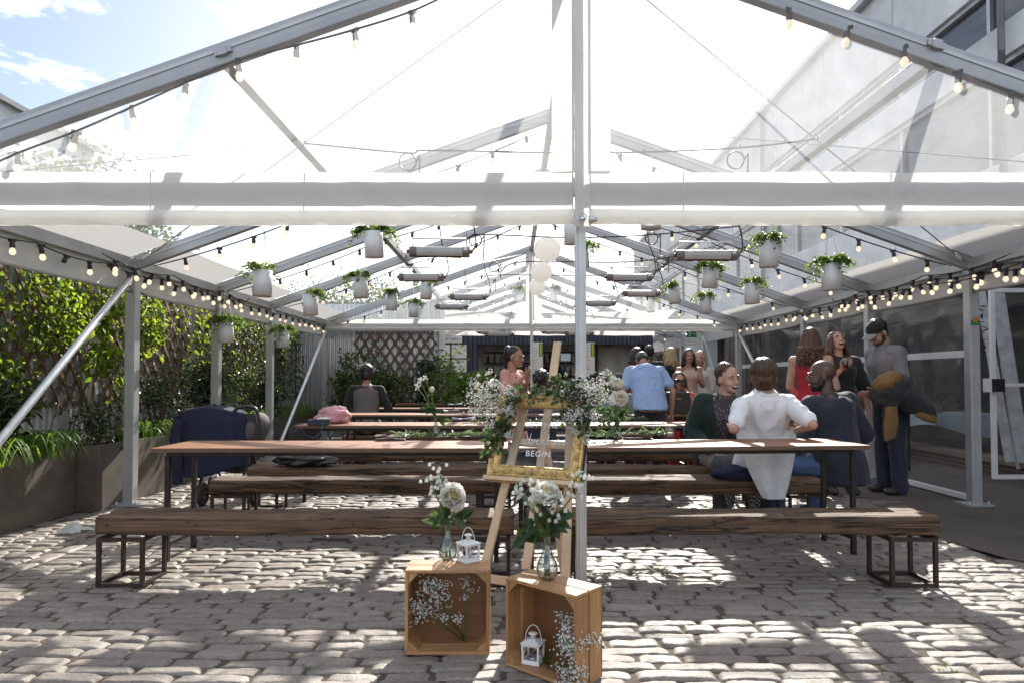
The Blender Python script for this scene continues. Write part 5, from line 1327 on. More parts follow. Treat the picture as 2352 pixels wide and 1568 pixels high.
strappy((-3.98, 8.7, .55), 120, .5, 'dark strappy clump behind the pushchair', r, spread=.3); strappy((-3.98, 10.4, .55), 150, .5, 'strappy clump by the third fence side post', r, spread=.35); strappy((-3.98, 12.4, .55), 120, .5, 'strappy clump in the shaded back corner planter', r, spread=.4)
def shrub(c, rad, n, label, mat, r, l=.06, w=.03, stems=6, trunk=None):
    t = thing('shrub', c, label, 'shrub'); c = V(c); m, s = MB(), MB(); cen = c + V((0, 0, rad[2] + (trunk or .1)))
    for k in range(stems):
        e = cen + V((r.gauss(0, rad[0] * .5), r.gauss(0, rad[1] * .5), r.uniform(-.2, .6) * rad[2])); s.tube(catmull([c, (c + e) / 2 + V((r.gauss(0, .03), r.gauss(0, .03), .05)), e], 4), .008, 5, False)
    foliage(m, cen, rad, n, r, l, w, .1, clump=9); s.build('stem', MT['twig'], t); m.build('foliage', MT[mat], t)
shrub((-4.12, 5.5, .55), (.16, .30, .30), 500, 'upright glossy shrub rising from the long planter', 'shrub', r, .10, .03)
shrub((-4.0, 6.62, .55), (.14, .22, .14), 400, 'low bronze leaved shrub in the proud planter box', 'shrub', r, .04, .025)
shrub((-4.0, 7.75, .55), (.2, .28, .34), 380, 'open twiggy shrub with shiny leaves beside the first fence side post', 'shrub', r, .055, .024, 12)
shrub((-3.95, 9.0, .55), (.24, .42, .40), 1500, 'rounded glossy dark shrub behind the pushchair handle', 'shrub', r, .055, .034)
shrub((-3.95, 11.2, .55), (.2, .4, .4), 700, 'dark shrub between the third and corner posts', 'shrub', r, .06, .03)
t = thing('young_tree', (-4.05, 6.55, .5), 'thin young tree with a label tied to its stem beside the planters', 'tree'); m = MB(); tk = catmull([V((-4.05, 6.55, .5)), V((-4.04, 6.56, .9)), V((-4.02, 6.6, 1.3)), V((-3.98, 6.62, 1.55))], 5); m.tube(tk, [.022 - .001 * k for k in range(len(tk))], 8); m.build('trunk', MT['bark'], t)
m = MB(); foliage(m, (-3.95, 6.6, 1.45), (.12, .18, .16), 90, r, .085, .06, .3); m.build('crown', MT['vine'], t)
m = MB(); m.box((-3.985, 6.55, 1.12), (.004, .04, .12), Matrix.Rotation(.2, 3, 'X')); m.build('tag', MT['card'], t)
# plants by the back fence and bar
for (u, v, Y, rad, n, lab, mat) in ((870, 935, 13.2, (.5, .25, .55), 900, 'leafy viburnum bush with white flower heads under the back trellis', 'vine_dark'), (790, 935, 12.9, (.25, .2, .5), 500, 'dark bush in the corner beside the tweed vest man', 'vine_dark'), (985, 930, 13.3, (.22, .2, .75), 700, 'tall narrow dark shrub at the trellis edge', 'shrub'), (1022, 935, 12.9, (.26, .2, .6), 520, 'pale silvery leaved shrub in front of the white fence post', 'ivy'), (1075, 930, 14.6, (.75, .2, .28), 1100, 'low yellow green hedge plants in front of the bar', 'grass')):
    p = at(u, v, Y); p.z = .02; hh = rad[2]; shrub(p, rad, n, lab, mat, r, .085, .045, 6, max(.1, CH + (871 - v) * Y / F - hh * 1.0 + .35))
m = MB(); p0 = at(870, 900, 13.0)
for k in range(7):
    q = at(r.choice((806 + 0, 838, 845, 850, 905, 912)) if False else (826, 833, 841, 852, 862, 830, 858)[k] , (836, 842, 838, 848, 905, 894, 918)[k], 12.9)
    for j in range(14): m.ell(q + V((r.gauss(0, .06), r.gauss(0, .04), r.gauss(0, .03))), .02, None, 6, 4)
tag(m.build('viburnum_blossom', MT['gyp'], None), 'flat white blossom heads on the bush below the back trellis', 'blossom', kind='stuff')
# slatted white bench beyond the tables
p = at(1085, 905, 14.9); t = thing('slatted_bench', (p.x, p.y, 0), 'white slatted bench standing before the bar container', 'bench')
for k in range(5):
    m = MB(); m.bb((p.x - .55, p.y + .02 * k, .55 + k * .075), (p.x + .75, p.y + .03 + .02 * k, .60 + k * .075)); m.build('slat', MT['white'], t)
for x in (p.x - .5, p.x + .7):
    m = MB(); m.bar((x, p.y + .05, 0), (x, p.y + .13, .95), .05, .05, V((0, 1, 0))); m.build('leg', MT['white'], t)
m = MB(); m.bb((p.x - .55, p.y - .4, .42), (p.x + .75, p.y - .01, .46)); m.build('seat', MT['white'], t)
# big tree seen through the front film over the fence
def big_tree(c, rad, n, label, r, th=4.0):
    c = V(c); t = thing('broadleaf_tree', c, label, 'tree'); m, s = MB(), MB(); cen = c + V((0, 0, th))
    s.tube(catmull([c, c + V((.1, .1, th * .5)), cen], 5), [.2, .19, .18, .17, .16, .15, .13, .11, .09, .07, .05], 8)
    for k in range(14):
        e = cen + V((r.gauss(0, rad[0] * .5), r.gauss(0, rad[1] * .5), r.gauss(0, rad[2] * .4))); s.tube(catmull([c + V((0, 0, th * r.uniform(.5, .9))), (cen + e) / 2, e], 4), [.06] * 4 + [.04] * 3 + [.02] * 2, 5, False)
    hubs = []
    for k in range(70):
        d = V((r.gauss(0, 1), r.gauss(0, 1), r.gauss(0, 1))).normalized() * r.uniform(.55, 1.0); hubs.append(cen + V((d.x * rad[0], d.y * rad[1], d.z * rad[2])))
    for k in range(n):
        p = r.choice(hubs) + V((r.gauss(0, .35), r.gauss(0, .35), r.gauss(0, .3))); m.leaf(p, V((r.gauss(0, 1), r.gauss(0, 1), r.gauss(-.3, .6))), V((r.gauss(0, 1), -.5, 1)), .12, .085)
    s.build('trunk', MT['bark'], t); m.build('crown', MT['vine_dark'], t)
big_tree((-9.5, 13.5, 0), (2.6, 2.6, 1.6), 9000, 'broad tree growing beyond the fence, seen through the front film', r, 4.0)
big_tree((-6.5, 27, 0), (2.6, 2.4, 1.6), 5000, 'small round tree behind the back fence', r, 3.6)
big_tree((-13, 20, 0), (2.6, 2.6, 1.5), 2600, 'second tree further along beyond the fence', r, 4.2)
# ================================================================ FESTOON LIGHTS
def _mesh(mb, name, mats):
    o = mb.build(name, mats); me = o.data; bpy.data.objects.remove(o); return me
m = MB(); m.lathe((0, 0, 0), [(.001, .012), (.014, .012), (.018, .004), (.016, -.008), (.0155, -.018), (.0185, -.022), (.0175, -.052), (.015, -.056), (.001, -.056)], 10); m.box((0, 0, .006), (.05, .02, .018)); ME_SOCK = _mesh(m, 'socket', MT['black'])
m = MB(); m.lathe((0, 0, 0), [(.011, -.054), (.015, -.061), (.0215, -.076), (.0225, -.085), (.019, -.097), (.011, -.105), (.001, -.108)], 12); ME_BULB = _mesh(m, 'bulb', MT['bulb'])
m = MB(); m.lathe((0, 0, 0), [(.008, -.054), (.011, -.06), (.013, -.072), (.010, -.084), (.001, -.088)], 10); ME_BULBS = _mesh(m, 'bulb', emis('clear_lit_bulb', (1, .85, .6), 3.0))
def string_light(pts, bulbs, label, r, small=(), dead=(), cable_r=.006, group='festoon strings of lit bulbs', tilt=.16):
    t = thing('string_light', pts[len(pts) // 2], label, 'string lights', group); m = MB(); m.tube(pts, cable_r, 6); m.build('cable', MT['black'], t)
    L = V(t.location)
    for k, p in enumerate(bulbs):
        s = bpy.data.objects.new('lamp_holder', ME_SOCK); COL.objects.link(s); s.parent = t; s.location = V(p) - L - V((0, 0, .012)); s.rotation_euler = (r.gauss(0, tilt), r.gauss(0, tilt), r.uniform(0, 6))
        if k in dead: continue
        b = bpy.data.objects.new('bulb', ME_BULBS if k in small else ME_BULB); COL.objects.link(b); b.parent = s
def along(a, b, sp, start=.15, sag=.03, per=None):
    """cable from a to b hanging in little swags between fixings, bulbs every sp metres"""
    a, b = V(a), V(b); L = (b - a).length; per = per or L; n = int(L / .06) + 2
    def f(t):
        ph = (t * L / per) % 1.0; return a + (b - a) * t - V((0, 0, sag * 4 * ph * (1 - ph)))
    pts = [f(k / n) for k in range(n)] + [b]; bl = []; d = start
    while d < L - .03: bl.append(f(d / L)); d += sp
    return pts, bl
r = random.Random(15)
y0 = YS[0] - .02
# front gable, measured along the photo
for uv, lab, small in (([(-60, 400), (42, 352), (175, 302), (303, 247), (428, 190), (520, 150), (548, 138), (682, 104), (816, 68), (947, 26), (1060, -28)], 'bulb string under the front rafter on the fence side', (3, 7)),
                 ([(1700, -40), (1690, -30), (1812, 20), (1948, 62), (2075, 108), (2110, 125), (2150, 150), (2200, 163), (2322, 214), (2450, 262)], 'bulb string under the front rafter on the warehouse side', ())):
    P3 = [at(u, v, y0) for u, v in uv]; pts = catmull(P3, 8)
    bl = [at(u, v, y0) for u, v in (uv[1:5] + uv[6:10] if uv[0][0] < 1000 else uv[2:5] + uv[7:9])]
    string_light(pts, bl, lab, r, small)
# cable wrapped thick against the front rafter on the warehouse side
for i, Y in enumerate(YS[1:5]):
    for s in (-1, 1):
        yy = Y - .09; a = V((XC + s * (HW - .25), yy, roofz(XC + s * (HW - .25)) - .12)); b = V((XC + s * .08, yy, roofz(XC + s * .08) - .16))
        pts, bl = along(a, b, .345, .2 + r.uniform(0, .12), .05, 1.9)
        string_light(pts, bl, f'bulb string under the {ORD[i]} inner rafter, {"fence" if s < 0 else "warehouse"} half', r, (3,) if i % 2 else (5,), (7,) if i == 1 else ())
for s, X, nm in ((-1, XL + .06, 'fence'), (1, XR - .06, 'warehouse')):
    for k, (za, ys_, ye_, sp, dx, sag) in enumerate(((2.235, 4.2, 13.2, .30, 0, .035), (2.29, 5.9, 9.2, .31, .05, .05), (2.20, 5.6, 10.4, .36, .09, .06))):
        if s < 0 and k == 2: continue
        pts, bl = along((X - s * dx, ys_, za), (X - s * dx, ye_, za), sp, .1 + k * .1, sag, .94 + k * .3)
        if s < 0 and k == 0: dead = (4,)
        else: dead = ()
        string_light(pts, bl, f'{("long", "second shorter", "looping third")[k]} bulb string running along the {nm} side eave', r, (), dead, tilt=.25)
    for p_ in ([] if s < 0 else [0]):
        pts, bl = along((XR + .02, 4.0, 2.16), (XR - .02, 6.5, 2.20), .42, .3, .03, 1.2); string_light(pts, bl, 'low bulb string on a bar beside the open warehouse side bay', r)
        m = MB(); m.tube([V((XR + .02, 3.9, 2.18)), V((XR - .02, 6.5, 2.22))], .02, 8); m.build('side_tube', MT['galv'], tent)
# second tent strings, small and far
for i, Y in enumerate((15.6, 17.7)):
    for s in (-1, 1):
        a = V((XC + s * 3.8, Y, roofz(XC + s * 3.8) - .12)); b = V((XC + s * .1, Y, roofz(XC + s * .1) - .16)); pts, bl = along(a, b, .36, .2, .05, 1.9)
        string_light(pts, bl, f'far bulb string under the {ORD[i]} rafter of the second tent, {"fence" if s < 0 else "warehouse"} half', r)

# ================================================================ HEATERS
MT['heater'] = simple('heater_aluminium', (.50, .50, .50), .45, 0, .06)
MT['endcap'] = simple('heater_end_cap', (.16, .135, .125), .5, 0, .1)
MT['element'] = simple('heater_element', (.25, .14, .09), .4, .3, .3)
def make_heater():
    t = thing('patio_heater', (0, 0, 0), 'x', 'heater', 'hanging bar heaters'); L = .58
    prof = [(-.048, .012), (-.05, .03), (-.035, .052), (.0, .06), (.035, .052), (.05, .03), (.048, .012), (.035, -.004), (-.035, -.004)]
    def ext(mb, x0, x1, k=1.0):
        n = len(prof); vs = [V((x, a * k, .028 + (b - .028) * k)) for x in (x0, x1) for a, b in prof]; mb.add(vs, [(i, (i + 1) % n, n + (i + 1) % n, n + i) for i in range(n)] + [tuple(range(n))[::-1], tuple(n + i for i in range(n))])
    m = MB(); ext(m, -L / 2 + .07, L / 2 - .07)
    for k in range(3): m.box((0, -.052 + .004 * k, .022 + .013 * k), (L - .142, .004, .004))
    m.build('housing', MT['heater'], t, rec=True)
    for s in (-1, 1):
        m = MB(); ext(m, min(s * (L / 2 - .0702), s * L / 2), max(s * (L / 2 - .0702), s * L / 2), 1.05); m.lathe((s * L / 2, 0, .028), [(.014, 0), (.012, .03), (.001, .032)], 10, Matrix.Rotation(R(90 * s), 3, 'Y')); m.build('end_cap', MT['endcap'], t, rec=True)
    m = MB(); m.tube([V((-L / 2 + .08, -.01, -.008)), V((L / 2 - .08, -.01, -.008))], .009, 8); m.build('element', MT['element'], t)
    m = MB(); m.tube([V((-L / 2 + .03, 0, .055)), V((-L / 2 + .03, 0, .115)), V((L / 2 - .03, 0, .115)), V((L / 2 - .03, 0, .055))], .006, 6); m.build('hanger_bar', MT['galv'], t)
    for s in (-1, 1): m = MB(); m.tube([V((s * (L / 2 - .03), 0, .115)), V((s * (L / 2 - .05), 0, .55))], .0022, 4); m.build('hanger_wire', MT['galv'], t)
    m = MB(); m.tube(catmull([V((L / 2 + .02, 0, .03)), V((L / 2 + .06, 0, .08)), V((L / 2 + .04, 0, .2)), V((L / 2 - .02, .0, .32)), V((L / 2 - .06, .02, .50))], 5), .007, 6); m.build('flex', MT['black'], t)
    m = MB(); m.box((L / 2 - .04, -.0525, .04), (.035, .003, .022)); m.build('rating_plate', MT['card'], t)
    return t
HT = [(1010, 580, 6.6, 'largest bar heater hanging on the fence side of the lanterns'), (968, 638, 8.85, 'second bar heater out from the lanterns on the fence side, lowest of the outer pair'), (1076, 683, 10.9, 'bar heater just below and beside the paper lanterns, fence side'), (1038, 705, 12.5, 'small bar heater above the back valance, fence side'),
      (1622, 588, 6.55, 'largest bar heater hanging on the warehouse side of the lanterns'), (1445, 638, 8.85, 'bar heater hanging close beside the front pole, warehouse side'), (1473, 675, 10.9, 'third bar heater below the one beside the front pole'), (1376, 697, 12.5, 'small bar heater half hidden by the front pole, above the back valance'),
      (1128, 762, 14.6, 'tiny bar heater under the awning above the notice window'), (1146, 768, 14.3, 'tiny bar heater under the awning next to the far gable post'), (1276, 762, 14.6, 'tiny bar heater under the awning left of the front pole'), (1330, 766, 14.3, 'tiny bar heater under the awning mostly behind the front pole')]
h0 = make_heater(); bpy.context.view_layer.update()
for k, (u, v, Y, lab) in enumerate(HT):
    o = h0 if k == 0 else copy_tree(h0)
    o.location = at(u, v, Y) - V((0, 0, .034)); o.scale = (1, 1.25, 1.45); o['label'] = lab.replace('left of', 'before')
    o.rotation_euler.z = r.gauss(0, .02)
# black supply cables strung across with spare loops
for k, (Y, uvs, lab) in enumerate(((5.2, [(700, 330), (935, 352), (985, 346), (1290, 352), (1480, 350), (1700, 340), (1878, 320)], 'black heater supply cable across the front bay with cable ties'), (7.3, [(1070, 560), (1100, 540), (1300, 546), (1480, 541), (1700, 520)], 'black heater supply cable crossing above the largest lantern'), (9.2, [(1150, 625), (1200, 602), (1420, 603), (1560, 588), (1660, 560)], 'black heater supply cable crossing behind the middle lantern'), (11.2, [(1110, 640), (1150, 632), (1400, 632), (1600, 610)], 'black heater supply cable crossing behind the lowest lantern'))):
    t = thing('supply_cable', at(1176, 400, Y), lab, 'cable'); m = MB(); pts = catmull([at(u, v, Y) for u, v in uvs], 8); m.tube(pts, .007, 6)
    for q in pts[::4]: m.box(q + V((0, 0, .012)), (.006, .012, .02))
    m.build('cable', MT['black'], t)
    for (u, v) in (((936, 372), (1690, 368)) if k == 0 else ((1092, 552), (1497, 548)) if k == 1 else ((1135, 614), (1520, 600)) if k == 2 else ((1125, 648),)):
        c_ = at(u, v, Y - .02); R0 = .065; m = MB(); m.tube([c_ + V((R0 * cos(a), .01 * a / 6, R0 * sin(a))) for a in [2 * pi * j / 24 for j in range(25)]] + [c_ + V((R0 + .03, 0, .05)), c_ + V((R0 * .9 + .03, 0, -.16))], .006, 6); m.build('cable_loop', MT['black'], t)

# ================================================================ HANGING PLANTERS
def make_pot(v):
    rr = random.Random(100 + v); t = thing('hanging_planter', (0, 0, 0), 'x', 'planter', 'hanging white pot planters'); rad, h = .09, .25
    m = MB(); m.lathe((0, 0, 0), [(.001, .012), (rad - .010, .012), (rad - .008, 0), (rad, 0), (rad, h), (rad - .004, h), (rad - .004, h - .03), (.001, h - .03)], 24); m.build('pot', MT['pot'], t)
    m = MB(); pts_top = V((.0, 0, h + .40))
    for k in range(3):
        a = 2 * pi * k / 3 + .4; p = V((cos(a) * rad, sin(a) * rad, h - .01)); L = (pts_top - p).length; d = (pts_top - p).normalized(); n = int(L / .022)
        m.tube([p, pts_top], .0021, 4)
        for j in range(n): m.ell(p + d * (.022 * j + .011), (.0042, .0042, .010), None, 5, 4)
    m.build('chain', MT['galv'], t)
    lf, st = MB(), MB()
    for k in range(rr.randrange(8, 20)):
        a = rr.uniform(0, 2 * pi) if v % 2 else rr.gauss(1.5, 1.1); out = rr.uniform(.05, .15); drop = rr.choice([.02, .04, .06, .10, .16 if v % 2 else .08])
        b0 = V((cos(a) * .04, sin(a) * .04, h - .02)); pts = catmull([b0, V((cos(a) * .08, sin(a) * .08, h + .05)), V((cos(a) * (.085 + out * .5), sin(a) * (.085 + out * .5), h + .035)), V((cos(a) * (.085 + out), sin(a) * (.085 + out), h + .02 - drop))], 4); st.tube(pts, .002, 4, False)
        for q in pts:
            for j in range(3): lf.leaf(q + V((rr.gauss(0, .012), rr.gauss(0, .012), rr.gauss(0, .012))), V((cos(a) + rr.gauss(0, .8), sin(a) + rr.gauss(0, .8), rr.gauss(-.2, .6))), V((0, 0, 1)), rr.uniform(.022, .042), .028)
    for k in range(70):
        a = rr.uniform(0, 2 * pi); q = V((cos(a) * rr.uniform(0, .09), sin(a) * rr.uniform(0, .09), h + rr.uniform(-.01, .06))); lf.leaf(q, V((cos(a), sin(a), rr.uniform(-.2, 1))), V((0, 0, 1)), rr.uniform(.025, .045), .03)
    st.build('stem', MT['stem'], t); lf.build('ivy', MT['ivy'], t); return t
POTS = [(602, 681, 6.6, 'white pot planter nearest the front brace, trailing ivy'), (860, 592, 6.6, 'white pot planter touching the front valance, ivy trailing to one side'), (1766, 614, 6.6, 'white pot planter hanging highest on the warehouse half'), (1911, 667, 6.5, 'broadest white pot planter nearest the warehouse eave'),
        (714, 724, 8.5, 'white pot planter just above the fence eave bulbs'), (829, 684, 8.5, 'white pot planter between the fence eave and the heaters'), (1628, 661, 8.5, 'white pot planter tilted beside the largest warehouse side heater'), (1728, 698, 8.5, 'white pot planter above the red dressed woman'), (519, 787, 8.2, 'low white pot planter hanging by the second fence side post'),
        (900, 713, 10.5, 'white pot planter with heavy ivy below the second heater'), (978, 687, 10.5, 'white pot planter directly behind the second heater, fence side'), (1551, 697, 10.5, 'white pot planter between heaters and warehouse rafters'), (1620, 720, 10.5, 'white pot planter lowest on the warehouse half near the back valance'), (650, 798, 10.0, 'low white pot planter hanging by the third fence side post'),
        (1318, 562, 6.3, 'white pot planter half hidden behind the front pole and valance'), (1495, 527, 6.0, 'white pot planter only peeping below the front valance'), (1338, 615, 8.6, 'white pot planter mostly hidden behind the front pole'),
        (950, 728, 12.6, 'small far pot planter over the back valance, fence half'), (1190, 690, 15.5, 'faint far pot planter in the second tent near the ridge'), (1272, 690, 15.5, 'faint far pot planter in the second tent beyond the lanterns'), (1495, 712, 14.5, 'faint far pot planter in the second tent, warehouse half')]
protos = [make_pot(k) for k in range(5)]; bpy.context.view_layer.update(); used = set()
for k, (u, v, Y, lab) in enumerate(POTS):
    pr = protos[k % 5]
    o = pr if (k % 5) not in used else copy_tree(pr); used.add(k % 5)
    o.location = at(u, v, Y); o['label'] = lab; o.rotation_euler = (r.gauss(0, .03), r.gauss(0, .04) + (.08 if 'tilted' in lab else 0), r.uniform(0, 6))

# ================================================================ PAPER LANTERNS
for (u, v, rad_px, Y, lab) in ((1257, 573, 31, 7.75, 'largest and topmost of the round white paper lanterns'), (1243, 625, 25, 9.36, 'middle round white paper lantern under the ridge'), (1234, 659, 20, 10.85, 'lowest round white paper lantern in the row of three'), (1231, 700, 14, 15.0, 'faint small paper lantern in the second tent')):
    p = at(u, v, Y); rd = rad_px * Y / F; t = thing('paper_lantern', p, lab, 'lantern'); m = MB()
    m.ell(p, (rd, rd, rd * .97), None, 32, 36, fn=lambda d: 1 - .012 * (int((math.asin(max(-1, min(1, d.z))) + pi / 2) / pi * 36) % 2)); m.build('shade', MT['paper'], t)
    m = MB(); m.tube([p + V((0, 0, rd * .95)), V((p.x, p.y, 3.6))], .002, 4); m.build('cord', MT['black'], t)
# ================================================================ PEOPLE
def remesh(mb, vox, it=3, disp=None, fac=.5):
    me = bpy.data.meshes.new('tmp'); me.from_pydata([tuple(p) for p in mb.v], [], mb.f); me.update()
    bm = bmesh.new(); bm.from_mesh(me); bmesh.ops.recalc_face_normals(bm, faces=bm.faces); bm.to_mesh(me); bm.free()
    o = bpy.data.objects.new('tmp', me); COL.objects.link(o)
    a = o.modifiers.new('r', 'REMESH'); a.mode = 'VOXEL'; a.voxel_size = vox; a.use_smooth_shade = True
    if it: b = o.modifiers.new('s', 'SMOOTH'); b.iterations = it; b.factor = fac
    dg = bpy.context.evaluated_depsgraph_get(); ev = o.evaluated_get(dg); m2 = bpy.data.meshes.new_from_object(ev)
    out = MB(); out.v = [v.co + (v.normal * disp(v.co) if disp else V((0, 0, 0))) for v in m2.vertices]
    out.f = [list(p.vertices) for p in m2.polygons]; out.m = [0] * len(out.f); out.sm = [True] * len(out.f)
    bpy.data.objects.remove(o); bpy.data.meshes.remove(me); bpy.data.meshes.remove(m2); return out
def join(a, b):
    k = len(a.v); a.v += b.v; a.f += [[i + k for i in f] for f in b.f]; a.m += b.m; a.sm += b.sm
def folds(seed, amp=.006, sc=9.0, stretch=(1, 1, .55)):
    def f(p):
        q = V((p.x * stretch[0], p.y * stretch[1], p.z * stretch[2])) * sc + V((seed, 0, seed))
        return amp * (noise.noise(q) + .6 * (1 - 2 * abs(noise.noise(q * 1.7 + V((3, 1, 2)))))) 
    return f
SKIN = {'pale': simple('skin_pale', (.50, .31, .235), .6, 0, .14, 18, .08, 150, Specular_IOR_Level=.3, Subsurface_Weight=.15, Subsurface_Scale=.01),
        'tan': simple('skin_tan', (.36, .20, .135), .5, 0, .10, 14), 'brown': simple('skin_brown', (.20, .105, .07), .45, 0, .12, 14), 'dark': simple('skin_dark', (.085, .046, .032), .4, 0, .12, 14)}
HAIR = {k: wood('hair_' + k, a, b, 'Z', 2.2, .38, .35) for k, a, b in (('brown', (.055, .03, .017), (.115, .065, .036)), ('dark', (.012, .009, .008), (.035, .025, .02)), ('auburn', (.07, .03, .016), (.15, .07, .038)), ('blonde', (.34, .24, .12), (.55, .42, .24)), ('black', (.008, .007, .007), (.02, .018, .017)))}
EYE_W, EYE_D = simple('eye_white', (.42, .38, .36), .2, 0, .02), simple('eye_dark', (.02, .014, .01), .15, 0, .05)
MOUTH, TEETH, LIP = simple('mouth_dark', (.10, .025, .022), .5), simple('teeth', (.78, .75, .7), .3, 0, .03), simple('lip_red', (.38, .12, .10), .45, 0, .08)
MALE = [(-.17, .11, .09, -.01), (-.06, .158, .112, -.012), (.06, .162, .112, -.01), (.28, .150, .104, .0), (.5, .156, .108, .006), (.70, .176, .120, .012), (.86, .180, .104, .0), (.95, .10, .075, -.012), (1.03, .062, .062, -.008)]
FEM = [(-.17, .115, .09, -.01), (-.06, .168, .118, -.014), (.06, .166, .114, -.008), (.32, .122, .092, .002), (.5, .128, .098, .008), (.70, .148, .128, .024), (.86, .142, .092, .002), (.95, .082, .068, -.012), (1.03, .05, .054, -.008)]
def hand(mb, wrist, d, palm, s, curl=.5, side=1):
    d = V(d).normalized(); x = d.cross(V(palm));
    if x.length < 1e-4: x = d.cross(V((0, 0, 1)))
    x.normalize(); n = x.cross(d); w = V(wrist)
    M = Matrix((x, n, d)).transposed()
    mb.ell(w + d * .045 * s, (.040 * s, .017 * s, .052 * s), M, 12, 8)
    for k, (off, L) in enumerate(((-.030, .066), (-.010, .076), (.010, .072), (.029, .056))):
        b0 = w + d * .085 * s + x * off * s; a1, a2 = curl * .7, curl * 1.7
        p1 = b0 + (d * cos(a1) - n * sin(a1)) * L * .5 * s; p2 = p1 + (d * cos(a2) - n * sin(a2)) * L * .5 * s
        mb.caps(b0 - d * .02 * s, p1, .0095 * s, .0085 * s, 7); mb.caps(p1, p2, .0085 * s, .0072 * s, 7)
    t0 = w + d * .025 * s + x * side * .030 * s; t1 = t0 + (d * .7 + x * side * .7).normalized() * .04 * s - n * .008 * s; t2 = t1 + (d * .95 + x * side * .25 - n * curl * .4).normalized() * .03 * s
    mb.caps(t0, t1, .0125 * s, .0105 * s, 7); mb.caps(t1, t2, .010 * s, .0085 * s, 7)
class Person: pass
def person(label, x, y, yaw, ht=1.75, fem=False, sit=None, lean=0, side=0, twist=0, head=(0, 0, 0), hs=1.0, J=None, skin='pale', bf=1.0, vox=.012, curl=.5, shoes=(.03, .025, .022), mouth=None, arms=None, brows=True, facial=True, z0=0.0, handpose=True):
    """arms: {'L': ((elbow r,f,u),(wrist r,f,u)), 'R': ...} offsets from the shoulder in the torso frame, r measured outward"""
    p = Person(); J = J or {}; s = ht / 1.75; p.s = s; p.fem = fem; p.bf = bf; p.vox = vox
    B = Matrix.Rotation(R(yaw), 3, 'Z'); U = B @ Matrix.Rotation(-R(lean), 3, 'X') @ Matrix.Rotation(R(side), 3, 'Y') @ Matrix.Rotation(R(twist), 3, 'Z')
    o = V((x, y, z0)); ph = (sit + .105 if sit is not None else .915 * s); P0 = o + V((0, 0, ph)); p.P, p.U, p.B, p.o = P0, U, B, o
    p.TL = .535 * s; p.neck = J.get('neck', P0 + U @ V((0, 0, p.TL)))
    sw = (.165 if fem else .19) * s * bf ** .5
    p.sh = {}; p.el = {}; p.wr = {}; p.kn = {}; p.an = {}; p.hp = {}
    for k, sg in (('L', -1), ('R', 1)):
        p.sh[k] = J.get('sh' + k, P0 + U @ V((sg * sw, -.005, p.TL - .055 * s)))
        e, w = (arms or {}).get(k, ((.05, -.03, -.285), (.06, .05, -.53)))
        p.el[k] = J.get('el' + k, p.sh[k] + U @ V((sg * e[0], e[1], e[2])) * s); p.wr[k] = J.get('wr' + k, p.sh[k] + U @ V((sg * w[0], w[1], w[2])) * s)
        p.hp[k] = P0 + B @ V((sg * .088 * s, 0, -.02))
        if sit is not None: kn, an = B @ V((sg * .12, .42 * s, 0)) + V((0, 0, .02)), None
        p.kn[k] = J.get('kn' + k, P0 + B @ V((sg * .12, .42 * s, -.02)) if sit is not None else o + B @ V((sg * .095 * s, .02, .49 * s)))
        p.an[k] = J.get('an' + k, (V((p.kn[k].x, p.kn[k].y, .075)) + B @ V((0, -.04, 0))) if sit is not None else o + B @ V((sg * .105 * s, -.01, .075)))
    hm = Matrix.Rotation(R(yaw + head[0]), 3, 'Z') @ Matrix.Rotation(-R(head[1]), 3, 'X') @ Matrix.Rotation(R(head[2]), 3, 'Y')
    p.hm = hm; p.hs = hs * (s ** .4) * (.95 if fem else 1.0)
    nd = ((p.neck - P0).normalized() * .5 + hm @ V((0, 0, .5))).normalized()
    p.hc = J.get('head', p.neck + nd * .165 * p.hs + hm @ V((0, .02, 0)))
    k = p.hs
    def hp(a): return p.hc + hm @ (V(a) * k)
    p.h = hp
    # --- body
    b = MB(); rings(b, p, 0.0, -.2, 1.04)
    for q in ('L', 'R'):
        b.caps(p.neck + U @ V((0, -.01, -.05 * s)), p.sh[q], .058 * s, .056 * s); b.ell(p.sh[q], .058 * s * bf)
        b.caps(p.sh[q], p.el[q], .050 * s * bf, .040 * s); b.caps(p.el[q], p.wr[q], .040 * s, .027 * s)
        b.caps(p.hp[q], p.kn[q], .084 * s * bf, .056 * s); b.caps(p.kn[q], p.an[q], .055 * s, .036 * s)
    b.caps(p.neck - U @ V((0, 0, .04)), hp((0, -.018, -.05)), .056 * k, .052 * k)
    body = remesh(b, vox, 3)
    h = MB()
    def E(c, r): h.ell(hp(c), tuple(v * k for v in r), hm, 16, 12)
    E((0, -.012, .035), (.076, .096, .085)); E((0, .028, -.02), (.063, .066, .086)); E((0, .034, -.068), (.051, .052, .046)); E((0, .064, -.098), (.023, .022, .019))
    for sx in (-1, 1):
        E((sx * .036, .056, -.034), (.026, .026, .026)); E((sx * .078, -.008, -.01), (.011, .022, .033)); E((sx * .012, .098, -.030), (.010, .011, .009))
    h.caps(hp((0, .088, .016)), hp((0, .112, -.027)), .0085 * k, .0125 * k); h.caps(hp((-.042, .074, .026)), hp((.042, .074, .026)), .014 * k, .014 * k)
    E((0, .084, -.060), (.023, .013, .007)); E((0, .082, -.071), (.020, .013, .008)); h.caps(hp((0, -.02, -.03)), hp((0, -.026, -.11)), .052 * k, .054 * k)
    hd = remesh(h, max(.0065, vox * .55), 2); join(body, hd)
    p.hv = {}
    for q, sg in (('L', 1), ('R', -1)):
        d = p.wr[q] - p.el[q]; pn = J.get('palm' + q, B @ V((-sg * .5, .3, -.6)))
        if handpose: hand(body, p.wr[q] + d.normalized() * .01, J.get('hd' + q, d), pn, s * (.92 if fem else 1), curl, sg)
    p.body = tag(body.build('person', SKIN[skin], None, loc=o), label, 'person')
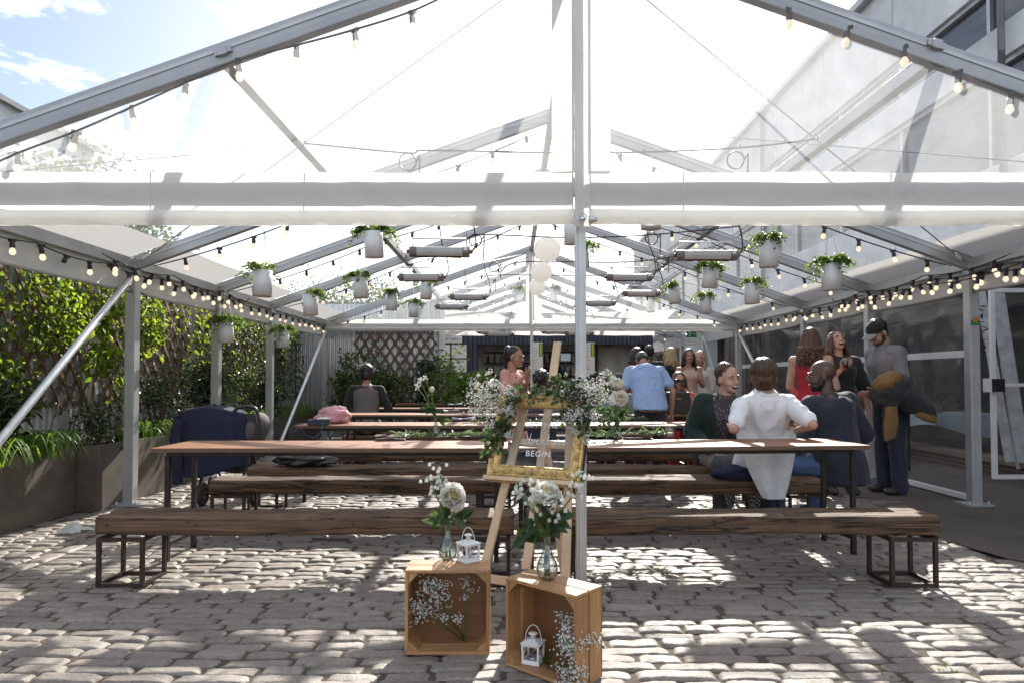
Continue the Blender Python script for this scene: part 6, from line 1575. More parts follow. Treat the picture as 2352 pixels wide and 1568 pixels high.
    # --- face parts
    if facial:
        for sx in (-1, 1):
            m = MB(); m.ell(hp((sx * .031, .080, .006)), (.0115 * k, .0068 * k, .0055 * k), hm, 8, 6); e_ = m.build('eye', EYE_W, p.body); m = MB(); m.ell(hp((sx * .031, .0865, .006)), (.006 * k, .004 * k, .006 * k), hm, 8, 6); m.build('iris', EYE_D, e_)
            if brows: m = MB(); m.tube([hp((sx * .012, .092, .024)), hp((sx * .032, .091, .031)), hp((sx * .05, .078, .026))], [.004 * k, .0045 * k, .003 * k], 6); m.build('eyebrow', brows if not isinstance(brows, bool) else HAIR['dark'], p.body)
        if mouth == 'laugh':
            m = MB(); m.ell(hp((0, .086, -.066)), (.027 * k, .014 * k, .017 * k), hm, 12, 8); mo = m.build('mouth', MOUTH, p.body); m = MB(); m.ell(hp((0, .094, -.0575)), (.022 * k, .008 * k, .0065 * k), hm, 10, 6); m.build('teeth', TEETH, mo)
        else:
            m = MB(); m.tube([hp((-.022, .084, -.066)), hp((-.008, .0955, -.063)), hp((.008, .0955, -.063)), hp((.022, .084, -.066))], [.003 * k, .0055 * k, .0055 * k, .003 * k], 6); m.build('mouth', LIP if fem else MOUTH, p.body)
    if shoes:
        for q in ('L', 'R'):
            m = MB(); f = (B @ V((0, 1, 0))); c = V((p.an[q].x, p.an[q].y, z0)) + f * .065 * s
            m.ell(c + V((0, 0, .045)), (.043 * s, .13 * s, .048), B, 14, 10)
            for v_ in m.v: v_.z = max(v_.z, z0 + .002)
            m.caps(p.an[q] + V((0, 0, .03)), c - f * .07 + V((0, 0, .045)), .045 * s, .043 * s); m.build('shoe', simple('shoe_leather', shoes, .45), p.body)
    return p
def prof_at(p, t):
    T = FEM if p.fem else MALE
    if t <= T[0][0]: return T[0][1:]
    for a, b in zip(T, T[1:]):
        if a[0] <= t <= b[0]: k = (t - a[0]) / (b[0] - a[0]); k = k * k * (3 - 2 * k); return tuple(a[i] + (b[i] - a[i]) * k for i in (1, 2, 3))
    return T[-1][1:]
def rings(mb, p, pad, t0, t1, n=10, flare=0.0):
    R_ = []; rx = p.U @ V((1, 0, 0)); fy = p.U @ V((0, 1, 0)); rx0, fy0 = p.B @ V((1, 0, 0)), p.B @ V((0, 1, 0))
    for i in range(n + 1):
        t = t0 + (t1 - t0) * i / n; hw, hd, fo = prof_at(p, max(t, -.1)); k = max(0, min(1, t * 1.6)); a = (rx0 * (1 - k) + rx * k).normalized(); f = (fy0 * (1 - k) + fy * k).normalized()
        c = p.P + (p.neck - p.P) * t + f * fo * p.s; fl = flare * max(0, -t + .1)
        R_.append((c, a * ((hw * p.bf) * p.s + pad + fl), f * ((hd * p.bf) * p.s + pad + fl)))
    mb.loft(R_, 20)
def top(p, name, mat, pad=.014, t0=-.12, t1=.97, sleeve=1.0, seed=0, amp=.006, collar=None, flare=0.0, spad=None, cut=None, sc=9.0, vox=None, strap=False):
    m = MB(); rings(m, p, pad, t0, t1, 12, flare); sp = pad if spad is None else spad
    for q in ('L', 'R'):
        if sleeve > 0 or strap:
            m.caps(p.neck + p.U @ V((0, -.01, -.06 * p.s)), p.sh[q], .060 * p.s + sp, (.052 if sleeve > 0 else .03) * p.s + sp * .7)
        if sleeve > 0:
            m.ell(p.sh[q], .054 * p.s * p.bf ** .5 + sp * .6); f1 = min(1, sleeve * 2)
            m.caps(p.sh[q], p.sh[q] + (p.el[q] - p.sh[q]) * f1, .051 * p.s * p.bf ** .5 + sp * .75, .044 * p.s + sp)
            if sleeve > .5: f2 = (sleeve - .5) * 2; m.caps(p.el[q], p.el[q] + (p.wr[q] - p.el[q]) * f2, .044 * p.s + sp, .031 * p.s + sp)
    if collar: m.loft([(p.neck + p.U @ V((0, 0, z * p.s)), p.U @ V((r_, 0, 0)), p.U @ V((0, r_, 0))) for z, r_ in ((-.06, .105), (-.01, .088), (.03, collar + .008))], 16)
    g = remesh(m, vox or p.vox, 9, folds(seed, amp, sc))
    if cut:
        keep = [i for i, f in enumerate(g.f) if not cut(sum((g.v[j] for j in f), V((0, 0, 0))) / len(f))]
        g.f = [g.f[i] for i in keep]; g.m = [0] * len(g.f); g.sm = [True] * len(g.f)
    return g.build(name, mat, p.body)
def trousers(p, mat, pad=.014, seed=0, name='trousers', upto=1.0, amp=.005):
    m = MB(); rings(m, p, pad + .004, -.17, .16, 6)
    for q in ('L', 'R'):
        m.caps(p.hp[q], p.kn[q], .088 * p.s * p.bf + pad, .060 * p.s + pad); e = p.kn[q] + (p.an[q] - p.kn[q]) * upto
        m.caps(p.kn[q], e, .060 * p.s + pad, .048 * p.s + pad)
    return remesh(m, p.vox, 3, folds(seed, amp, 8)).build(name, mat, p.body)
def dress(p, mat, hem=.5, pad=.010, t1=.88, seed=0, flare=.02, sleeve=0, name='dress'):
    m = MB(); rings(m, p, pad, -.12, t1, 12)
    zz = p.P.z; R_ = []; a, f = p.B @ V((1, 0, 0)), p.B @ V((0, 1, 0))
    for i in range(9):
        k = i / 8; z = zz + .02 - (zz + .02 - hem) * k; hw, hd, fo = prof_at(p, 0); w = hw * p.s + pad + flare * k - .02 * sin(k * pi); R_.append((V((p.P.x, p.P.y, z)) + f * fo, a * w, f * (hd * p.s + pad + flare * k)))
    m.loft(R_, 20)
    if sleeve:
        for q in ('L', 'R'): m.ell(p.sh[q], .07 * p.s); m.caps(p.sh[q], p.sh[q] + (p.el[q] - p.sh[q]) * sleeve, .065 * p.s, .075 * p.s)
    return remesh(m, p.vox, 3, folds(seed, .005, 8)).build(name, mat, p.body)
def hair(p, style, col, r, length=.3, n=46, curl_=.0, seed=0):
    m = MB(); k = p.hs; mat = HAIR[col]
    def E(c, rr): m.ell(p.h(c), tuple(v * k for v in rr), p.hm, 16, 12)
    if style == 'crop': E((0, -.018, .044), (.0805, .0975, .085)); E((0, -.045, .0), (.074, .062, .075))
    elif style == 'short': E((0, -.022, .048), (.088, .098, .090)); E((0, -.045, -.005), (.086, .068, .088)); E((0, -.052, -.055), (.074, .05, .05)); E((0, .03, .092), (.064, .058, .036))
    elif style == 'swept': E((0, -.026, .048), (.082, .094, .086)); E((0, -.055, -.01), (.072, .05, .08)); E((0, -.125, .03), (.03, .028, .03))
    elif style == 'bun': E((0, -.026, .046), (.083, .094, .087)); E((0, -.06, -.005), (.074, .05, .075)); E((0, -.10, .105), (.045, .045, .045))
    elif style == 'pony': E((0, -.026, .046), (.082, .093, .086)); E((0, -.055, -.005), (.075, .05, .075)); E((0, -.105, .085), (.04, .04, .035)); m.caps(p.h((0, -.12, .08)), p.h((0, -.135, -.02)), .034 * k, .03 * k); m.caps(p.h((0, -.135, -.02)), p.h((0, -.10, -.15)), .03 * k, .014 * k)
    elif style == 'afro':
        for j in range(150):
            d = V((r.gauss(0, 1), r.gauss(0, 1), r.gauss(0, 1))).normalized()
            if d.y > .45 and d.z < .45: continue
            m.ell(p.h((d.x * .098, d.y * .105 - .02, d.z * .098 + .045)), r.uniform(.016, .026) * k, None, 8, 6)
        E((0, -.025, .045), (.096, .098, .094)); E((0, -.05, -.03), (.09, .06, .085))
    else: E((0, -.024, .047), (.085, .096, .088)); E((0, -.05, -.01), (.085, .062, .09))
    g = remesh(m, max(.008, p.vox * .7), 2, folds(seed + 3, .0035 if style != 'afro' else .006, 26, (1, 1, .35)))
    if style in ('short', 'swept', 'crop', 'pony', 'bun') and p.vox < .013:
        for j in range(170):
            a = r.uniform(-150, 150) if style == 'short' else r.uniform(-120, 120); sx, cy_ = sin(R(a)), -cos(R(a)); g0 = {'short': .089, 'crop': .082}.get(style, .083) * r.choice((.98, 1.0, 1.02, 1.05)); pts = []; lo = r.uniform(-.95, -.45) if abs(a) < 100 else r.uniform(.15, .45); tw = r.uniform(-.25, .25)
            for q in range(7):
                ph = pi / 2 - (pi / 2 - math.asin(lo)) * q / 6 if q else pi / 2 - .12; aa = R(a) + tw * q / 6; pts.append(p.h((sin(aa) * cos(ph) * g0 * 1.0, -cos(aa) * cos(ph) * g0 * 1.1 - .024, .046 + sin(ph) * g0 * 1.02)))
            if style == 'short' and abs(a) < 95: pts.append(p.h((sx * .080, cy_ * .084 - .022, r.uniform(-.10, -.05))))
            g.tube(pts, ([.0045, .006, .006, .006, .006, .006, .005, .002] if len(pts) == 8 else [.0045, .006, .006, .006, .0055, .0045, .002]), 5)
    if style == 'long':
        for j in range(n):
            a = r.uniform(-130, 130); sx, cy_ = sin(R(a)), -cos(R(a)); p0 = p.h((sx * .07, cy_ * .08 - .015, .075)); p1 = p.h((sx * .094, cy_ * .098 - .015, .0)); L = length * r.uniform(.75, 1.08) * (.85 if abs(a) > 100 else 1)
            base = p.h((sx * .098, cy_ * .098 - .025, -.06)); pts = [p0, p1, base]; out = V((base.x - p.hc.x, base.y - p.hc.y, 0)); out = out.normalized() if out.length > 0 else out; ph = r.uniform(0, 6)
            for q in range(1, 8):
                t = q / 7; pts.append(base + V((0, 0, -L * t)) + out * (.025 * sin(t * 2.2) + curl_ * .9 * sin(ph + t * 13)) + V((cos(ph), sin(ph), 0)) * curl_ * cos(ph + t * 13))
            g.tube(catmull(pts, 3), [r.uniform(.011, .016) * k * (1 - (i / 28) ** 2 * .75) for i in range(len(pts) * 3 - 2)], 6)
    return g.build('hair', mat, p.body)
def beard(p, col, k_=1.0):
    m = MB(); k = p.hs; m.ell(p.h((0, .034, -.078)), (.0545 * k, .0545 * k, .040 * k), p.hm, 16, 12); m.ell(p.h((0, .066, -.099)), (.026 * k, .024 * k, .021 * k), p.hm, 12, 8)
    for s_ in (-1, 1): m.ell(p.h((s_ * .058, .012, -.045)), (.013 * k, .028 * k, .042 * k), p.hm, 10, 8)
    return remesh(m, .008, 2).build('beard', HAIR[col], p.body)
def glasses(p, dark=False, col=None):
    m = MB(); k = p.hs
    for s_ in (-1, 1):
        c = p.h((s_ * .034, .100, .004)); m.tube([c + p.hm @ V((.024 * k * cos(a), 0, .020 * k * sin(a))) for a in [2 * pi * j / 16 for j in range(17)]], .0025 * k, 6, False); m.tube([p.h((s_ * .058, .095, .010)), p.h((s_ * .08, .0, .008))], .0022 * k, 5)
        if dark: m.ell(c, (.026 * k, .004 * k, .023 * k), p.hm, 14, 8)
    m.tube([p.h((-.011, .104, .008)), p.h((.011, .104, .008))], .0025 * k, 5); return m.build('sunglasses' if dark else 'glasses', col or MT['black'], p.body)
def checks(name, a, b, sc):
    nt = NT(name); ck = nt.n('ShaderNodeTexChecker'); nt.l(coords(nt, (1, 1, 1)), ck.inputs['Vector']); ck.inputs['Scale'].default_value = sc; ck.inputs[1].default_value = c4(a); ck.inputs[2].default_value = c4(b); q = pbsdf(nt, ck.outputs[0], .85); nt.l(q.outputs[0], nt.out.inputs[0]); return nt.mat
def dots(name, a, b, sc, lo=.2, hi=.3):
    nt = NT(name); vo = nt.n('ShaderNodeTexVoronoi'); nt.l(coords(nt), vo.inputs['Vector']); vo.inputs['Scale'].default_value = sc; q = pbsdf(nt, mixc(nt, ramp(nt, vo.outputs['Distance'], [(lo, 0.0), (hi, 1.0)]), b, a), .8); nt.l(q.outputs[0], nt.out.inputs[0]); return nt.mat
CL = {n: simple('cloth_' + n, c, .85, 0, .12, 9, .25, 260, Sheen_Weight=.15) for n, c in {'white': (.78, .79, .82), 'navy': (.014, .017, .034), 'green_velvet': (.005, .020, .015), 'black': (.012, .012, .013), 'red': (.42, .018, .03), 'orange': (.55, .06, .03), 'grey': (.21, .20, .21), 'denim': (.022, .028, .05), 'blue_denim': (.06, .12, .26), 'sky': (.30, .42, .66), 'beige': (.50, .36, .30), 'khaki': (.045, .042, .038), 'mustard': (.20, .11, .035), 'charcoal': (.03, .03, .033), 'sage': (.22, .30, .26), 'cream': (.6, .56, .5)}.items()}
HOUND = checks('houndstooth', (.42, .37, .33), (.05, .04, .04), 60); DOTTY = dots('dotted_shirt', (.045, .035, .045), (.32, .27, .28), 55, .22, .32); FLORAL = dots('pink_floral', (.60, .30, .26), (.13, .08, .07), 13, .16, .26); TWEED = checks('tweed', (.20, .185, .18), (.07, .066, .068), 90); REDLACE = dots('red_lace', (.40, .016, .03), (.20, .008, .016), 45, .2, .35)
r = random.Random(3)
# ---- the man in white, seated with his back to us, elbows on the table
Yw = 5.56; xw = (1756 - 1176) * 5.4 / F
A = person('person in a loose white shirt, back turned, elbows propped on the first table', xw, Yw, 0, 1.80, sit=.408, lean=-14, head=(-22, 2, 0), hs=1.08, skin='pale', vox=.010,
    J=dict(shL=at(1704, 928, 5.34), shR=at(1810, 924, 5.34), neck=V((xw - .005, 5.36, 1.085)), head=at(1755, 865, 5.40), elL=at(1686, 984, 5.12), elR=at(1866, 974, 5.10), wrL=V((xw - .25, 5.39, .80)), wrR=V((xw + .25, 5.39, .80)), hdL=V((.2, 1, -.1)), hdR=V((-.2, 1, -.1)), knL=V((xw - .17, 6.02, .46)), knR=V((xw + .17, 6.02, .46)), anL=V((xw - .18, 5.98, .08)), anR=V((xw + .2, 5.98, .08))))
for q in ('L', 'R'): A.el[q].z = max(A.el[q].z, TZ + .045)
top(A, 'shirt', CL['white'], .028, -.10, .99,   .40, 1, .020, .085, spad=.016, sc=6.5)
trousers(A, CL['charcoal'], .016, 2); hair(A, 'short', 'brown', r, seed=4); glasses(A)
m = MB()
def tail(a, b):
    w = .235 * (1 - .0 * b) * (1 - .62 * max(0, b - .2) ** 1.1 / .8 ** 1.1); x = xw + (a - .5) * 2 * w + .05 * b; yy = Yw - .20 - .045 * sin(pi * a) + .03 * b - .02 * b + .018 * sin(a * 9 + b * 3) * b + .03 * (1 - b)
    return V((x, yy, .80 - .53 * b + .03 * (a - .5) ** 2))
m.sheet(tail, 30, 26); m.build('shirt_tail', CL['white'], A.body)
# ---- bald man in the navy jacket
xb, yb = (1932 - 1176) * 5.66 / F, 5.70
Bm = person('person seated with shaved head and beard in a dark navy jacket, back turned', xb, yb, 22, 1.80, sit=.408, lean=9, side=-4, head=(50, 4, 0), hs=1.08, skin='dark', bf=1.16, vox=.011,
    arms={'L': ((.06, .08, -.27), (.0, .30, -.34)), 'R': ((.09, -.02, -.28), (.04, .20, -.40))}, brows=HAIR['black'], J=dict(knL=V((xb - .42, 6.0, .46)), knR=V((xb - .02, 6.12, .46)), anL=V((xb - .42, 5.98, .08)), anR=V((xb - .02, 6.1, .08))))
top(Bm, 'jacket', CL['navy'], .032, -.30, .96, .97, 5, .016, .072, .05, sc=5.5); trousers(Bm, CL['blue_denim'], .02, 6); beard(Bm, 'black')
# ---- laughing man in the green velvet jacket, facing us
xg = (1652 - 1176) * 6.35 / F
G_ = person('person laughing in a dark green velvet jacket and houndstooth trousers, hair tied back', xg, 6.42, 172, 1.80, sit=.408, lean=16, side=-5, head=(32, 6, 6), hs=1.08, skin='pale', vox=.010, mouth='laugh', brows=HAIR['brown'],
    arms={'R': ((.08, .04, -.28), (-.06, .24, -.36)), 'L': ((.07, .06, -.27), (-.05, .27, -.36))}, J=dict(knL=V((xg + .20, 5.98, .455)), knR=V((xg - .06, 5.96, .45)), anL=V((xg + .2, 6.0, .08)), anR=V((xg - .05, 6.0, .08))))
top(G_, 'shirt', DOTTY, .012, -.1, .99, .0, 8, .004, .07)
ctr, gf, gr_ = G_.P, G_.U @ V((0, 1, 0)), G_.U @ V((1, 0, 0))
def vcut(q):
    d = q - ctr; return d.dot(gf) > .03 and abs(d.dot(gr_)) < .030 + .085 * max(0, min(1, (d.dot(G_.U @ V((0, 0, 1))) - .12) / .4)) and d.dot(G_.U @ V((0, 0, 1))) > .02
top(G_, 'jacket', CL['green_velvet'], .030, -.26, .94, .96, 9, .015, None, .05, cut=vcut, sc=6); trousers(G_, HOUND, .018, 10, upto=.85); hair(G_, 'swept', 'brown', r, seed=6)
m = MB()
for s_ in (-1, 1): m.bar(G_.neck + G_.U @ V((s_ * .065, .05, -.02)), G_.neck + G_.U @ V((s_ * .055, .125, -.20)), .06, .008, gf)
m.build('lapel', CL['green_velvet'], G_.body)
# ---- woman in the red dress
xr_, yr = (1862 - 1176) * 6.9 / F, 6.9
W1 = person('person standing in a fitted sleeveless red lace dress, long auburn curls', xr_, yr, -38, 1.72, True, head=(2, 0, 0), skin='pale', vox=.011, shoes=(.02, .02, .02), z0=.02, arms={'R': ((.07, .05, -.27), (-.02, .26, -.30)), 'L': ((.05, .02, -.27), (.0, .2, -.38))})
dress(W1, REDLACE, .50, .008, .93, 3); hair(W1, 'long', 'auburn', r, .24, 90, .016)
m = MB(); m.ell(W1.h((-.03, -.085, .085)), (.028, .012, .02), W1.hm, 10, 6); m.build('hair_clip', MT['black'], W1.body)
# ---- laughing woman in black
xl_, yl = (1928 - 1176) * 7.2 / F, 7.2
W2 = person('person laughing with head thrown back, long dark hair and loose black top', xl_, yl, 176, 1.74, True, lean=-4, head=(4, -24, 0), skin='pale', vox=.011, mouth='laugh', arms={'R': ((.02, .06, -.27), (-.10, .24, -.10)), 'L': ((.09, .0, -.27), (.10, .06, -.50))})
top(W2, 'top', CL['black'], .022, -.2, .93, .55, 12, .009, None, .1, spad=.03); trousers(W2, CL['charcoal'], .012, 13); hair(W2, 'long', 'brown', r, .30, 60, .008)
gpos = W2.wr['R'] + V((.02, -.05, .06)); m = MB(); m.lathe(gpos - V((0, 0, .05)), [(.001, 0), (.028, 0), (.032, .11), (.030, .11), (.026, .006), (.001, .006)], 16, None, 0, True, False); dk = tag(m.build('drinking_glass', MT['glass'], None, loc=gpos), 'dark drink in a tumbler held by the laughing woman in black', 'glass'); m = MB(); m.lathe(gpos - V((0, 0, .042)), [(.001, 0), (.025, 0), (.028, .07), (.001, .07)], 14); m.build('drink', simple('cola', (.05, .015, .01), .2), dk)
# ---- man with the cap
xc_, yc_ = 4.02, 7.25
C_ = person('person in a grey sweater and black cap, looking down, coat over one arm', xc_, yc_, 100, 1.86, lean=8, head=(8, 34, 0), skin='pale', vox=.011, hs=1.05, brows=HAIR['dark'], arms={'L': ((.04, .03, -.28), (-.02, .27, -.33)), 'R': ((.05, -.04, -.29), (-.05, .20, -.42))})
top(C_, 'sweater', CL['grey'], .022, -.10, .99, .97, 15, .015, .068, sc=6.5); trousers(C_, CL['denim'], .024, 16, amp=.012); hair(C_, 'crop', 'dark', r); beard(C_, 'brown'); glasses(C_)
m = MB(); k = C_.hs; m.ell(C_.h((0, -.012, .052)), (.088 * k, .106 * k, .082 * k), C_.hm, 18, 12); g = remesh(m, .008, 1); g.v = [v_ if (C_.hm.transposed() @ (v_ - C_.hc)).z > .028 else v_ + C_.hm @ V((0, 0, .028 - (C_.hm.transposed() @ (v_ - C_.hc)).z)) for v_ in g.v]; cap = g.build('cap', CL['black'], C_.body)
m = MB(); m.sheet(lambda a, b: C_.h(((a - .5) * .15 * (1 - .35 * b * b), .085 + .085 * b, .042 - .02 * (a - .5) ** 2 * 4 + .004)), 10, 6); m.sheet(lambda a, b: C_.h(((.5 - a) * .15 * (1 - .35 * b * b), .085 + .085 * b, .036 - .02 * (a - .5) ** 2 * 4 + .004)), 10, 6); m.build('peak', simple('cap_peak_grey', (.25, .25, .26), .7), cap)
# coat over his forearm
mid = (C_.el['L'] + C_.wr['L']) / 2 + V((-.02, -.06, .0)); co_d = (C_.wr['L'] - C_.el['L']).normalized()
nt = NT('dark_coat_with_mustard_lining'); gco = coords(nt); q = pbsdf(nt, mixc(nt, ramp(nt, noisen(nt, gco, 2.6, 3), [(.52, 0.0), (.56, 1.0)]), (.022, .02, .026), (.34, .20, .055)), .85); nt.l(q.outputs[0], nt.out.inputs[0]); COATM = nt.mat
m = MB(); m.ell(mid + V((-.02, -.03, -.03)), (.21, .14, .13), Matrix.Rotation(-.55, 3, 'Y'), 24, 16, fn=lambda d: 1 + .22 * noise.noise(d * 2.2)); m.loft([(mid + V((.08, -.04, -.03)), V((.12, 0, .02)), V((0, .11, 0))), (mid + V((.15, -.05, -.11)), V((.17, 0, -.03)), V((0, .13, 0))), (mid + V((.21, -.05, -.19)), V((.20, 0, -.06)), V((0, .11, 0))), (mid + V((.25, -.05, -.26)), V((.18, 0, -.05)), V((0, .08, 0))), (mid + V((.26, -.05, -.30)), V((.13, 0, -.04)), V((0, .04, 0)))], 18)
m.loft([(mid + V((-.06, -.08, -.10)), V((.07, 0, 0)), V((0, .05, 0))), (mid + V((-.07, -.09, -.30)), V((.07, 0, 0)), V((0, .045, 0))), (mid + V((-.075, -.09, -.50)), V((.085, 0, 0)), V((0, .04, 0)))], 14)
coatc = tag(remesh(m, .012, 5, folds(4, .024, 6.5)).build('carried_coat', CL['charcoal'], None, loc=mid), 'dark coat with mustard lining hanging over the forearm of the man with the cap', 'coat')
m = MB(); m.ell(mid + V((-.07, -.05, .045)), (.15, .125, .085), Matrix.Rotation(-.6, 3, 'Y'), 20, 12, fn=lambda d: 1 + .2 * noise.noise(d * 2.5)); remesh(m, .012, 2, folds(7, .008, 8)).build('lining', CL['mustard'], coatc)
m = MB(); m.loft([(mid + V((-.075, -.125, -.20)), V((.055, 0, 0)), V((0, .022, 0))), (mid + V((-.08, -.13, -.38)), V((.068, 0, 0)), V((0, .024, 0))), (mid + V((-.095, -.13, -.53)), V((.06, 0, .02)), V((0, .022, 0)))], 14); remesh(m, .012, 3, folds(9, .012, 8)).build('lining_flap', CL['mustard'], coatc)
m = MB(); m.loft([(mid + V((.27, -.11, -.27)), V((.12, 0, -.035)), V((0, .02, 0))), (mid + V((.28, -.11, -.34)), V((.11, 0, -.035)), V((0, .02, 0)))], 12); remesh(m, .012, 3, folds(11, .012, 8)).build('lining_hem', CL['mustard'], coatc)
# ---- middle ground
def far(label, u, Y, yaw, **kw):
    kw.setdefault('vox', .014); return person(label, (u - 1176) * Y / F, Y, yaw, **kw)
D = far('person standing in a pink floral wide sleeved dress with dark ponytail, hand at her chest', 1177, 7.95, -122, ht=1.58, fem=True, skin='tan', hs=1.06, head=(8, 10, 0), arms={'R': ((.07, .06, -.26), (-.14, .20, -.02)), 'L': ((.05, .06, -.27), (-.10, .18, -.12))}, brows=HAIR['black'])
dress(D, FLORAL, .35, .016, .96, 21, .10, .85); hair(D, 'pony', 'black', r)
D = far('person bending over the third table in a pale blue short sleeved shirt, back turned', 1492, 8.1, 0, ht=1.74, lean=36, head=(0, 64, 0), skin='tan', arms={'L': ((.10, .06, -.27), (.08, .24, -.46)), 'R': ((.12, .02, -.28), (.10, .18, -.50))})
top(D, 'shirt', CL['sky'], .040, -.16, .98, .33, 22, .015, .068, .03, spad=.02); trousers(D, CL['charcoal'], .018, 23); hair(D, 'crop', 'black', r)
D = far('person seated in large dark sunglasses and a red off shoulder blouse, hand to her neck', 1560, 9.15, 172, ht=1.66, fem=True, sit=.408, head=(4, 2, 4), hs=1.06, arms={'L': ((.12, .10, -.20), (-.04, .10, .02)), 'R': ((.06, .08, -.26), (-.04, .28, -.26))})
top(D, 'blouse', CL['orange'], .020, -.1, .84, .6, 24, .008, None, .04, spad=.024); trousers(D, CL['red'], .02, 25); hair(D, 'long', 'brown', r, .12, 46, .0); glasses(D, True)
D = far('person seated with dark curly bob in a sage top, looking down at the third table', 1418, 9.2, 176, ht=1.66, fem=True, sit=.408, lean=10, head=(6, 26, 0), hs=1.05, skin='brown', arms={'L': ((.08, .12, -.25), (-.02, .32, -.22)), 'R': ((.08, .12, -.25), (-.02, .32, -.22))}, brows=HAIR['black'])
top(D, 'top', CL['sage'], .016, -.1, .95, .4, 26, .006); trousers(D, CL['charcoal'], .016, 27); hair(D, 'long', 'black', r, .10, 40, .018)
D = far('person seated with hair in a high bun, bare shoulders, behind the peony vase', 1383, 9.9, 150, ht=1.62, fem=True, sit=.408, head=(10, 4, 0), hs=1.05, skin='brown', brows=HAIR['black']); top(D, 'top', CL['black'], .014, -.1, .84, 0, 28, .005); trousers(D, CL['charcoal'], .016, 29); hair(D, 'bun', 'black', r)
D = far('person seated with a big black curly afro just past the easel mast', 1242, 9.3, 10, ht=1.66, fem=True, sit=.408, hs=1.08, skin='brown', facial=False); top(D, 'top', CL['navy'], .016, -.1, .96, .6, 30, .006); trousers(D, CL['charcoal'], .016, 31); hair(D, 'afro', 'black', r)
D = far('person in a tweed backed waistcoat sitting before the trellis', 842, 9.9, 8, ht=1.80, sit=.46, lean=4, head=(10, 8, 0), hs=1.06, skin='tan', facial=False, arms={'L': ((.10, .02, -.28), (.10, .10, -.52)), 'R': ((.12, .0, -.28), (.16, .08, -.52))})
top(D, 'shirt', CL['black'], .016, -.1, .97, .97, 32, .007); top(D, 'waistcoat', TWEED, .026, -.14, .93, 0, 33, .004, None, .04, strap=True); trousers(D, CL['charcoal'], .018, 34); hair(D, 'short', 'black', r)
D = far('person with glossy black bob in an orange top standing behind the blue shirted man', 1462, 10.2, 30, ht=1.66, fem=True, hs=1.12, skin='brown', facial=False); top(D, 'top', CL['orange'], .016, -.1, .93, .3, 35, .006); trousers(D, CL['charcoal'], .014, 36); hair(D, 'long', 'black', r, .05, 60, .0)
D = far('person with cropped dark hair in a black jacket near the awning end', 1492, 11.9, -10, ht=1.82, skin='dark', facial=False, arms={'R': ((.10, .10, -.25), (.10, .30, -.18))}); top(D, 'jacket', CL['black'], .028, -.2, .97, .97, 37, .008); trousers(D, CL['charcoal'], .016, 38); hair(D, 'crop', 'black', r)
D = far('person in spectacles and white shirt facing the blonde woman', 1521, 12.5, -150, ht=1.70, skin='dark', hs=1.05); top(D, 'shirt', CL['white'], .016, -.1, .98, .97, 39, .006); trousers(D, CL['charcoal'], .016, 40); hair(D, 'crop', 'black', r); glasses(D)
D = far('person with blonde shoulder length hair in a black jacket, seen from the side', 1540, 11.6, 60, ht=1.74, fem=True, hs=1.08, arms={'L': ((.04, .16, -.22), (.0, .36, -.08)), 'R': ((.05, .1, -.26), (-.02, .3, -.2))}); top(D, 'jacket', CL['black'], .022, -.2, .96, .97, 41, .007); trousers(D, CL['charcoal'], .014, 42); hair(D, 'long', 'blonde', r, .16, 60, .004)
D = far('person standing with long dark hair, sleeveless beige top, khaki trousers', 1582, 11.0, 172, ht=1.70, fem=True, skin='tan', hs=1.05, head=(6, 0, 0), arms={'L': ((.05, .06, -.26), (-.02, .26, -.20)), 'R': ((.05, -.02, -.28), (.05, .04, -.5))}, brows=HAIR['black']); top(D, 'top', CL['beige'], .012, -.02, .90, 0, 43, .004, strap=True); trousers(D, CL['khaki'], .024, 44); hair(D, 'long', 'dark', r, .30, 56, .006)
gp = at(1618, 840, 10.8); m = MB(); m.lathe(gp, [(.001, -.08), (.028, -.078), (.004, -.07), (.004, -.01), (.02, .02), (.024, .06), (.020, .09), (.001, .09)], 12); tag(m.build('champagne_flute', MT['glass'], None, loc=gp), 'slim glass of pale drink beside the long dark haired woman', 'glass')
D = far('person with long fair hair in a cream top behind the dark haired woman', 1608, 11.8, 150, ht=1.70, fem=True, hs=1.05); top(D, 'top', CL['cream'], .014, -.1, .95, .6, 45, .006); trousers(D, CL['charcoal'], .014, 46); hair(D, 'long', 'blonde', r, .26, 46, .006)
D = far('person working behind the bar in a black shirt, leaning forward over the counter', 1204, 17.55, 150, ht=1.78, lean=22, head=(-10, 20, 0), hs=1.1, z0=.12, arms={'L': ((.10, .16, -.22), (.10, .36, -.34)), 'R': ((.14, .14, -.22), (.16, .34, -.36))}); top(D, 'shirt', CL['black'], .018, -.1, .97, .4, 47, .006); trousers(D, CL['black'], .016, 48); hair(D, 'crop', 'dark', r)
D = far('person in dark clothes standing deep in the bar behind the easel mast', 1268, 17.7, 20, ht=1.74, z0=.12, facial=False, skin='brown'); top(D, 'shirt', CL['black'], .018, -.1, .97, .97, 49, .006); trousers(D, CL['black'], .016, 50); hair(D, 'short', 'black', r)
SKYLOC = (3.3, .8, 1.7)
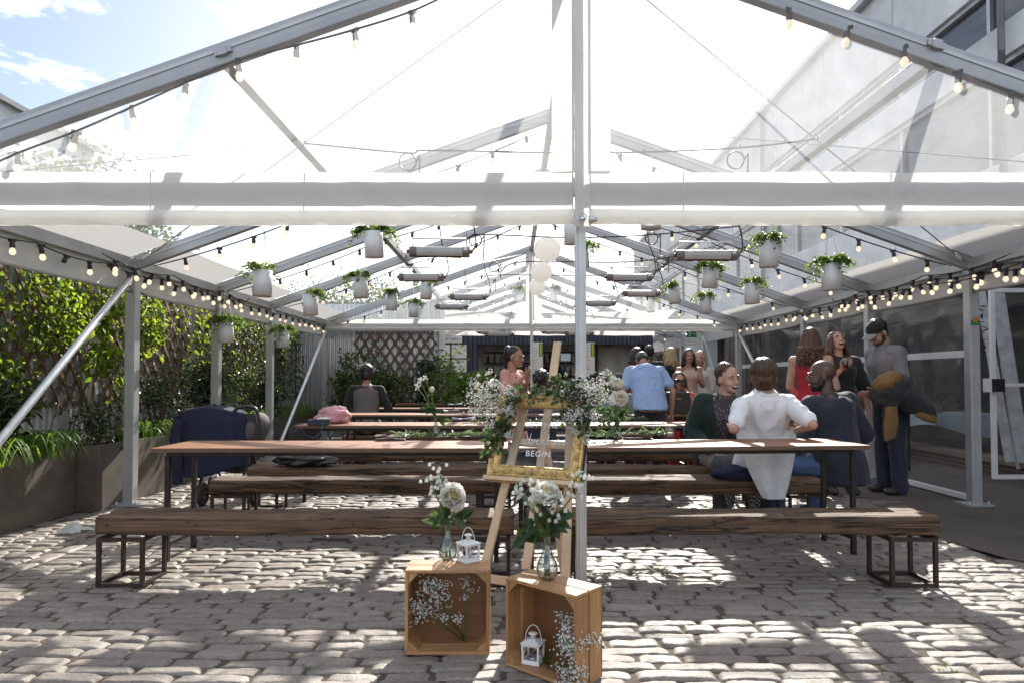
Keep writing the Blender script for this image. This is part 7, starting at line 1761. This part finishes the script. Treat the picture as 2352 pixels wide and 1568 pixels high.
# ================================================================ CAMERA, SUN, SKY
cam = bpy.data.cameras.new('camera'); cam.sensor_width = 36; cam.lens = 24; cam.clip_end = 2000; cam.clip_start = .05
cam.shift_y = 48.0 / 2352
co_ = bpy.data.objects.new('camera', cam); COL.objects.link(co_); co_.location = (0, 0, CH); co_.rotation_euler = (R(90) + PIT, 0, 0); SC.camera = co_
SUN = V((354, 1568, 1066)).normalized()
sl = bpy.data.lights.new('sun', 'SUN'); sl.energy = 5.0; sl.angle = R(.53); sl.color = (1, .94, .855)
so = bpy.data.objects.new('sun', sl); COL.objects.link(so); so.rotation_euler = (-SUN).to_track_quat('-Z', 'Y').to_euler(); so.location = (5, 20, 14)
w = bpy.data.worlds.new('World'); SC.world = w; w.use_nodes = True; t = w.node_tree; t.nodes.clear()
out = t.nodes.new('ShaderNodeOutputWorld'); bg = t.nodes.new('ShaderNodeBackground'); sky = t.nodes.new('ShaderNodeTexSky'); sky.sky_type = 'NISHITA'; sky.sun_disc = False
sky.sun_elevation = math.asin(SUN.z); sky.sun_rotation = math.atan2(SUN.x, SUN.y); sky.air_density = 1.0; sky.dust_density = 2.0; sky.ozone_density = 1.0
tc = t.nodes.new('ShaderNodeTexCoord'); mp = t.nodes.new('ShaderNodeMapping'); mp.inputs['Scale'].default_value = (1, 1, 1.9); mp.inputs['Location'].default_value = SKYLOC
n = t.nodes.new('ShaderNodeTexNoise'); n.inputs['Scale'].default_value = 3.2; n.inputs['Detail'].default_value = 9; n.inputs['Roughness'].default_value = .64; n.inputs['Distortion'].default_value = .25
cr = t.nodes.new('ShaderNodeValToRGB'); cr.color_ramp.elements[0].position = .487; cr.color_ramp.elements[0].color = (0, 0, 0, 1); cr.color_ramp.elements[1].position = .542; cr.color_ramp.elements[1].color = (1, 1, 1, 1)
n2 = t.nodes.new('ShaderNodeTexNoise'); n2.inputs['Scale'].default_value = 6; n2.inputs['Detail'].default_value = 6
cr2_ = t.nodes.new('ShaderNodeValToRGB'); cr2_.color_ramp.elements[0].position = .3; cr2_.color_ramp.elements[0].color = (7.2, 7.5, 8.1, 1); cr2_.color_ramp.elements[1].position = .7; cr2_.color_ramp.elements[1].color = (12.5, 12.6, 12.8, 1)
mx = t.nodes.new('ShaderNodeMix'); mx.data_type = 'RGBA'
for a, b in ((tc.outputs['Generated'], mp.inputs[0]), (mp.outputs[0], n.inputs['Vector']), (n.outputs[0], cr.inputs[0]), (mp.outputs[0], n2.inputs['Vector']), (n2.outputs[0], cr2_.inputs[0]), (cr.outputs[0], mx.inputs[0]), (sky.outputs[0], mx.inputs[6]), (cr2_.outputs[0], mx.inputs[7]), (mx.outputs[2], bg.inputs[0]), (bg.outputs[0], out.inputs[0])): t.links.new(a, b)
bg.inputs[1].default_value = .082
SC.view_settings.view_transform = 'Standard'; SC.view_settings.look = 'None'; SC.view_settings.gamma = 1; SC.view_settings.exposure = 1.22
SC.render.engine = 'CYCLES'; cy = SC.cycles
cy.use_denoising = True; cy.denoiser = 'OPENIMAGEDENOISE'; cy.max_bounces = 10; cy.transparent_max_bounces = 24; cy.diffuse_bounces = 3; cy.glossy_bounces = 3; cy.transmission_bounces = 6
cy.caustics_reflective = False; cy.caustics_refractive = False; cy.sample_clamp_indirect = 6; cy.use_adaptive_sampling = True; cy.adaptive_threshold = .02
SC.render.use_persistent_data = False
